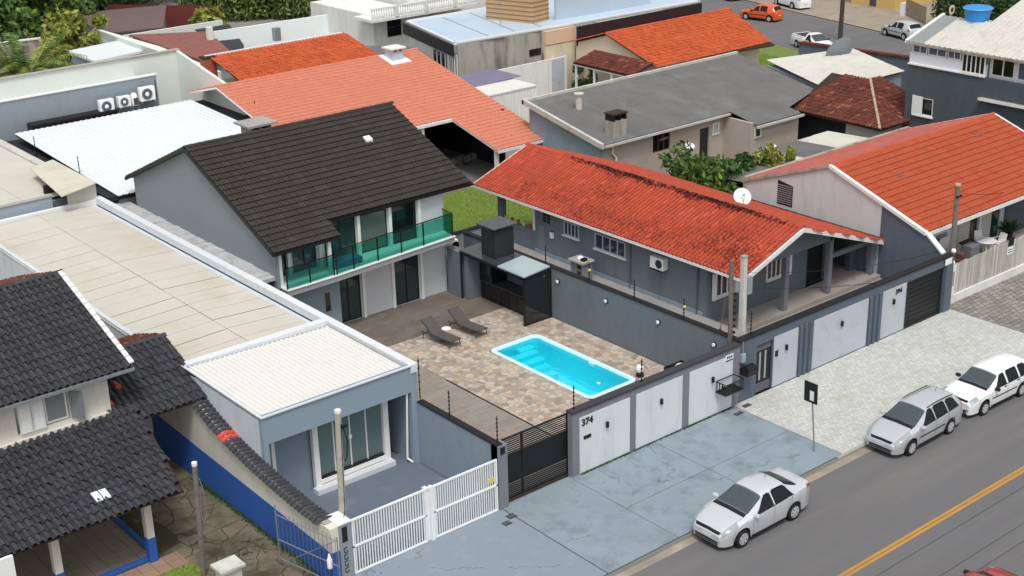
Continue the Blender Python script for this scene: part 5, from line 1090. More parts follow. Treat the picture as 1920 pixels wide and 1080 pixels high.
# --- pink roof
P = thing('pink_roofed_house', 'house with wide salmon pink tile roof and open garage corner', 'house', (16, 34, 0))
def zk(y): return 5.8-abs(40.3-y)*.248
pk = M['tile_pink']; sk_ = math.hypot(1, .248)
for pts in ([(8.3, 40.3), (22.75, 40.3), (22.75, 27.2), (18.85, 27.2), (18.85, 31.45), (8.3, 31.45)], [(8.3, 40.3), (8.3, 44), (22.75, 44), (22.75, 40.3)]): slab(P, M['white_frame'], [(x, y, zk(y)) for x, y in pts], .12)
tile_roof(P, pk, (8.3, 40.3, 5.8), (1, 0, 0), (0, -1, -.248), 14.45, 13.1*sk_, .31, .37, .04, .03, FP, keep=lambda u, v: u > 10.55 or v < 8.85*sk_, jit=.004)
tile_roof(P, pk, (8.3, 40.3, 5.8), (1, 0, 0), (0, 1, -.248), 14.45, 3.7*sk_, .31, .37, .04, .03, FP, jit=.004)
ridge_caps(P, pk, (8.3, 40.3, 5.83), (22.8, 40.3, 5.83), .11, .4)
bx('wall', M['grey_wall'], P, 9.0, 16.5, 32.5, 43.5, -.1, 3.3); bx('wall', M['white_wall'], P, 16.7, 22.2, 39.5, 43.5, -.1, 3.9); bx('rear_wall', M['deck_dark'], P, 16.6, 22.4, 38.2, 38.4, -.1, 4.6); bx('party_wall', M['deck_dark'], P, 22.2, 22.4, 31, 43.5, -.1, 3.6)  # garage rear and party walls: deep interior shade put into their dark colour
MB().prism([(22.35, 40.3, 5.7), (22.35, 27.3, 2.5), (22.35, 27.3, 2.3), (22.35, 43.9, 2.3), (22.35, 43.9, 4.8)], (.1, 0, 0)).build('gable', M['white_wall'], P)
bx('garage_floor', mat('garage_floor', '#77777a', .9, .1, .6, dirt=('#5f6062', .6, .8, .5)), P, 16.5, 22.3, 29.5, 38.2, -.1, .02); bx('ledge', M['concrete'], P, 16.5, 22.3, 33.6, 34.0, .02, .35)
for x, y in ((18.9, 27.5), (22.3, 27.5), (16.6, 31.5)): bx('post', M['white_wall'], P, x, x+.2, y, y+.2, 0, zk(y)-.14)
b = MB().prism([(18.78, 31.4, zk(31.4)+.05), (18.78, 27.1, zk(27.1)+.05), (18.78, 27.1, zk(27.1)-.14), (18.78, 31.4, zk(31.4)-.14)], (.08, 0, 0)).box(16.0, 18.85, 31.36, 31.44, zk(31.4)-.14, zk(31.4)+.03).box(18.85, 22.8, 27.1, 27.18, zk(27.1)-.14, zk(27.1)+.02); b.build('eave_board', M['white_frame'], P)
t = thing('chimney', 'pale blue chimney with white slab cap on the pink roof ridge', 'chimney', (18.2, 39.5, 5.5))
b = MB().box(20.1, 20.95, 39.2, 40.0, 5.3, 6.15).box(20.1, 20.22, 39.2, 40.0, 6.15, 6.33).box(20.83, 20.95, 39.2, 40.0, 6.15, 6.33).box(20.48, 20.6, 39.2, 40.0, 6.15, 6.33); b.build('stack', mat('chimney_blue', '#bcc6d2', .85, .06, .8, dirt=('#98a2ae', .4, 1.5, .5)), t); bx('cap', M['white_frame'], t, 19.95, 21.1, 39.05, 40.15, 6.33, 6.42); MB().prism([(19.75, 38.75, zk(38.75)+.06), (21.25, 38.75, zk(38.75)+.06), (21.25, 40.25, zk(40.25)+.06), (19.75, 40.25, zk(40.25)+.06)], (0, 0, .05)).build('flashing', M['white_frame'], t)
t = thing('bicycle', 'dark bicycle parked in the open pink roofed garage', 'bicycle', (20.6, 33, 0)); 
for x in (19.9, 21.0):
    b = MB(); n = 16
    b.path([(x+.33*math.cos(k*6.283/n), 33, .35+.33*math.sin(k*6.283/n)) for k in range(n+1)], .03, 5); b.build('wheel', M['black_metal'], t)
MB().path([(19.9, 33, .35), (20.15, 33, .85), (20.75, 33, .8), (20.4, 33, .35), (20.15, 33, .85)], .02, 5).path([(20.4, 33, .35), (21.0, 33, .35), (20.75, 33, .8)], .02, 5).build('frame', M['black_metal'], t); MB().path([(20.1, 32.8, .95), (20.1, 33.2, .95)], .02, 5).build('handlebar', M['black_metal'], t)

# --- orange roof behind the pink one
O_ = thing('orange_roofed_house', 'low house with bright orange mottled tile roof behind the pink roof', 'house', (19, 50, 0))
def zo(y): return 5.0-abs(51.7-y)*.235
for pts in ([(14.0, 51.7), (24.4, 51.7), (24.8, 45.0), (13.6, 45.0)],): slab(O_, M['tile_deck'], [(x, y, zo(y)) for x, y in pts], .1)
tile_roof(O_, M['tile_orange'], (13.8, 51.7, 5.0), (1, 0, 0), (0, -1, -.235), 10.9, 7.0, .28, .38, .05, .03, PROF, jit=.012)
bx('walls', M['cream_wall'], O_, 14.0, 24.2, 45.5, 52, -.1, 3.3); bx('rear_coping', M['white_frame'], O_, 13.6, 24.5, 51.75, 51.95, 4.7, 5.08); bx('verge', M['concrete'], O_, 24.6, 24.85, 45, 51.7, 3.2, 3.6)
t = thing('brick_chimney', 'orange brick chimney with charred top beside the orange roof', 'chimney', (13.3, 50, 4)); MB().box(13.3, 14.2, 51.4, 52.0, 3.0, 4.95).build('stack', mat('brick', '#c4553a', .9, .15, 3, bump=.3, dirt=('#5d2a20', .5, 2, .5)), t)
for z in range(11): MB().box(13.285, 14.215, 51.385, 52.015, 3.62+z*.12, 3.63+z*.12).build('mortar_course', M['concrete'], t)
bx('cap', mat('sooty', '#3d2f2c', .9, .2), t, 13.25, 14.25, 51.35, 52.05, 4.95, 5.05)

# --- container and shed
t = thing('shipping_container', 'white corrugated shipping container beside the pink roof', 'container', (27.6, 38.8, 0))
corr(t, M['white_wall'], (24.6, 37.6, .12), (1, 0, 0), (0, 0, 1), 6.0, 2.35, .28, .04, 'box', 'side_panel', smooth=False); bx('body', M['white_wall'], t, 24.62, 30.55, 37.66, 40.02, .1, 2.5); bx('roof', mat('cont_roof', '#dcdad6', .8, .08, .8, dirt=('#aaa59b', .4, 1, .5)), t, 24.6, 30.6, 37.55, 40.05, 2.502, 2.6)
for x in (24.6, 30.48): bx('corner_post', M['white_frame'], t, x, x+.12, 37.52, 37.6, 0, 2.6)
t = thing('purple_roof_shed', 'small shed with a dark violet grey sheet roof behind the container', 'shed', (29, 42, 0)); bx('walls', M['white_wall'], t, 27.2, 31.2, 40.2, 43, -.1, 2.4); corr(t, mat('violet_sheet', '#77728a', .8, .1, 1), (26.9, 40.1, 2.6), (0, 1, 0), (1, 0, 0.02), 3.3, 4.4, .2, .025, 'sine', 'roof_sheet')
bx('white_panel_wall', M['white_wall'], None, 31.3, 38, 42.9, 43.05, -.1, 2.6, label='low white rendered wall between the container and the weathered facade', cat='wall')
t = thing('entrance_gate', 'pale flat metal gate beside the stained cream wall', 'gate', (37.4, 42.6, 0)); bx('leaf', M['panel_grey'], t, 36.3, 37.6, 42.7, 42.76, 0, 2.6); bx('post', M['white_frame'], t, 37.6, 37.75, 42.65, 42.8, 0, 2.7); bx('post', M['white_frame'], t, 36.15, 36.3, 42.65, 42.8, 0, 2.7)

# --- black fascia commercial building
K = thing('flat_roof_building', 'white building with black fascia and pale blue metal roof', 'building', (36, 47, 0))
rf = mat('roof_blue', '#b9cbdd', .5, .05, .4, dirt=('#9fb2c6', .5, .3, .5)); bf = mat('fascia_black', '#25242a', .6, .05)
roofp = [(31.0, 53.2), (28.65, 44.1), (38.8, 43.3), (52, 42.9), (54, 50), (43.2, 53.0)]
MB().prism([(x, y, 4.7) for x, y in roofp], (0, 0, -.08)).build('roof', rf, K)
b = MB()
for (a, c) in zip(roofp, roofp[1:]+roofp[:1]):
    a, c = Vector((*a, 4.62)), Vector((*c, 4.62)); d = (c-a).normalized(); n = Vector((-d.y, d.x, 0))*.18; b.prism([a, c, c+n, a+n], (0, 0, .2))
b.build('coping', M['white_frame'], K)
for k_ in range(3): MB().tube((32+k_*2.4, 44.4, 4.72), (34+k_*2.6, 52.6, 4.72), .02, n=4).build('roof_seam', M['steel'], K)
MB().prism([(28.55, 44.0, 3.85), (30.9, 53.3, 3.85), (30.9, 53.3, 4.66), (28.55, 44.0, 4.66)], (-.12, 0, 0)).build('fascia', bf, K); MB().prism([(28.85, 44.1, -.1), (31.1, 53, -.1), (31.1, 53, 3.85), (28.85, 44.1, 3.85)], (.2, 0, 0)).build('side_wall', M['white_wall'], K)
MB().box(38.95, 52.1, 42.78, 42.9, 3.2, 4.6).build('fascia', bf, K); MB().box(39.1, 52, 43.0, 43.2, -.1, 3.3).build('street_wall', mat('wall_mid', '#9aa3ab', .85, .1), K)
MB().box(28.9, 33.0, 43.95, 44.1, 2.3, 4.6).build('weathered_wall', M['concrete_old'], K); MB().box(33.0, 36.2, 43.6, 43.9, 2.3, 4.6).build('weathered_wall', M['concrete_old'], K); MB().box(28.9, 36.2, 44.1, 44.3, -.1, 3).build('lower_wall', M['white_wall'], K)
MB().box(36.2, 39.0, 43.15, 43.4, -.1, 3.55).build('cream_wall', M['cream_wall'], K); MB().box(36.2, 39.0, 43.1, 43.4, 3.6, 4.6).build('cream_wall', mat('peach', '#d9b99c', .85, .08, .8), K)
for y0, y1 in ((45.9, 48.2), (44.3, 45.25)):
    x = 28.85+(y0-44.1)*.253-.06; z0 = 2.3
    MB().prism([(x, y0, z0), (x+(y1-y0)*.253, y1, z0), (x+(y1-y0)*.253, y1, 3.6), (x, y0, 3.6)], (-.03, 0, 0)).build('window', M['dark_glass'], K)
    for f_ in (.02, .35, .67, .98): q = y0+(y1-y0)*f_; MB().box(x+(q-y0)*.253-.08, x+(q-y0)*.253-.03, q-.04, q+.04, z0, 3.6).build('mullion', M['white_frame'], K)
bx('window', M['dark_glass'], K, 35.0, 36.1, 43.56, 43.6, 2.9, 3.4); 
t = thing('air_conditioner', 'small white outdoor unit on the grey wall under the black fascia', 'air conditioner', (39.7, 42.6, 3)); bx('casing', M['plastic_white'], t, 39.3, 40.1, 42.6, 42.9, 2.6, 3.1); MB().lathe((39.6, 42.6, 2.85), [(.18, 0), (.18, -.02)], 14, 'y').build('fan_guard', M['dark_glass'], t)
t = thing('rooftop_box', 'tan timber clad box standing on the pale blue roof', 'roof box', (38.5, 47, 4.7))
tanm = mat('tan_clad', '#c3a077', .8, .08, 1.5, bump=.2); MB().prism([(35.9, 49.6, 4.7), (37.1, 45.6, 4.7), (38.9, 45.9, 4.7), (39.2, 50.6, 4.7)], (0, 0, 2.8)).build('body', tanm, t)
for z in range(8):
    zz = 4.9+z*.33; MB().prism([(35.86, 49.6, zz), (37.07, 45.56, zz), (38.93, 45.86, zz), (38.93, 45.9, zz), (37.1, 45.6, zz), (35.9, 49.62, zz)], (0, 0, .03)).build('batten', M['wood'], t)
t = thing('rooftop_screen', 'pale blue grey panel screen on the flat roof', 'screen', (44, 47, 4.7)); MB().prism([(39.2, 45.4, 4.7), (48.6, 45.0, 4.7), (48.6, 45.2, 4.7), (39.2, 45.6, 4.7)], (0, 0, 2.0)).build('panel', mat('screen_blue', '#b6c3d0', .6, .05, .6), t); MB().prism([(39.1, 45.3, 6.7), (48.7, 44.9, 6.7), (48.7, 45.3, 6.7), (39.1, 45.7, 6.7)], (0, 0, .06)).build('cap', M['white_frame'], t)
t = thing('roof_antenna', 'thin aerial mast standing on the pale blue roof', 'antenna', (35, 46.5, 4.7)); MB().tube((34.6, 46.3, 4.7), (34.6, 46.3, 6.6), .02).build('mast', M['steel'], t); MB().tube((34.2, 46.3, 6.3), (35, 46.3, 6.3), .012).build('crossbar', M['steel'], t)
t = thing('blue_roof_pipe', 'dark annex roof between the white wall and the black fascia', 'roof', (28, 52, 3)); MB().prism([(25, 49.5, 2.9), (29.2, 47.8, 2.9), (30.8, 53, 2.9), (27.5, 56, 2.9)], (0, 0, .1)).build('sheet', M['sheet_dark'], t); MB().prism([(25.2, 49.6, 0), (29, 48, 0), (30.6, 53, 0), (27.6, 55.8, 0)], (0, 0, 2.88)).build('wall', M['grey_wall'], t)

# --- white house with balustrade
Wh = thing('balustrade_house', 'white two storey house with balustraded balcony behind the flat roof', 'house', (36, 60, 0))
MB().box(30.6, 34.6, 57, 66, -.1, 4.7).build('wall', M['white_wall'], Wh); MB().box(35.0, 44, 58.5, 66, -.1, 8.5).build('upper_wall', M['white_wall'], Wh); bx('balcony_slab', M['white_frame'], Wh, 29.8, 40, 55.9, 58.4, 4.4, 4.62)
bx('wall', M['white_wall'], Wh, 31, 40, 57.0, 57.2, 0, 4.4) if False else None
for i in range(46):
    x = 29.9+i*.22; MB().lathe((x, 55.98, 4.62), [(.05, 0), (.09, .2), (.04, .55), (.06, .75)], 6).build('baluster', M['white_frame'], Wh)
bx('balcony_rail', M['white_frame'], Wh, 29.8, 40, 55.9, 56.06, 5.36, 5.46)
for i in range(3): bx('rail_post', M['white_frame'], Wh, 32.0+i*2.8, 32.25+i*2.8, 55.85, 56.1, 4.62, 5.5)
window(Wh, 'Y', 57.0, -1, 31.9, 33.2, 2.9, 4.3, 3, M['black_metal'], M['dark_glass'], .06, rows=2); window(Wh, 'Y', 58.5, -1, 38.0, 39.2, 5.2, 7.4, 3, M['black_metal'], M['dark_glass'], .06, rows=3); window(Wh, 'Y', 58.5, -1, 35.6, 36.8, 5.2, 7.4, 3, M['black_metal'], M['dark_glass'], .06, rows=3)
w = thing('long_white_wall', 'long bright white wall running below the bamboo to the balustrade house', 'wall', (29, 66, 0))
MB().prism([(21.6, 66, -.1), (31.0, 63.4, -.1), (31.0, 63.4, 4.0), (21.6, 66, 3.55)], (0, .2, 0)).build('wall', mat('white_clean', '#eaf1f2', .8, .03), w); bx('old_patch', M['cream_wall'], w, 29.6, 30.9, 63.0, 63.35, -.1, 2.4); bx('post', M['white_frame'], w, 21.1, 21.5, 65.7, 66.1, 0, 4.0); bx('vent_box', M['steel'], w, 25.6, 26.1, 63.3, 63.8, 2.6, 3.6)

# --- orange roof by the far street, with porch
Q = thing('cream_house', 'cream gabled house with bright orange tile roof beside the far street', 'house', (45, 37, 0))
def zq(y): return 4.55-abs(y-39.6)*.3
for pts in ([(38.9, 39.6), (51.8, 39.6), (50.4, 33.9), (38.6, 34.8)], [(38.9, 39.6), (38.9, 43), (51.8, 43), (51.8, 39.6)]): slab(Q, M['tile_deck'], [(x, y, zq(y)) for x, y in pts], .1)
tile_roof(Q, M['tile_orange'], (38.7, 39.6, 4.57), (1, 0, 0), (0, -1, -.3), 12.9, 5.3*1.044, .25, .38, .05, .035, PROF, jit=.014, keep=lambda u, v: u < 13.1-v*.22)
tile_roof(Q, M['tile_orange'], (38.7, 39.6, 4.57), (1, 0, 0), (0, 1, -.3), 12.9, 3.4, .25, .38, .05, .035, PROF, jit=.014)
ridge_caps(Q, M['tile_orange'], (38.7, 39.6, 4.6), (51.8, 39.6, 4.6), .12, .4)
MB().prism([(39.0, 35.2, -.1), (39.0, 43, -.1), (39.0, 43, zq(43)-.1), (39.0, 39.6, 4.45), (39.0, 35.2, zq(35.2)-.1)], (.2, 0, 0)).build('gable_wall', mat('cream', '#e0d3bb', .85, .04), Q); bx('front_wall', mat('cream', ''), Q, 39.2, 50.3, 35.2, 35.4, -.1, 3.0)
MB().prism([(38.62, 34.6, zq(34.6)+.05), (38.82, 39.6, 4.62), (38.82, 39.6, 4.45), (38.62, 34.6, zq(34.6)-.12)], (.1, 0, 0)).build('verge_board', M['wood'], Q)
tile_roof(Q, M['tile_brown'], (38.7, 34.7, 3.25), (0, 1, 0), (-1, 0, -.28), 6.0, 2.1, .24, .36, .05, .03, PROF, jit=.014); slab(Q, M['tile_deck'], [(38.7, 34.7, 3.22), (38.7, 40.7, 3.22), (36.65, 40.7, 2.64), (36.65, 34.7, 2.64)], .08)
for y in (34.8, 36.8, 38.6, 40.5): bx('porch_post', M['white_frame'], Q, 36.75, 36.87, y, y+.12, 0, 2.6)
bx('porch_wall', mat('cream', ''), Q, 36.8, 36.95, 34.9, 36.7, 0, 1.6); bx('porch_beam', M['white_frame'], Q, 36.7, 36.9, 34.7, 40.7, 2.45, 2.58)
MB().prism([(52, 29, .0), (57.2, 29, .0), (61.0, 42.5, .0), (54.5, 42.5, .0)], (0, 0, -.12)).build('grass_verge', M['grass'], kind='structure')
t = thing('garden_wall', 'stained cream garden wall beyond the tan sheet roof', 'wall', (49, 31, 0)); bx('wall', M['cream_wall'], t, 44.5, 50.4, 30.9, 31.1, -.1, 1.9); bx('coping', M['white_frame'], t, 44.4, 50.5, 30.8, 31.2, 1.902, 1.98)

# --- grey bungalow with dark fibre cement roof
G_ = thing('grey_bungalow', 'old grey plastered bungalow under a dark fibre cement sheet roof', 'house', (31, 25, 0))
def zg(y): return 3.32+(y-22)*.195
old = M['plaster_old']
MB().prism([(22.1, 22.2, -.1), (22.1, 28.3, -.1), (22.1, 28.3, zg(28.3)), (22.1, 22.2, zg(22.2)-.05)], (.2, 0, 0)).build('side_wall', M['bluegrey_light'], G_)
MB().wall('Y', 22.2, .2, 22.3, 32.1, -.1, 3.28, [(26.2, 27.6, 1.9, 3.0), (30.1, 30.9, .1, 2.6)]).build('front_wall', old, G_)
bx('wing_side', old, G_, 32.1, 32.3, 20.0, 22.39, -.1, 3.0); bx('wing_front', old, G_, 32.3, 36.4, 20.0, 20.2, -.1, 2.95); bx('right_wall', old, G_, 39.9, 40.1, 21.5, 28.4, -.1, 3.2); bx('rear_wall', old, G_, 22.4, 40, 28.2, 28.4, -.1, 4.4)
window(G_, 'Y', 22.26, -1, 26.2, 27.6, 1.9, 3.0, 3, M['wood'], M['dark_glass'], .07, dep=.0); bx('doorway', M['dark_glass'], G_, 30.1, 30.9, 22.3, 22.35, .1, 2.6)
for a in (31.15, 32.4): window(G_, 'Y', (22.2 if a < 32 else 20.0), -1, a, a+.6, 2.0, 2.75, 1, M['white_frame'], M['panel_grey'] if a < 32 else M['dark_glass'], .1)
sd_ = M['sheet_dark']
for i in range(10):
    x0 = 22.0+i*1.03
    for j in range(3): corr(G_, sd_, (x0, 21.8+j*2.23, zg(21.8+j*2.23)+.015*(2-j)), (1, 0, 0), (0, 2.25, 2.25*.195), 1.025, 2.3, .177, .02, 'sine', 'roof_sheet')
for i in range(4):
    for j in range(4): corr(G_, sd_, (32.3+i*1.0, 19.7+j*2.2, zg(19.7+j*2.2)+.015*(3-j)), (1, 0, 0), (0, 2.22, 2.22*.195), .995, 2.27, .177, .02, 'sine', 'roof_sheet')
for i in range(4): corr(G_, sd_, (36.3+i*1.0, 20.7+i*.3, zg(20.7+i*.3)), (1, .3, .0585), (0, 7.8-i*.3, (7.8-i*.3)*.195), 1.04, (7.8-i*.3)*1.019, .177, .02, 'sine', 'roof_sheet')
b = MB().box(22, 32.2, 21.68, 21.8, 3.15, 3.27).box(32.2, 36.4, 19.55, 19.68, 2.72, 2.85).prism([(21.8, 21.8, 3.1), (21.8, 28.6, 4.45), (21.8, 28.6, 4.75), (21.8, 21.8, 3.4)], (.2, 0, 0)).prism([(21.8, 28.45, 4.45), (40.3, 28.45, 4.45), (40.3, 28.45, 4.72), (21.8, 28.45, 4.72)], (0, .2, 0)); b.build('gutter', mat('gutter_pale', '#c3c0ba', .8, .15, 1, dirt=('#8b877d', .5, 1.5, .5)), G_)
MB().path([(22.9, 22.05, 3.2), (22.9, 22.1, 2.6), (23.2, 22.1, 2.3), (23.2, 22.1, .1)], .06, 8).build('downpipe', M['white_frame'], G_)
t = thing('vent_pipe', 'pale capped vent pipe on the dark sheet roof', 'vent pipe', (24.2, 26.3, 4)); MB().lathe((24.2, 26.3, 4.1), [(.2, 0), (.2, .9), (.3, .92), (.3, 1.0), (.02, 1.02)], 12).build('pipe', M['sheet_weather'], t)
t = thing('chimney', 'square smoke blackened chimney at the front of the dark sheet roof', 'chimney', (23.6, 22.6, 3.4)); b = MB().box(23.1, 24.1, 22.2, 22.9, 3.3, 4.35); b.build('stack', M['concrete_old'], t); b = MB().box(23.1, 23.2, 22.2, 22.9, 4.35, 4.7).box(24.0, 24.1, 22.2, 22.9, 4.35, 4.7).box(23.55, 23.65, 22.2, 22.9, 4.35, 4.7); b.build('cap_posts', M['black_metal'], t); bx('cap', mat('sooty', ''), t, 23.05, 24.15, 22.15, 22.95, 4.7, 4.78)
# tan sheet roof behind
T_ = thing('tan_roof_shed', 'shed with pale weathered sheet roof behind the brown hipped roof', 'shed', (46, 25, 0))
MB().prism([(43.6, 28.8, -.1), (50.2, 26.8, -.1), (48, 21, -.1), (41, 21.3, -.1)], (0, 0, 3.3)).build('walls', M['grey_wall'], T_)
for i in range(8):
    f0 = i/8; a = Vector((40.4, 21.0, 3.4)).lerp(Vector((43.9, 29.1, 3.5)), f0); c = Vector((48.0, 20.8, 3.4)).lerp(Vector((50.8, 27.1, 3.5)), f0); u = Vector((3.5, 8.1, .1))/8
    corr(T_, M['sheet_weather'], a+Vector((0, 0, .01*(i % 2))), u, c-a, u.length, (c-a).length, .177, .02, 'sine', 'roof_sheet')
bw = thing('dark_parapet', 'dark grey parapet wall with red tile coping by the far street', 'wall', (51, 27, 0)); MB().prism([(50.3, 31.5, -.1), (52.5, 22, -.1), (52.5, 22, 3.1), (50.3, 31.5, 3.3)], (.2, 0, 0)).build('wall', dw, bw)
for i in range(22): MB().prism([(50.2+i*.1, 31.5-i*.43, 3.32-i*.009), (50.7+i*.1, 31.4-i*.43, 3.32-i*.009), (50.78+i*.1, 31.05-i*.43, 3.32-i*.009), (50.28+i*.1, 31.15-i*.43, 3.32-i*.009)], (0, 0, .12)).build('coping_tile', M['tile_brown'], bw)
def dish(x, y, z, r, az, lab, m=None, elev=35):
    t = thing('satellite_dish', lab, 'satellite dish', (x, y, z)); n = 20; prof = [(r*k/5, -(r*.22)*(1-(k/5)**2)) for k in range(6)]
    b = MB(); vs = []; 
    for rr, h_ in prof: vs += [Vector((rr*math.cos(6.2832*i/n), rr*math.sin(6.2832*i/n), h_)) for i in range(n)]
    Mx = Matrix.Rotation(R(az), 4, 'Z') @ Matrix.Rotation(R(90-elev), 4, 'X'); C_ = Vector((x, y, z+r*.9))
    b.add([C_+(Mx @ v) for v in vs], [(j*n+i, j*n+(i+1) % n, (j+1)*n+(i+1) % n, (j+1)*n+i) for j in range(5) for i in range(n)] + [tuple(range(n-1, -1, -1))])
    b.build('reflector', m or M['plastic_white'], t, smooth=True); MB().tube((x, y, z-.3), C_+(Mx @ Vector((0, 0, -r*.22))), .04).build('mast', M['steel'], t)
    e = C_+(Mx @ Vector((0, 0, r*.75))); MB().tube(C_+(Mx @ Vector((0, -r*.9, 0))), e, .015).tube(e, e+(Mx @ Vector((0, 0, -.12))), .06).build('feed_arm', M['steel'], t)
dish(17.9, 8.1, 4.1, .42, -30, 'small white satellite dish on the rear slope of the mottled red roof'); dish(48.6, 26.6, 2.8, 1.1, 165, 'very large grey mesh satellite dish behind the tan shed roof', mat('dish_grey', '#8f969e', .7, .08), 25)
dish(31.2, 17.6, 1.9, .34, -30, 'white satellite dish beside the shrubs', None, 68); dish(28.2, 21.2, 1.9, .30, -30, 'white satellite dish half hidden above the shrubs', None, 68)
# brown hipped roof
Bh = thing('brown_hipped_house', 'low house under an old brown hipped tile roof', 'house', (41, 18, 0))
slab(Bh, M['tile_deck'], [(37.4, 21.5, 2.6), (37.4, 14.8, 2.6), (42.2, 19.3, 4.0), (42.2, 22.2, 4.0)], .1); slab(Bh, M['tile_deck'], [(37.4, 14.8, 2.6), (42.2, 14.6, 2.6), (42.3, 19.3, 4.0)], .1)
v_ = Vector((-4.9, 0, -1.4)); ln = v_.length
tile_roof(Bh, M['tile_brown'], (42.3, 14.8, 4.03), (0, 1, 0), v_, 7.2, ln, .24, .36, .055, .035, PROF, jit=.016, keep=lambda u, v: u > (1-v/ln)*4.5 and u < 6.5+(v/ln)*.3)
v2 = Vector((0, -4.6, -1.4)); l2 = v2.length
tile_roof(Bh, M['tile_brown'], (37.4, 19.35, 4.03), (1, 0, 0), v2, 6.0, l2, .24, .36, .055, .035, PROF, jit=.016, keep=lambda u, v: u > (1-v/l2)*4.9)
ridge_caps(Bh, mat('hip_pale', '#b8a48c', .9, .2, 2, dirt=('#6b4a3c', .8, 3, .5)), (42.3, 19.3, 4.08), (37.4, 14.8, 2.68), .09, .4)
bx('left_wall', mat('whitish', '#c4c2bd', .9, .06), Bh, 37.9, 38.1, 15.2, 17.6, -.1, 2.5); bx('dark_opening', M['deck_dark'], Bh, 37.95, 38.1, 17.62, 21.4, -.1, 2.5); bx('front_wall', M['plaster_old'], Bh, 38.1, 42, 15.2, 15.4, -.1, 2.5); bx('dark_recess', dw, Bh, 36.6, 36.8, 20.3, 21.6, -.1, 2.5)
# low weathered roofs in front of it
t = thing('corrugated_lean_to', 'low lean-to of dark and pale corrugated sheets behind the gabled house', 'lean-to', (31, 15, 0))
for i in range(8):
    m_ = sd_ if i not in (3, 6, 7) else M['sheet_weather']
    corr(t, m_, (25.0+i*1.45, 12.2, 2.35+.02*(i % 2)), (1, 0, 0), (0, 5.0, -.25), 1.48, 3.2+min(i, 5)*.5, .177, .02, 'sine', 'roof_sheet')
bx('wall', M['plaster_old'], t, 25, 36.5, 12.1, 12.2, -.1, 2.3); bx('beam', M['concrete_old'], t, 24.6, 36.8, 12.05, 12.2, 2.35, 2.5)
bx('back_yard', M['dirt'], None, 22.7, 37.3, 12.3, 21.9, -.14, -.0, kind='structure')

# --- dark grey two-storey building at the right edge
Z = thing('dark_grey_building', 'dark grey two storey building with white glazed top floor and metal roof', 'building', (43, 10, 0))
dg = mat('dark_green_grey', '#4f5a60', .85, .06, .4, bump=.1, dirt=('#414b51', .5, .5, .5), streak=True)
MB().wall('X', 40.1, .2, -3, 15.1, -.1, 6.02, [(13.18, 14.4, 3.16, 4.2)]).build('side_wall', dg, Z); bx('end_wall', dg, Z, 40.3, 50, 14.9, 15.1, -.1, 6.0); MB().box(40.3, 50, -3, -2.8, -.1, 6).build('end_wall', dg, Z)
wp = mat('white_panel', '#e1e6ee', .5, .03)
bx('upper_wall', wp, Z, 40.12, 40.3, 10.0, 15.05, 6.05, 6.72); bx('upper_wall', wp, Z, 40.3, 50, 14.85, 15.03, 6.05, 7.2)
fm_ = M['white_frame']
for y0, y1 in ((13.9, 14.85), (12.6, 13.8), (11.65, 12.5)): window(Z, 'X', 40.12, -1, y0, y1, 6.74, 7.2, 2, fm_, mat('bluish_curtain', '#5c6577', .4, .2, 4), .05, dep=.03)
window(Z, 'X', 40.12, -1, 10.05, 11.55, 6.12, 7.2, 5, fm_, M['dark_glass'], .07, dep=.04); bx('sill_band', fm_, Z, 40.02, 40.13, 10, 15.1, 6.02, 6.1)
bx('bay_wall', wp, Z, 40.45, 40.65, -3, 9.98, 4.9, 7.3); 
for k_ in range(4):
    a = 8.5-k_*1.6; window(Z, 'X', 40.45, -1, a-.1, a+1.35, 6.12, 7.15, 2, fm_, M['dark_glass'] if k_ % 2 == 0 else mat('bluish_curtain', ''), .08); bx('bay_panel', mat('lilac_panel', '#c9cad8', .5, .05), Z, 40.42, 40.45, a-.05, a+1.3, 5.2, 6.05)
bx('balcony_slab', M['concrete_old'], Z, 39.8, 40.449, -3, 10.1, 4.75, 4.9); bx('balcony_edge', fm_, Z, 39.74, 39.8, -3, 10.1, 4.78, 4.93)
window(Z, 'X', 40.14, -1, 13.18, 14.4, 3.16, 4.2, 1, fm_, M['dark_glass'], .06, dep=.03); MB().prism([(40.04, 13.85, 3.16), (40.02, 14.55, 3.16), (40.02, 14.55, 4.28), (40.04, 13.85, 4.25)], (-.03, 0, 0)).build('shutter', fm_, Z); bx('window_sill', fm_, Z, 39.95, 40.1, 13.1, 14.5, 3.08, 3.15)
for i in range(17):
    y = 15.15-(i+1)*1.05; x1 = 43.4 if i < 3 else 51
    v_ = Vector((x1-39.95, 0, (x1-39.95)*.3)); corr(Z, mat('roof_grey_old', '#8d9091', .85, .1, 1) if i == 0 else M['sheet_weather'], (39.95, y, 7.36), (0, 1, 0), v_, 1.05, v_.length, .35, .035, 'trap', 'roof_sheet')
bx('eave_beam', M['concrete_old'], Z, 39.9, 40.1, -3, 15.2, 7.22, 7.35); MB().prism([(39.95, 15.15, 7.25), (43.5, 15.15, 8.32), (43.5, 15.15, 8.5), (39.95, 15.15, 7.43)], (0, .2, 0)).build('verge', fm_, Z)
t = thing('water_tank', 'round blue plastic water tank on the metal roof edge', 'water tank', (45, 14.2, 7)); bm_ = mat('tank_blue', '#2f8ed6', .4, .05)
MB().lathe((43.5, 13.0, 8.45), [(.66, -.1), (.76, .55), (.82, .6), (.82, .68), (.76, .72), (.2, .8), (.02, .82)], 24).build('tank', bm_, t, smooth=True); MB().lathe((43.5, 13.0, 9.05), [(.84, 0), (.86, .04), (.82, .08)], 24).build('lid_rim', mat('tank_lid', '#57a8e6', .4), t)
MB().prism([(42.9, 12.4, 7.3), (44.1, 12.4, 7.3), (44.1, 13.7, 7.3), (42.9, 13.7, 7.3)], (0, 0, 1.05)).build('plinth', fm_, t)
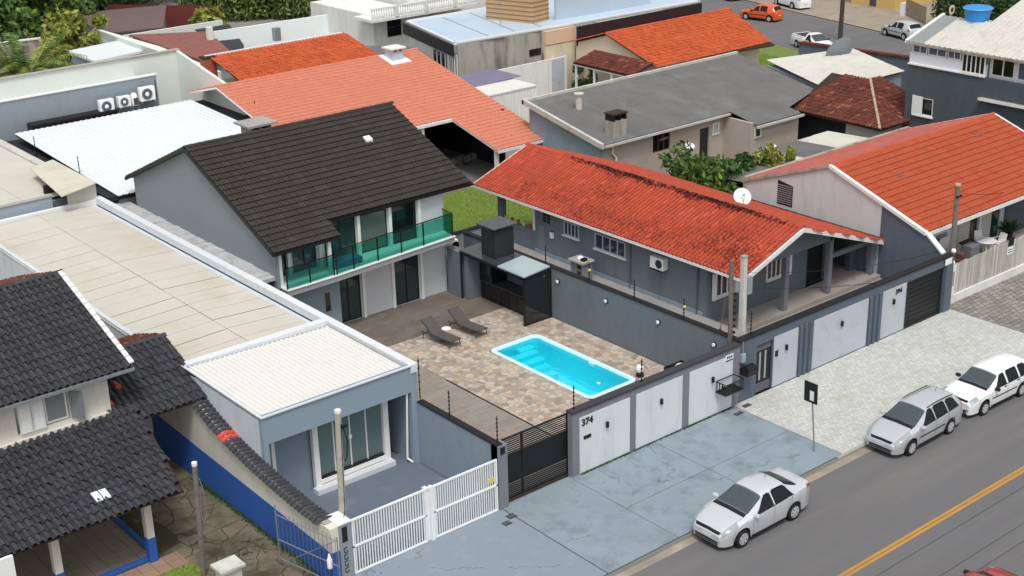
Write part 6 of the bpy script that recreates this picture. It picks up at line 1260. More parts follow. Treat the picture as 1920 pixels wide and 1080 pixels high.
t = thing('roof_can', 'small green container lying on the metal roof', 'container', (48, 12, 9)); MB().tube((47.7, 11.6, 9.95), (48.3, 12.1, 10.1), .2).build('body', mat('can_green', '#2f8f6a', .5), t); bx('lid', M['dark_glass'], t, 47.6, 47.75, 11.45, 11.65, 9.85, 10.05)

# ================================================================ FAR STREET
def strip(name, m, pts, z, kind='structure'):
    return MB().add([(x, y, z) for x, y in pts], [tuple(range(len(pts)))]).build(name, m, kind=kind)
strip('far_street', M['asphalt'], [(49, 2), (59, 0), (70.3, 35), (73.5, 52), (79.5, 80), (72, 82), (66.5, 61), (60.5, 40), (57.5, 30)], -.09)
strip('far_verge', mat('verge', '#9a8f80', .95, .2, .5, bump=.2, dirt=('#6f6557', .5, .8, .5)), [(59.3, 0), (110, -10), (130, 70), (80, 82), (73.8, 52), (70.6, 35)], -.07)
strip('near_verge', M['concrete'], [(48.7, 2), (57.2, 30), (60.2, 40), (66.2, 61), (71.5, 82), (65, 84), (52, 44), (50.5, 30)], -.08)
lawn('grass', 54.5, 57.5, 30, 41, .0, 9000, 'green verge beside the cream house and the far street', .12)
t = pole('utility_pole', (66.05, 39.95, 0), (66.1, 39.9, 9), .2, .16, mat('pole_far', '#4a403a', .9, .15, 3), 'dark utility pole standing in the far street'); MB().box(65.2, 67, 39.8, 40, 8.2, 8.35).build('crossarm', M['wood'], t)
t = thing('round_sign', 'small round traffic sign seen from behind near the blue tank', 'street sign', (75.5, 31, 0)); MB().tube((73.2, 34.2, 0), (73.2, 34.2, 2.2), .06).build('post', M['steel'], t); MB().lathe((73.2, 34.15, 2.3), [(.4, 0), (.4, .03)], 18, 'y').build('plate', M['cream_wall'], t); MB().lathe((73.2, 34.12, 2.3), [(.2, 0), (.2, .03)], 14, 'y').build('disc', mat('maroon', ''), t)
far = ((76.5, 60, 8, 6, 3.2, '#b9c4c8', 'pale blue grey shopfront at the top edge beyond the orange car'), (80.5, 47.5, 7, 5, 3, '#cfae6a', 'ochre fronted house at the top edge beyond the far street'))
for x, y, w_, d_, hh, cc, lab in far:
    t = thing('distant_house', lab, 'house', (x, y, 0), 'houses across the far street'); bx('wall', mat('far_'+cc[1:], cc, .85, .08), t, x, x+w_, y-d_/2, y+d_/2, -.1, hh)
    for k_ in range(3): bx('window', M['dark_glass'], t, x-.03, x, y-d_/2+.6+k_*d_/3, y-d_/2+1.7+k_*d_/3, .9, 2.1)
    bx('door', M['grey_glass'], t, x-.03, x, y-.4, y+.35, 0, .85) ; bx('roof', M['tile_brown'], t, x-.4, x+w_+.4, y-d_/2-.4, y+d_/2+.4, hh, hh+.25)
t = thing('fenced_yard', 'low white posted fence with grey railing across the far street', 'fence', (79, 43, 0))
bx('post', M['white_frame'], t, 78.5, 78.9, 42.6, 43.0, -.1, 1.1)
for i in range(24): MB().tube((78.7-i*.1, 42.5-i*.16, 0), (78.7-i*.1, 42.5-i*.16, 1.5), .025, n=4).build('railing_bar', M['black_metal'], t)
MB().tube((78.7, 42.5, 1.5), (76.3, 38.7, 1.5), .03, n=4).tube((78.7, 42.5, .3), (76.3, 38.7, .3), .03, n=4).build('rail', M['steel'], t)
hd = thing('clipped_hedge', 'dark green hedge wall beyond the far street behind the blue tank', 'hedge', (78, 34, 0))
def leaves(b, c, rad, n, s, flat=.0):
    c = Vector(c)
    for _ in range(n):
        while True:
            q = Vector((random.uniform(-1, 1), random.uniform(-1, 1), random.uniform(-1, 1)))
            if .25 < q.length < 1: break
        p = c+Vector((q.x*rad[0], q.y*rad[1], q.z*rad[2])); a = Vector((random.gauss(0, 1), random.gauss(0, 1), random.gauss(0, .6))).normalized(); o = a.orthogonal().normalized(); o = (Matrix.Rotation(random.uniform(0, 6.28), 3, a) @ o); k_ = s*random.uniform(.6, 1.3)
        e = o.cross(a)*k_*.45; o = o*k_; b.add([p-o, p+e-o*.1, p+o, p-e-o*.1], [(0, 1, 2, 3)])
b = MB()
for k_ in range(14): leaves(b, (76.8+k_*.28, 37.6-k_*.75, 1.5), (.8, .9, 1.7), 420, .16)
b.build('foliage', M['leaf_dark'], hd); MB().prism([(77.3, 38.4, 0), (81.3, 27, 0), (81.9, 27.2, 0), (77.9, 38.6, 0)], (0, 0, 2.9)).build('backing_wall', mat('hedge_wall', '#26301f', .95, .3, 2), hd)
lawn('grass', 73.8, 77, 30, 35, -.06, 5000, 'small green grass patch before the dark hedge', .15)

# ================================================================ VEGETATION
def tree(name, lab, cat, base, h_, crown, m, n, s, clumps=9, tr=.12, group=None, low=.35):
    base = Vector(base); t = thing(name, lab, cat, base, group); b = MB(); top = base+Vector((0, 0, h_*.62)); b.tube(base-Vector((0, 0, .2)), top, tr, tr*.5, 7)
    cl = []
    for i in range(clumps):
        a = random.uniform(0, 6.28); r_ = random.uniform(.2, .85); zz = random.uniform(low, 1)
        c = base+Vector((crown[0]*r_*math.cos(a), crown[1]*r_*math.sin(a), h_*low+crown[2]*(zz-low)*1.15)); cl.append(c)
        q = base+Vector((0, 0, h_*random.uniform(.3, .58))); b.tube(q, c, tr*.4, tr*.12, 5)
    b.build('trunk', M['bark'], t); f_ = MB()
    for c in cl:
        rr = random.uniform(.18, .5); leaves(f_, c, (crown[0]*rr, crown[1]*rr, crown[2]*rr*.6), n//clumps, s)
    f_.build('crown', m, t); return t
S_ = ('shrubs and small trees behind the red roofed house')
tree('garden_shrub', 'large leafy garden shrub before the old bungalow door', 'shrub', (26.2, 18.9, 0), 2.3, (1.9, 1.7, 2.2), M['leaf'], 1600, .2, 22, .07, S_, .1)
tree('garden_shrub', 'broad dark shrub nearest the mottled red roof ridge', 'shrub', (24.6, 15.9, 0), 2.6, (2.1, 1.9, 2.5), M['leaf'], 1900, .21, 24, .07, S_, .15)
tree('garden_shrub', 'round shrub with pale blossoms behind the small satellite dish', 'shrub', (27.4, 16.0, 0), 2.5, (1.8, 1.6, 2.4), M['leaf_dark'], 1600, .2, 20, .07, S_, .15)
tree('garden_shrub', 'slim young tree at the corner of the white gable parapet', 'tree', (28.9, 15.4, 0), 3.6, (1.1, 1.0, 2.6), M['leaf_yellow'], 1300, .15, 9, .06, S_, .5)
tree('garden_shrub', 'small dark bush against the stained cream wall', 'shrub', (38.3, 41.4, 0), 1.9, (1.3, 1.1, 1.9), M['leaf_dark'], 1500, .14, 9, .06, None, .1)
b = MB()
for _ in range(22):
    c = Vector((random.uniform(24.5, 28.3), random.uniform(15, 18.5), random.uniform(1.3, 2.1))); leaves(b, c, (.12, .12, .1), 7, .06)
b.build('blossoms', M['plastic_white'], None, kind='stuff', label='scattered white blossoms on the garden shrubs', cat='blossoms')
# palm at the left
pm = thing('palm_tree', 'feathery palm behind the grey parapet at the left edge', 'palm tree', (6.5, 66, 0))
b = MB()
for k_ in range(4):
    a = k_*1.6; b.tube((6.5+.3*math.cos(a), 66+.3*math.sin(a), 0), (6.5+.8*math.cos(a), 66+.8*math.sin(a), 3.2), .09, .07)
b.build('trunk', M['bark'], pm)
for i in range(64):
    a = random.uniform(0, 6.28); ln = random.uniform(2.6, 4.0); el = random.uniform(.4, 1.35); p = Vector((6.5+1.0*math.cos(a), 66+1.0*math.sin(a), 3.0)); d = Vector((math.cos(a)*math.cos(el), math.sin(a)*math.cos(el), math.sin(el))); pts = [p]
    for k_ in range(9): d = (d+Vector((0, 0, -.14))).normalized(); pts.append(pts[-1]+d*ln/9)
    b = MB().path(pts, .014, 3)
    for k_ in range(1, 10):
        dd = (pts[k_]-pts[k_-1]).normalized(); sd_v = dd.cross(Vector((0, 0, 1)));
        if sd_v.length < .05: continue
        sd_v.normalize()
        for sg_ in (-1, 1):
            for q in (0, .5):
                o = pts[k_-1].lerp(pts[k_], q); e = o+(sd_v*sg_+dd*.6+Vector((0, 0, -.35)))*random.uniform(.4, .6); b.add([o, o+dd*.12, e], [(0, 1, 2)])
    b.build('frond', (M['leaf'], M['leaf_yellow'], M['leaf'])[i % 3], pm)
TG = 'trees along the top edge of the view'
for (x, y, h_, cr, m_, n, lab) in (
    (12.5, 88, 9, (4.2, 4, 7), M['leaf'], 5200, 'light green broad tree at the top left corner'),
    (19, 89, 7, (3.4, 3, 6), M['leaf'], 3600, 'bushy green tree above the grey garden wall at top left'),
    (15.5, 78, 4.4, (2.6, 2.2, 3.4), M['leaf_yellow'], 2200, 'small pale tree with white blossoms behind the grey wall'),
    (30, 103, 10, (5, 4, 9), M['leaf_dark'], 5200, 'very dark tall tree behind the maroon wall, left one'),
    (37, 98, 9, (5, 4, 8), M['leaf_dark'], 5200, 'very dark tree behind the maroon wall, right one'),
    (24, 97, 8, (4, 4, 7), M['leaf_dark'], 4200, 'dark tree between the light green tree and the maroon wall'),
    (29.5, 82.5, 1.8, (1.6, 1, 1.7), M['leaf_yellow'], 1200, 'yellowish shrub before the maroon wall'),
    (54, 80, 7, (4, 3, 6), M['leaf_dark'], 3600, 'dark tree left of the balustrade house at the top edge'),
    (49, 84, 5, (3, 3, 4), M['leaf_yellow'], 2200, 'yellow green shrub near the top edge beside the bamboo'),
    (43, 100, 10, (6, 4, 9), M['leaf_dark'], 5200, 'dark tall tree behind the bamboo grove'),
    (10, 98, 9, (5, 4, 8), M['leaf_dark'], 4200, 'dark tree filling the extreme top left corner'),
    (60, 84, 6, (4, 3, 5), M['leaf_dark'], 3000, 'dark tree beyond the balustrade house'),
    ): tree('background_tree', lab, 'tree', (x, y, 0), h_, cr, m_, int(n*1.4), .34, 26, .2, TG, .08)
bt_ = thing('bamboo_grove', 'tall grove of thin bamboo behind the long white wall', 'bamboo', (38, 85, 0)); b = MB(); f_ = MB()
for i in range(170):
    x = random.uniform(32, 49.5); y = 90-(x-33)*.75+random.uniform(-2.5, 1); hh = random.uniform(4, 8); lx, ly = random.uniform(-1, 1), random.uniform(-1, .6)
    b.path([(x, y, -.2), (x+lx*.2, y+ly*.2, hh*.5), (x+lx, y+ly, hh)], .035, 4)
    for k_ in range(5): c = Vector((x+lx*.6*k_/3, y+ly*.6*k_/3, hh*(.1+.22*k_))); leaves(f_, c, (.75, .7, .9), 46, .26)
b.build('culms', mat('culm', '#8c9163', .7, .15, island=.2), bt_); f_.build('foliage', mat('leaf_bamboo', '#56682f', .7, .2, 1, island=.5, patch=('#8b9354', .2)), bt_)
t = thing('maroon_wall', 'dark maroon sheet wall below the dark trees', 'wall', (30, 85, 0)); mm_ = mat('maroon_sheet', '#6e3430', .85, .12, .8); corr(t, mm_, (24.5, 92, .0), (7.2, -8.6, 0), (0, 0, 1), 11.2, 2.1, .4, .03, 'trap', 'sheet', smooth=False); MB().tube((27.9, 88.0, 0), (27.9, 88.0, 2.3), .08).build('post', M['wood'], t)
# roofs and walls at upper left
def flat(name, lab, cat, m, pts, z, th=.12, body=None):
    t = thing(name, lab, cat, (pts[0][0], pts[0][1], 0)); c = Vector((sum(p[0] for p in pts)/len(pts), sum(p[1] for p in pts)/len(pts), 0))
    MB().prism([(x, y, z if not isinstance(z, (list, tuple)) else z[i]) for i, (x, y) in enumerate(pts)], (0, 0, th)).build('roof', m, t)
    q = [(c.x+(x-c.x)*.94, c.y+(y-c.y)*.94, -.1) for x, y in pts]; MB().prism(q, (0, 0, (z if not isinstance(z, (list, tuple)) else min(z))+.06)).build('wall', body or M['grey_wall'], t); return t
flat('garden_shed', 'small shed with white flat roof beside the palm', 'shed', M['sheet_bright'], [(12.1, 66.8), (16.7, 67.8), (17.0, 72.9), (12.3, 72.0)], 2.45, .18)
flat('long_shed', 'long shed with dull brown sheet roof at the upper left', 'shed', mat('dull_brown', '#6b5a58', .9, .12, .5), [(17.5, 77.5), (22.5, 76.5), (27.5, 86), (19.5, 88.5)], 2.3)
flat('red_brown_shed', 'low roof of red brown tiles before the black sheet roof', 'shed', mat('redbrown', '#8a5850', .9, .15, 1.5, dirt=('#5f3a36', .5, 2, .5)), [(17.2, 58.6), (19.3, 57.7), (22.8, 69), (17.6, 72.5)], 2.9)
flat('black_roof_shed', 'low shed with black sheet roof left of the long white wall', 'shed', mat('black_sheet', '#33363b', .85, .1, 1), [(19.8, 58), (22.6, 63), (26, 71.5), (22.9, 71.5)], 2.7)
w = thing('garden_wall', 'stained grey garden wall behind the palm and white shed', 'wall', (15, 78, 0)); MB().prism([(9.5, 79.5, -.1), (17.2, 77.8, -.1), (17.2, 77.8, 2.5), (9.5, 79.5, 2.5)], (0, .2, 0)).build('wall', M['concrete_old'], w); MB().prism([(9.5, 79.4, 2.5), (17.2, 77.7, 2.5), (17.2, 78.1, 2.5), (9.5, 79.8, 2.5)], (0, 0, .1)).build('coping', M['white_frame'], w)
w = thing('boundary_wall', 'low cream topped wall edging the brown roofs at upper left', 'wall', (18, 70, 0)); MB().prism([(16.9, 78, -.1), (16.9, 66, -.1), (15.6, 54, -.1), (15.6, 54, 3.3), (16.9, 66, 3.1), (16.9, 78, 2.9)], (.2, 0, 0)).build('wall', mat('wall_pale', ''), w); bx('cross_wall', mat('wall_pale', ''), w, 17.2, 26, 72.6, 72.8, -.1, 3.0)
t = thing('blue_tarp_roof', 'pale turquoise translucent roof at the left edge', 'roof', (4, 84, 0)); MB().prism([(2, 80, 3.2), (9.4, 80, 3.0), (10.5, 92, 4.2), (3, 92, 4.2)], (0, 0, .08)).build('sheet', mat('turquoise', '#8fb4b8', .5, .1, .8), t); MB().prism([(2.5, 80.5, 0), (9.2, 80.5, 0), (10, 91, 0), (3, 91, 0)], (0, 0, 3.0)).build('wall', M['concrete'], t)
# ================================================================ CARS
def interp(tab, x):
    if x <= tab[0][0]: return tab[0][1]
    for (a, va), (b_, vb) in zip(tab, tab[1:]):
        if x <= b_:
            s = (x-a)/(b_-a) if b_ > a else 0
            return va+(vb-va)*s
    return tab[-1][1]
def car(name, label, spec, paint, loc, rz, cat='car', group=None, rim=None):
    """lofted body: x runs from the front bumper (0) to the rear (L); later turned so the front points to +x"""
    S = spec; L_ = S['L']; Wd = S['W']/2; wheels = S['wheels']; wr = S.get('wr', .31)
    t = thing(name, label, cat, (0, 0, 0), group)
    def sm(tab, x, d=.05): return (interp(tab, x-d)+interp(tab, x)*2+interp(tab, x+d))/4
    def zlow(x):
        z = .2
        for w in wheels:
            d = abs(x-w)
            if d < wr+.07: z = max(z, .30+math.sqrt(max(0, (wr+.07)**2-d*d)))
        return z
    def section(x):
        zc, zb, wt, wm = sm(S['zc'], x), sm(S['zb'], x), sm(S['wt'], x), sm(S['wm'], x)*Wd
        zl = min(zlow(x), zb-.06); zt = max(zb+.015, zc-.075*min(1, (zc-zb)/.3)-.01); wt = min(wt, wm*.97)
        wb = wm*.965
        return [(wm*.95, zl), (wm*.985, max(zl+.01, min(.42, zb-.2))), (wm, max(zl+.02, min(.6, zb-.12))), (wm*.99, max(zl+.03, zb-.07)), (wb, max(zl+.04, zb)),
                ((wb+wt)/2+.012, (zb+zt)/2), (wt, zt), (wt*.9, zt+(zc-zt)*.55), (wt*.5, zc-.012), (0, zc)]
    xs = [0, .015, .04, .08]+[.12+i*(L_-.24)/70 for i in range(71)]+[L_-.08, L_-.04, L_-.015, L_]
    ks = 10; vs = []; fs = []
    for x in xs:
        s = section(x)
        for sg in (1, -1):
            for (y, z) in s[:(10 if sg == 1 else 9)]: vs.append((x, sg*y, z))
    m = 19
    def vid(i, k, sg): return i*m+k if (sg == 1 or k == 9) else i*m+10+k
    sc0, sc1 = S['screen']; rr_ = S.get('rear') or (9, 9)
    def hole(xa, xb, k):
        if k >= 6: return (xa > sc0+.06 and xb < sc1-.06) or (xa > rr_[0]+.05 and xb < rr_[1]-.06 and rr_[1]-rr_[0] > .5)
        if k in (4, 5): return any(xa > max(q[0], q[2])+.01 and xb < min(q[1], q[3])-.01 for q in S['side'])
        return False
    for i in range(len(xs)-1):
        for k in range(9):
            if hole(xs[i], xs[i+1], k): continue
            fs.append((vid(i, k, 1), vid(i, k+1, 1), vid(i+1, k+1, 1), vid(i+1, k, 1))); fs.append((vid(i, k, -1), vid(i+1, k, -1), vid(i+1, k+1, -1), vid(i, k+1, -1)))
    for i, fl in ((0, 1), (len(xs)-1, 0)):
        ring = [vid(i, k, 1) for k in range(10)]+[vid(i, k, -1) for k in range(8, -1, -1)]
        fs.append(tuple(ring if fl == 0 else reversed(ring)))
    bd = MB().add(vs, fs)
    def P(x, k, sg):
        s = section(x); i = min(8, int(k)); f = k-i; y = s[i][0]+(s[i+1][0]-s[i][0])*f; z = s[i][1]+(s[i+1][1]-s[i][1])*f; return Vector((x, sg*y, z))
    def patch(nm, mt, xa0, xa1, xb0, xb1, k0, k1, sg, off=.008, nx=10, nk=4, b=None):
        """surface patch: lower edge x in [xa0,xa1] at k0, upper edge [xb0,xb1] at k1"""
        vs = []
        for j in range(nk+1):
            f = j/nk; k = k0+(k1-k0)*f
            for i in range(nx+1):
                g = i/nx; x = (xa0+(xa1-xa0)*g)*(1-f)+(xb0+(xb1-xb0)*g)*f
                p = P(x, k, sg); du = P(x+.02, k, sg)-P(x-.02, k, sg); dk = P(x, min(8.99, k+.1), sg)-P(x, max(0, k-.1), sg); n = du.cross(dk)
                if n.length < 1e-9: n = Vector((0, sg, 0))
                n.normalize()
                c = Vector((L_/2, 0, .5)); n = n if n.dot(p-c) > 0 else -n
                vs.append(p+n*off)
        w_ = nx+1; fs = [(j*w_+i, j*w_+i+1, (j+1)*w_+i+1, (j+1)*w_+i) if sg == -1 else (j*w_+i, (j+1)*w_+i, (j+1)*w_+i+1, j*w_+i+1) for j in range(nk) for i in range(nx)]
        q = b or MB(); q.add(vs, fs)
        return q if b else q.build(nm, mt, t, smooth=True)
    body = bd.build('body', paint, t, smooth=True)
    sm_ = mat('seat_fabric', '#45474b', .9, .08, local=True); zbm = interp(S['zb'], 2.0); xs0 = S['screen'][1]-.25
    for sy in (-.36, .36):
        MB().box(xs0, xs0+.5, sy-.24, sy+.24, zbm-.55, zbm-.35).prism([(xs0+.45, sy-.24, zbm-.4), (xs0+.6, sy-.24, zbm-.4), (xs0+.78, sy-.22, zbm+.2), (xs0+.66, sy-.22, zbm+.2)], (0, .46, 0)).box(xs0+.7, xs0+.8, sy-.13, sy+.13, zbm+.22, zbm+.38).build('seat', sm_, t)
    if S['side'][-1][1] > 2.5: MB().box(xs0+1.1, xs0+1.5, -.6, .6, zbm-.5, zbm-.3).prism([(xs0+1.5, -.6, zbm-.4), (xs0+1.62, -.6, zbm-.4), (xs0+1.78, -.58, zbm+.16), (xs0+1.68, -.58, zbm+.16)], (0, 1.18, 0)).build('rear_bench', sm_, t)
    MB().box(S['screen'][0]+.3, S['screen'][0]+.62, -.62, .62, zbm-.28, zbm-.02).build('dashboard', mat('dash', '#26272a', .7, .05, local=True), t); MB().tube((xs0-.08, .34, zbm-.02), (xs0-.05, .34, zbm+.0), .18, n=14).build('steering_wheel', M['black_metal'], t)
    gls = glass('car_glass', '#3c4448', .05, .5, .6); gl2 = glass('car_glass_front', '#a9bcc4', .03, .35, 1.0)
    blk = M['black_metal']
    x0, x1 = S['screen']
    b = MB()
    for sg in (1, -1): patch('', None, x0+.05, x1-.05, x0+.05, x1-.05, 6.15, 9, sg, b=b, nk=6)
    b.build('windscreen', gl2, t, smooth=True)
    b = MB()
    for (ya, yb) in ((-.5, .05), (.0, .55)): b.tube(P(x0+.03, 9, 1)+Vector((0, ya, -.03)), P(x0+.14, 9, 1)+Vector((.06, yb, -.01)), .012, n=4)
    b.build('wipers', blk, t)
    b = MB()
    for sg in (1, -1): patch('', None, x0-.1, x0+.055, x0-.1, x0+.055, 6.3, 9, sg, .006, nx=3, b=b)
    b.build('cowl', blk, t, smooth=True)
    if S.get('rear'):
        r0, r1 = S['rear']; b = MB()
        for sg in (1, -1): patch('', None, r0+.04, r1-.05, r0+.04, r1-.05, 6.3, 9, sg, b=b, nk=6)
        b.build('rear_window', gls, t, smooth=True)
    for sg in (1, -1):
        for (a0, a1, b0, b1) in S['side']: patch('side_window', gls, a0, a1, b0, b1, 4.12, 5.85, sg, .006)
        for x in S['doors']: patch('door_seam', blk, x, x+.012, x, x+.012, .2, 4.1, sg, .0025, nx=1, nk=8)
        patch('hood_seam', blk, .2, S['screen'][0]-.08, .2, S['screen'][0]-.08, 6.3, 6.42, sg, .003, nx=14, nk=1)
        patch('bumper_seam', blk, .36, .372, .5, .512, .8, 3.4, sg, .003, nx=1, nk=6); patch('bumper_seam', blk, L_-.34, L_-.328, L_-.34, L_-.328, .8, 3.2, sg, .003, nx=1, nk=6)
        patch('window_trim', blk, S['side'][0][0]-.04, S['side'][-1][1]+.04, S['side'][0][0]-.04, S['side'][-1][1]+.04, 3.98, 4.1, sg, .007, nx=14, nk=1)
        patch('sill_trim', blk, wheels[0]+.42, wheels[1]-.42, wheels[0]+.42, wheels[1]-.42, 0, .35, sg, .012, nk=1)
        for x in S['handles']:
            p = P(x, 3.4, sg); MB().box(p.x-.07, p.x+.07, p.y-.01*sg, p.y+.025*sg, p.z-.015, p.z+.015).build('door_handle', S.get('hm', paint), t)
        p = P(S['screen'][0]+.32, 4.2, sg); MB().lathe((p.x, p.y+.1*sg, p.z+.04), [(.005, -.12), (.07, -.09), (.085, 0), (.07, .08), (.005, .1)], 8, 'y').build('mirror', S.get('mm', paint), t, smooth=True)
        hl = glass('headlight', '#98a4aa', .08, spec=1.0)
        a0, a1 = S.get('hl', (.06, .52)); patch('headlight', hl, a0, a1, a0+.03, a1+.05, S.get('hk', (3.6, 6.6))[0], S.get('hk', (3.6, 6.6))[1], sg, .006, nk=5)
        a0, a1 = S.get('tl', (L_-.3, L_-.03)); tk = S.get('tk', (3.2, 5.0)); patch('tail_light', carpaint('red_lens', '#a01820', 0, .15), a0, a1, a0, a1, tk[0], tk[1], sg, .006)
        if S.get('rails'):
            r0, r1 = S['rails']; b = MB().path([P(r0+(r1-r0)*i/8, 6.4, sg)+Vector((0, 0, .045)) for i in range(9)], .018, 5); b.build('roof_rail', blk, t)
        if S.get('moulding'): patch('side_moulding', blk, wheels[0]+.45, wheels[1]-.42, wheels[0]+.45, wheels[1]-.42, 1.7, 2.0, sg, .008, nk=1)
    zc0 = interp(S['zb'], .05)
    ww = interp(S['wm'], .05)*Wd
    MB().box(-.012, .05, -ww*.75, ww*.75, .25, .37).build('lower_grille', blk, t); MB().box(-.016, .05, -ww*.75, ww*.75, .30, .312).build('grille_bar', S.get('gb', M['steel']), t)
    for sg in (1, -1): MB().lathe((-.0, sg*ww*.82, .38), [(.045, .0), (.045, -.02)], 10, 'x').build('fog_lamp', glass('headlight', '#98a4aa', .08, spec=1.0), t); gz_ = S.get('grille', (.52, .62)); b = MB()
    for sg in (1, -1): patch('', None, .03, .10, .03, .10, 7.0, 9, sg, .006, nx=3, b=b)
    b.build('grille', blk, t)
    MB().box(-.028, -.01, -.2, .2, .405, .50).build('number_plate', mat('plate_grey', '#c9cbcc', .5, .05), t); MB().box(L_+.005, L_+.02, -.2, .2, .5, .6).build('number_plate', mat('plate_grey', ''), t)
    MB().box(-.015, .2, -ww*.8, ww*.8, .2, .225).build('bumper_lip', S.get('lip', blk), t)
    MB().box(.4, L_-.4, -Wd*.7, Wd*.7, .17, .30).box(wheels[0]+.4, wheels[1]-.4, -Wd*.9, Wd*.9, .2, .4).build('underbody', blk, t)
    xa = S.get('antenna')
    if xa: p = P(xa, 9, 1); MB().tube(p, p+Vector((.08, 0, .2)), .008, .004, 5).build('antenna', blk, t)
    tyre = mat('tyre', '#1a1a1b', .85, .05, local=True); rimm = rim or mat('rim', '#c4c7cb', .35, .05, metal=.15, local=True)
    for wx in wheels:
        for sg in (1, -1):
            yc = sg*(Wd-.1); o = MB().lathe((wx, yc, wr), [(wr*.62, -.1), (wr*.93, -.1), (wr, -.07), (wr, .07), (wr*.93, .1), (wr*.62, .1)], 24, 'y').build('wheel', tyre, t, smooth=True)
            MB().lathe((wx, yc+sg*.06, wr), [(wr*.64, -.02), (wr*.64, .02)], 20, 'y').build('rim_back', blk, o)
            b = MB(); b.lathe((wx, yc+sg*.09, wr), [(wr*.16, -.02), (wr*.16, .02)], 10, 'y')
            ns = 7
            for i in range(ns):
                a = 6.2832*i/ns; d = Vector((math.cos(a), 0, math.sin(a))); e = Vector((-math.sin(a), 0, math.cos(a))); c = Vector((wx, yc+sg*.088, wr))
                b.prism([c+e*.035, c-e*.035, c+d*wr*.6-e*.045, c+d*wr*.6+e*.045], (0, sg*.02, 0))
            for i in range(20):
                a0, a1 = 6.2832*i/20, 6.2832*(i+1)/20; b.tube((wx+wr*.62*math.cos(a0), yc+sg*.095, wr+wr*.62*math.sin(a0)), (wx+wr*.62*math.cos(a1), yc+sg*.095, wr+wr*.62*math.sin(a1)), .014, n=4)
            b.build('rim', rimm, o)
    if S.get('bed'):
        a, c = S['bed']; zz = interp(S['zc'], (a+c)/2); MB().box(a, c, -Wd*.8, Wd*.8, zz-.02, zz+.012).build('cargo_bed', blk, t)
        for sg in (1, -1): MB().box(a-.03, c+.06, sg*Wd*.8, sg*Wd*.93, zz-.06, zz+.06).build('bed_rail', paint, t)
        MB().box(c, c+.06, -Wd*.9, Wd*.9, zz-.06, zz+.06).build('tailgate', paint, t)
    # turn so the centre of the wheelbase is the origin and the front points to +x
    cx = sum(wheels)/2
    M_ = Matrix(((-1, 0, 0, cx), (0, -1, 0, 0), (0, 0, 1, 0), (0, 0, 0, 1)))
    def tr(o):
        for ch in o.children:
            ch.data.transform(M_); tr(ch)
    tr(t)
    t.location = loc; t.rotation_euler[2] = rz; return t
SEDAN = dict(L=4.36, W=1.74, wheels=(.83, 3.36), wr=.315, screen=(1.08, 1.98), rear=(3.02, 3.72), antenna=2.75, hl=(.05, .62), tl=(4.02, 4.33),
    zc=[(0, .56), (.05, .66), (.2, .79), (.6, .92), (1.08, 1.01), (1.98, 1.42), (2.4, 1.475), (2.9, 1.46), (3.1, 1.42), (3.72, 1.14), (4.1, 1.12), (4.3, 1.08), (4.36, .9)],
    zb=[(0, .5), (.06, .6), (.3, .74), (1.0, .88), (2, .93), (3.4, 1.0), (4.1, 1.02), (4.3, .98), (4.36, .84)],
    wt=[(0, .5), (.1, .62), (.5, .68), (1.0, .7), (1.5, .63), (2, .57), (2.9, .55), (3.3, .58), (3.72, .62), (4.2, .66), (4.36, .55)],
    wm=[(0, .62), (.05, .74), (.18, .86), (.45, .95), (.9, .985), (2, 1), (3.5, .99), (4.0, .94), (4.25, .84), (4.36, .7)],
    side=[(1.42, 2.32, 1.95, 2.30), (2.38, 3.28, 2.36, 3.05)], doors=(1.3, 2.32, 3.2), handles=(2.15, 3.08))
WAGON = dict(L=4.2, W=1.68, wheels=(.80, 3.24), wr=.30, screen=(1.02, 1.9), rear=(3.72, 4.08), antenna=3.3, rails=(2.0, 3.6), hl=(.05, .72), tk=(3.3, 5.8), tl=(3.9, 4.14),
    zc=[(0, .52), (.05, .62), (.25, .76), (.6, .9), (1.02, 1.0), (1.9, 1.42), (2.4, 1.47), (3.2, 1.46), (3.72, 1.42), (4.08, 1.08), (4.16, .95), (4.2, .7)],
    zb=[(0, .46), (.06, .56), (.3, .72), (1.0, .87), (2, .92), (3.3, .98), (3.9, 1.0), (4.12, .92), (4.2, .66)],
    wt=[(0, .42), (.1, .55), (.5, .66), (1.0, .68), (1.5, .6), (1.95, .55), (3.4, .54), (3.8, .58), (4.2, .6)],
    wm=[(0, .62), (.05, .75), (.18, .87), (.45, .95), (.9, .985), (2, 1), (3.3, .99), (3.9, .95), (4.12, .88), (4.2, .8)],
    side=[(1.38, 2.22, 1.88, 2.2), (2.28, 3.0, 2.26, 2.98), (3.06, 3.72, 3.04, 3.55)], doors=(1.22, 2.24, 3.05), handles=(2.05, 2.9), moulding=True)
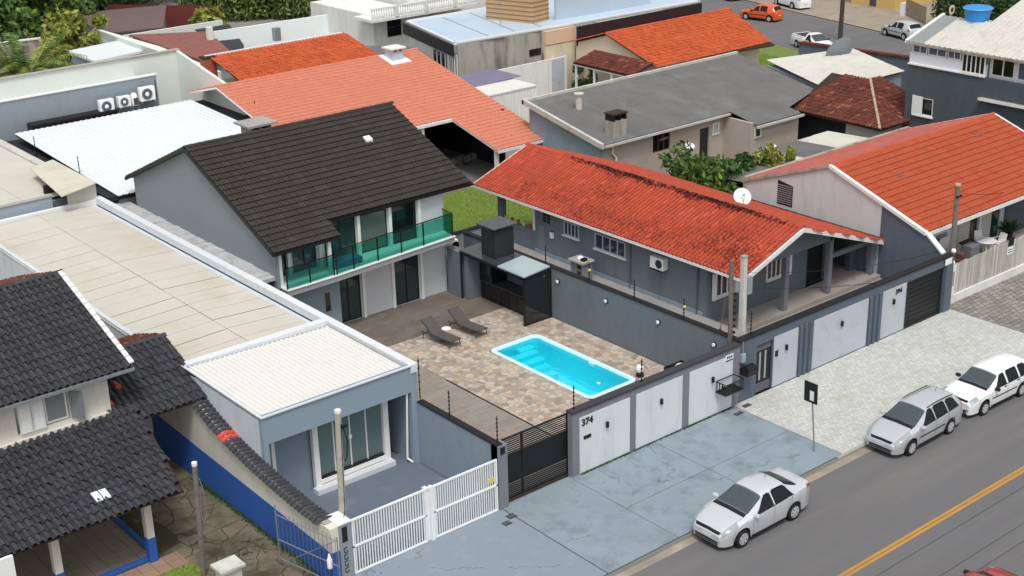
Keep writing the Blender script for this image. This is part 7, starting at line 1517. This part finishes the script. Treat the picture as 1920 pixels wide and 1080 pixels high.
PARATI = dict(L=4.2, W=1.66, wheels=(.82, 3.29), wr=.29, screen=(1.12, 1.85), rear=(3.78, 4.05), hl=(.05, .4), tl=(4.0, 4.16),
    zc=[(0, .62), (.05, .72), (.2, .8), (.6, .88), (1.12, .94), (1.85, 1.36), (2.3, 1.42), (3.3, 1.42), (3.78, 1.38), (4.05, .98), (4.14, .9), (4.2, .7)],
    zb=[(0, .56), (.06, .66), (.3, .76), (1.0, .85), (2, .88), (3.3, .9), (4.0, .9), (4.12, .84), (4.2, .64)],
    wt=[(0, .55), (.1, .62), (.5, .66), (1.0, .68), (1.5, .6), (1.9, .56), (3.6, .55), (3.9, .6), (4.2, .62)],
    wm=[(0, .78), (.05, .86), (.2, .93), (.45, .97), (.9, .99), (2, 1), (3.3, 1), (3.9, .97), (4.12, .93), (4.2, .86)],
    side=[(1.42, 2.2, 1.84, 2.18), (2.3, 3.0, 2.28, 2.98), (3.1, 3.75, 3.08, 3.55)], doors=(1.25, 2.24, 3.05), handles=(2.08, 2.92), hm=M['black_metal'], mm=M['black_metal'], moulding=True)
HATCH = dict(PARATI, L=3.75, wheels=(.72, 3.1), screen=(1.0, 1.7), rear=(3.35, 3.68),
    zc=[(0, .62), (.05, .72), (.2, .8), (.6, .9), (1.0, .97), (1.7, 1.38), (2.2, 1.45), (3.0, 1.43), (3.35, 1.38), (3.68, .98), (3.75, .7)],
    zb=[(0, .56), (.06, .66), (.3, .76), (1.0, .86), (2, .9), (3.4, .92), (3.68, .86), (3.75, .64)],
    wt=[(0, .55), (.1, .62), (.9, .66), (1.4, .6), (1.8, .56), (3.2, .55), (3.5, .6), (3.75, .62)],
    wm=[(0, .76), (.05, .86), (.2, .93), (.45, .97), (.9, .99), (2, 1), (3.2, .99), (3.6, .93), (3.75, .84)],
    side=[(1.3, 2.05, 1.7, 2.03), (2.15, 2.85, 2.13, 2.83)], doors=(1.1, 2.1, 2.9), handles=(1.95, 2.75), tl=(3.45, 3.7))
PICK = dict(HATCH, L=4.3, wheels=(.78, 3.4), rear=(2.2, 2.42), bed=(2.5, 4.15), doors=(1.1, 2.1), handles=(1.95,), side=[(1.3, 2.1, 1.7, 2.0)], tl=(4.12, 4.27),
    zc=[(0, .62), (.05, .72), (.2, .8), (.6, .9), (1.0, .97), (1.7, 1.38), (2.1, 1.42), (2.25, 1.38), (2.45, 1.0), (4.25, .98), (4.3, .8)],
    zb=[(0, .56), (.06, .66), (.3, .76), (1.0, .86), (2, .9), (4.2, .92), (4.3, .75)], wt=[(0, .55), (.1, .62), (.9, .66), (1.4, .6), (1.8, .56), (2.2, .56), (2.5, .68), (4.3, .7)],
    wm=[(0, .76), (.05, .86), (.2, .93), (.45, .97), (.9, .99), (2, 1), (4.1, 1), (4.3, .95)])
silver = carpaint('paint_silver', '#dcdfe4', .4, .3); silver2 = carpaint('paint_silver_grey', '#cdd0d5', .4, .32); white = carpaint('paint_white', '#eceef0', 0, .3)
GC = 'cars parked along the near kerb'
car('parked_car', 'silver saloon car parked nearest the camera by the blue driveway', SEDAN, silver, (2.36, -6.28, -.08), R(180), group=GC)
car('parked_car', 'silver estate car with black roof rails parked in the middle of the row', WAGON, silver2, (11.42, -6.22, -.08), R(181), group=GC)
car('parked_car', 'plain white estate car with black mirrors at the right of the row', PARATI, white, (16.15, -6.22, -.08), R(179), group=GC)
car('driving_car', 'red car just entering at the bottom right edge', HATCH, carpaint('paint_red', '#a5232a', 0, .3), (3.3, -14.35, -.08), R(0))
G2 = 'cars on the far street'
car('driving_car', 'bright orange hatchback driving on the far street', HATCH, carpaint('paint_orange', '#e2581c', 0, .35), (68.75, 50.9, -.09), R(101), group=G2)
car('parked_car', 'white pickup truck parked beside the cream house', PICK, white, (61.9, 39.4, -.09), R(-108), cat='pickup truck', group=G2)
car('parked_car', 'pale silver hatchback parked on the far kerb beside the metal roof', HATCH, carpaint('paint_pale', '#c8ccce', .2, .35), (70.9, 37.3, -.09), R(76), group=G2)
car('parked_car', 'white car cut by the top edge behind the orange hatchback', SEDAN, white, (75.6, 53.2, -.09), R(76), group=G2)
car('parked_car', 'second white car at the top edge left of the orange hatchback', HATCH, white, (74.6, 60.5, -.09), R(76), group=G2)
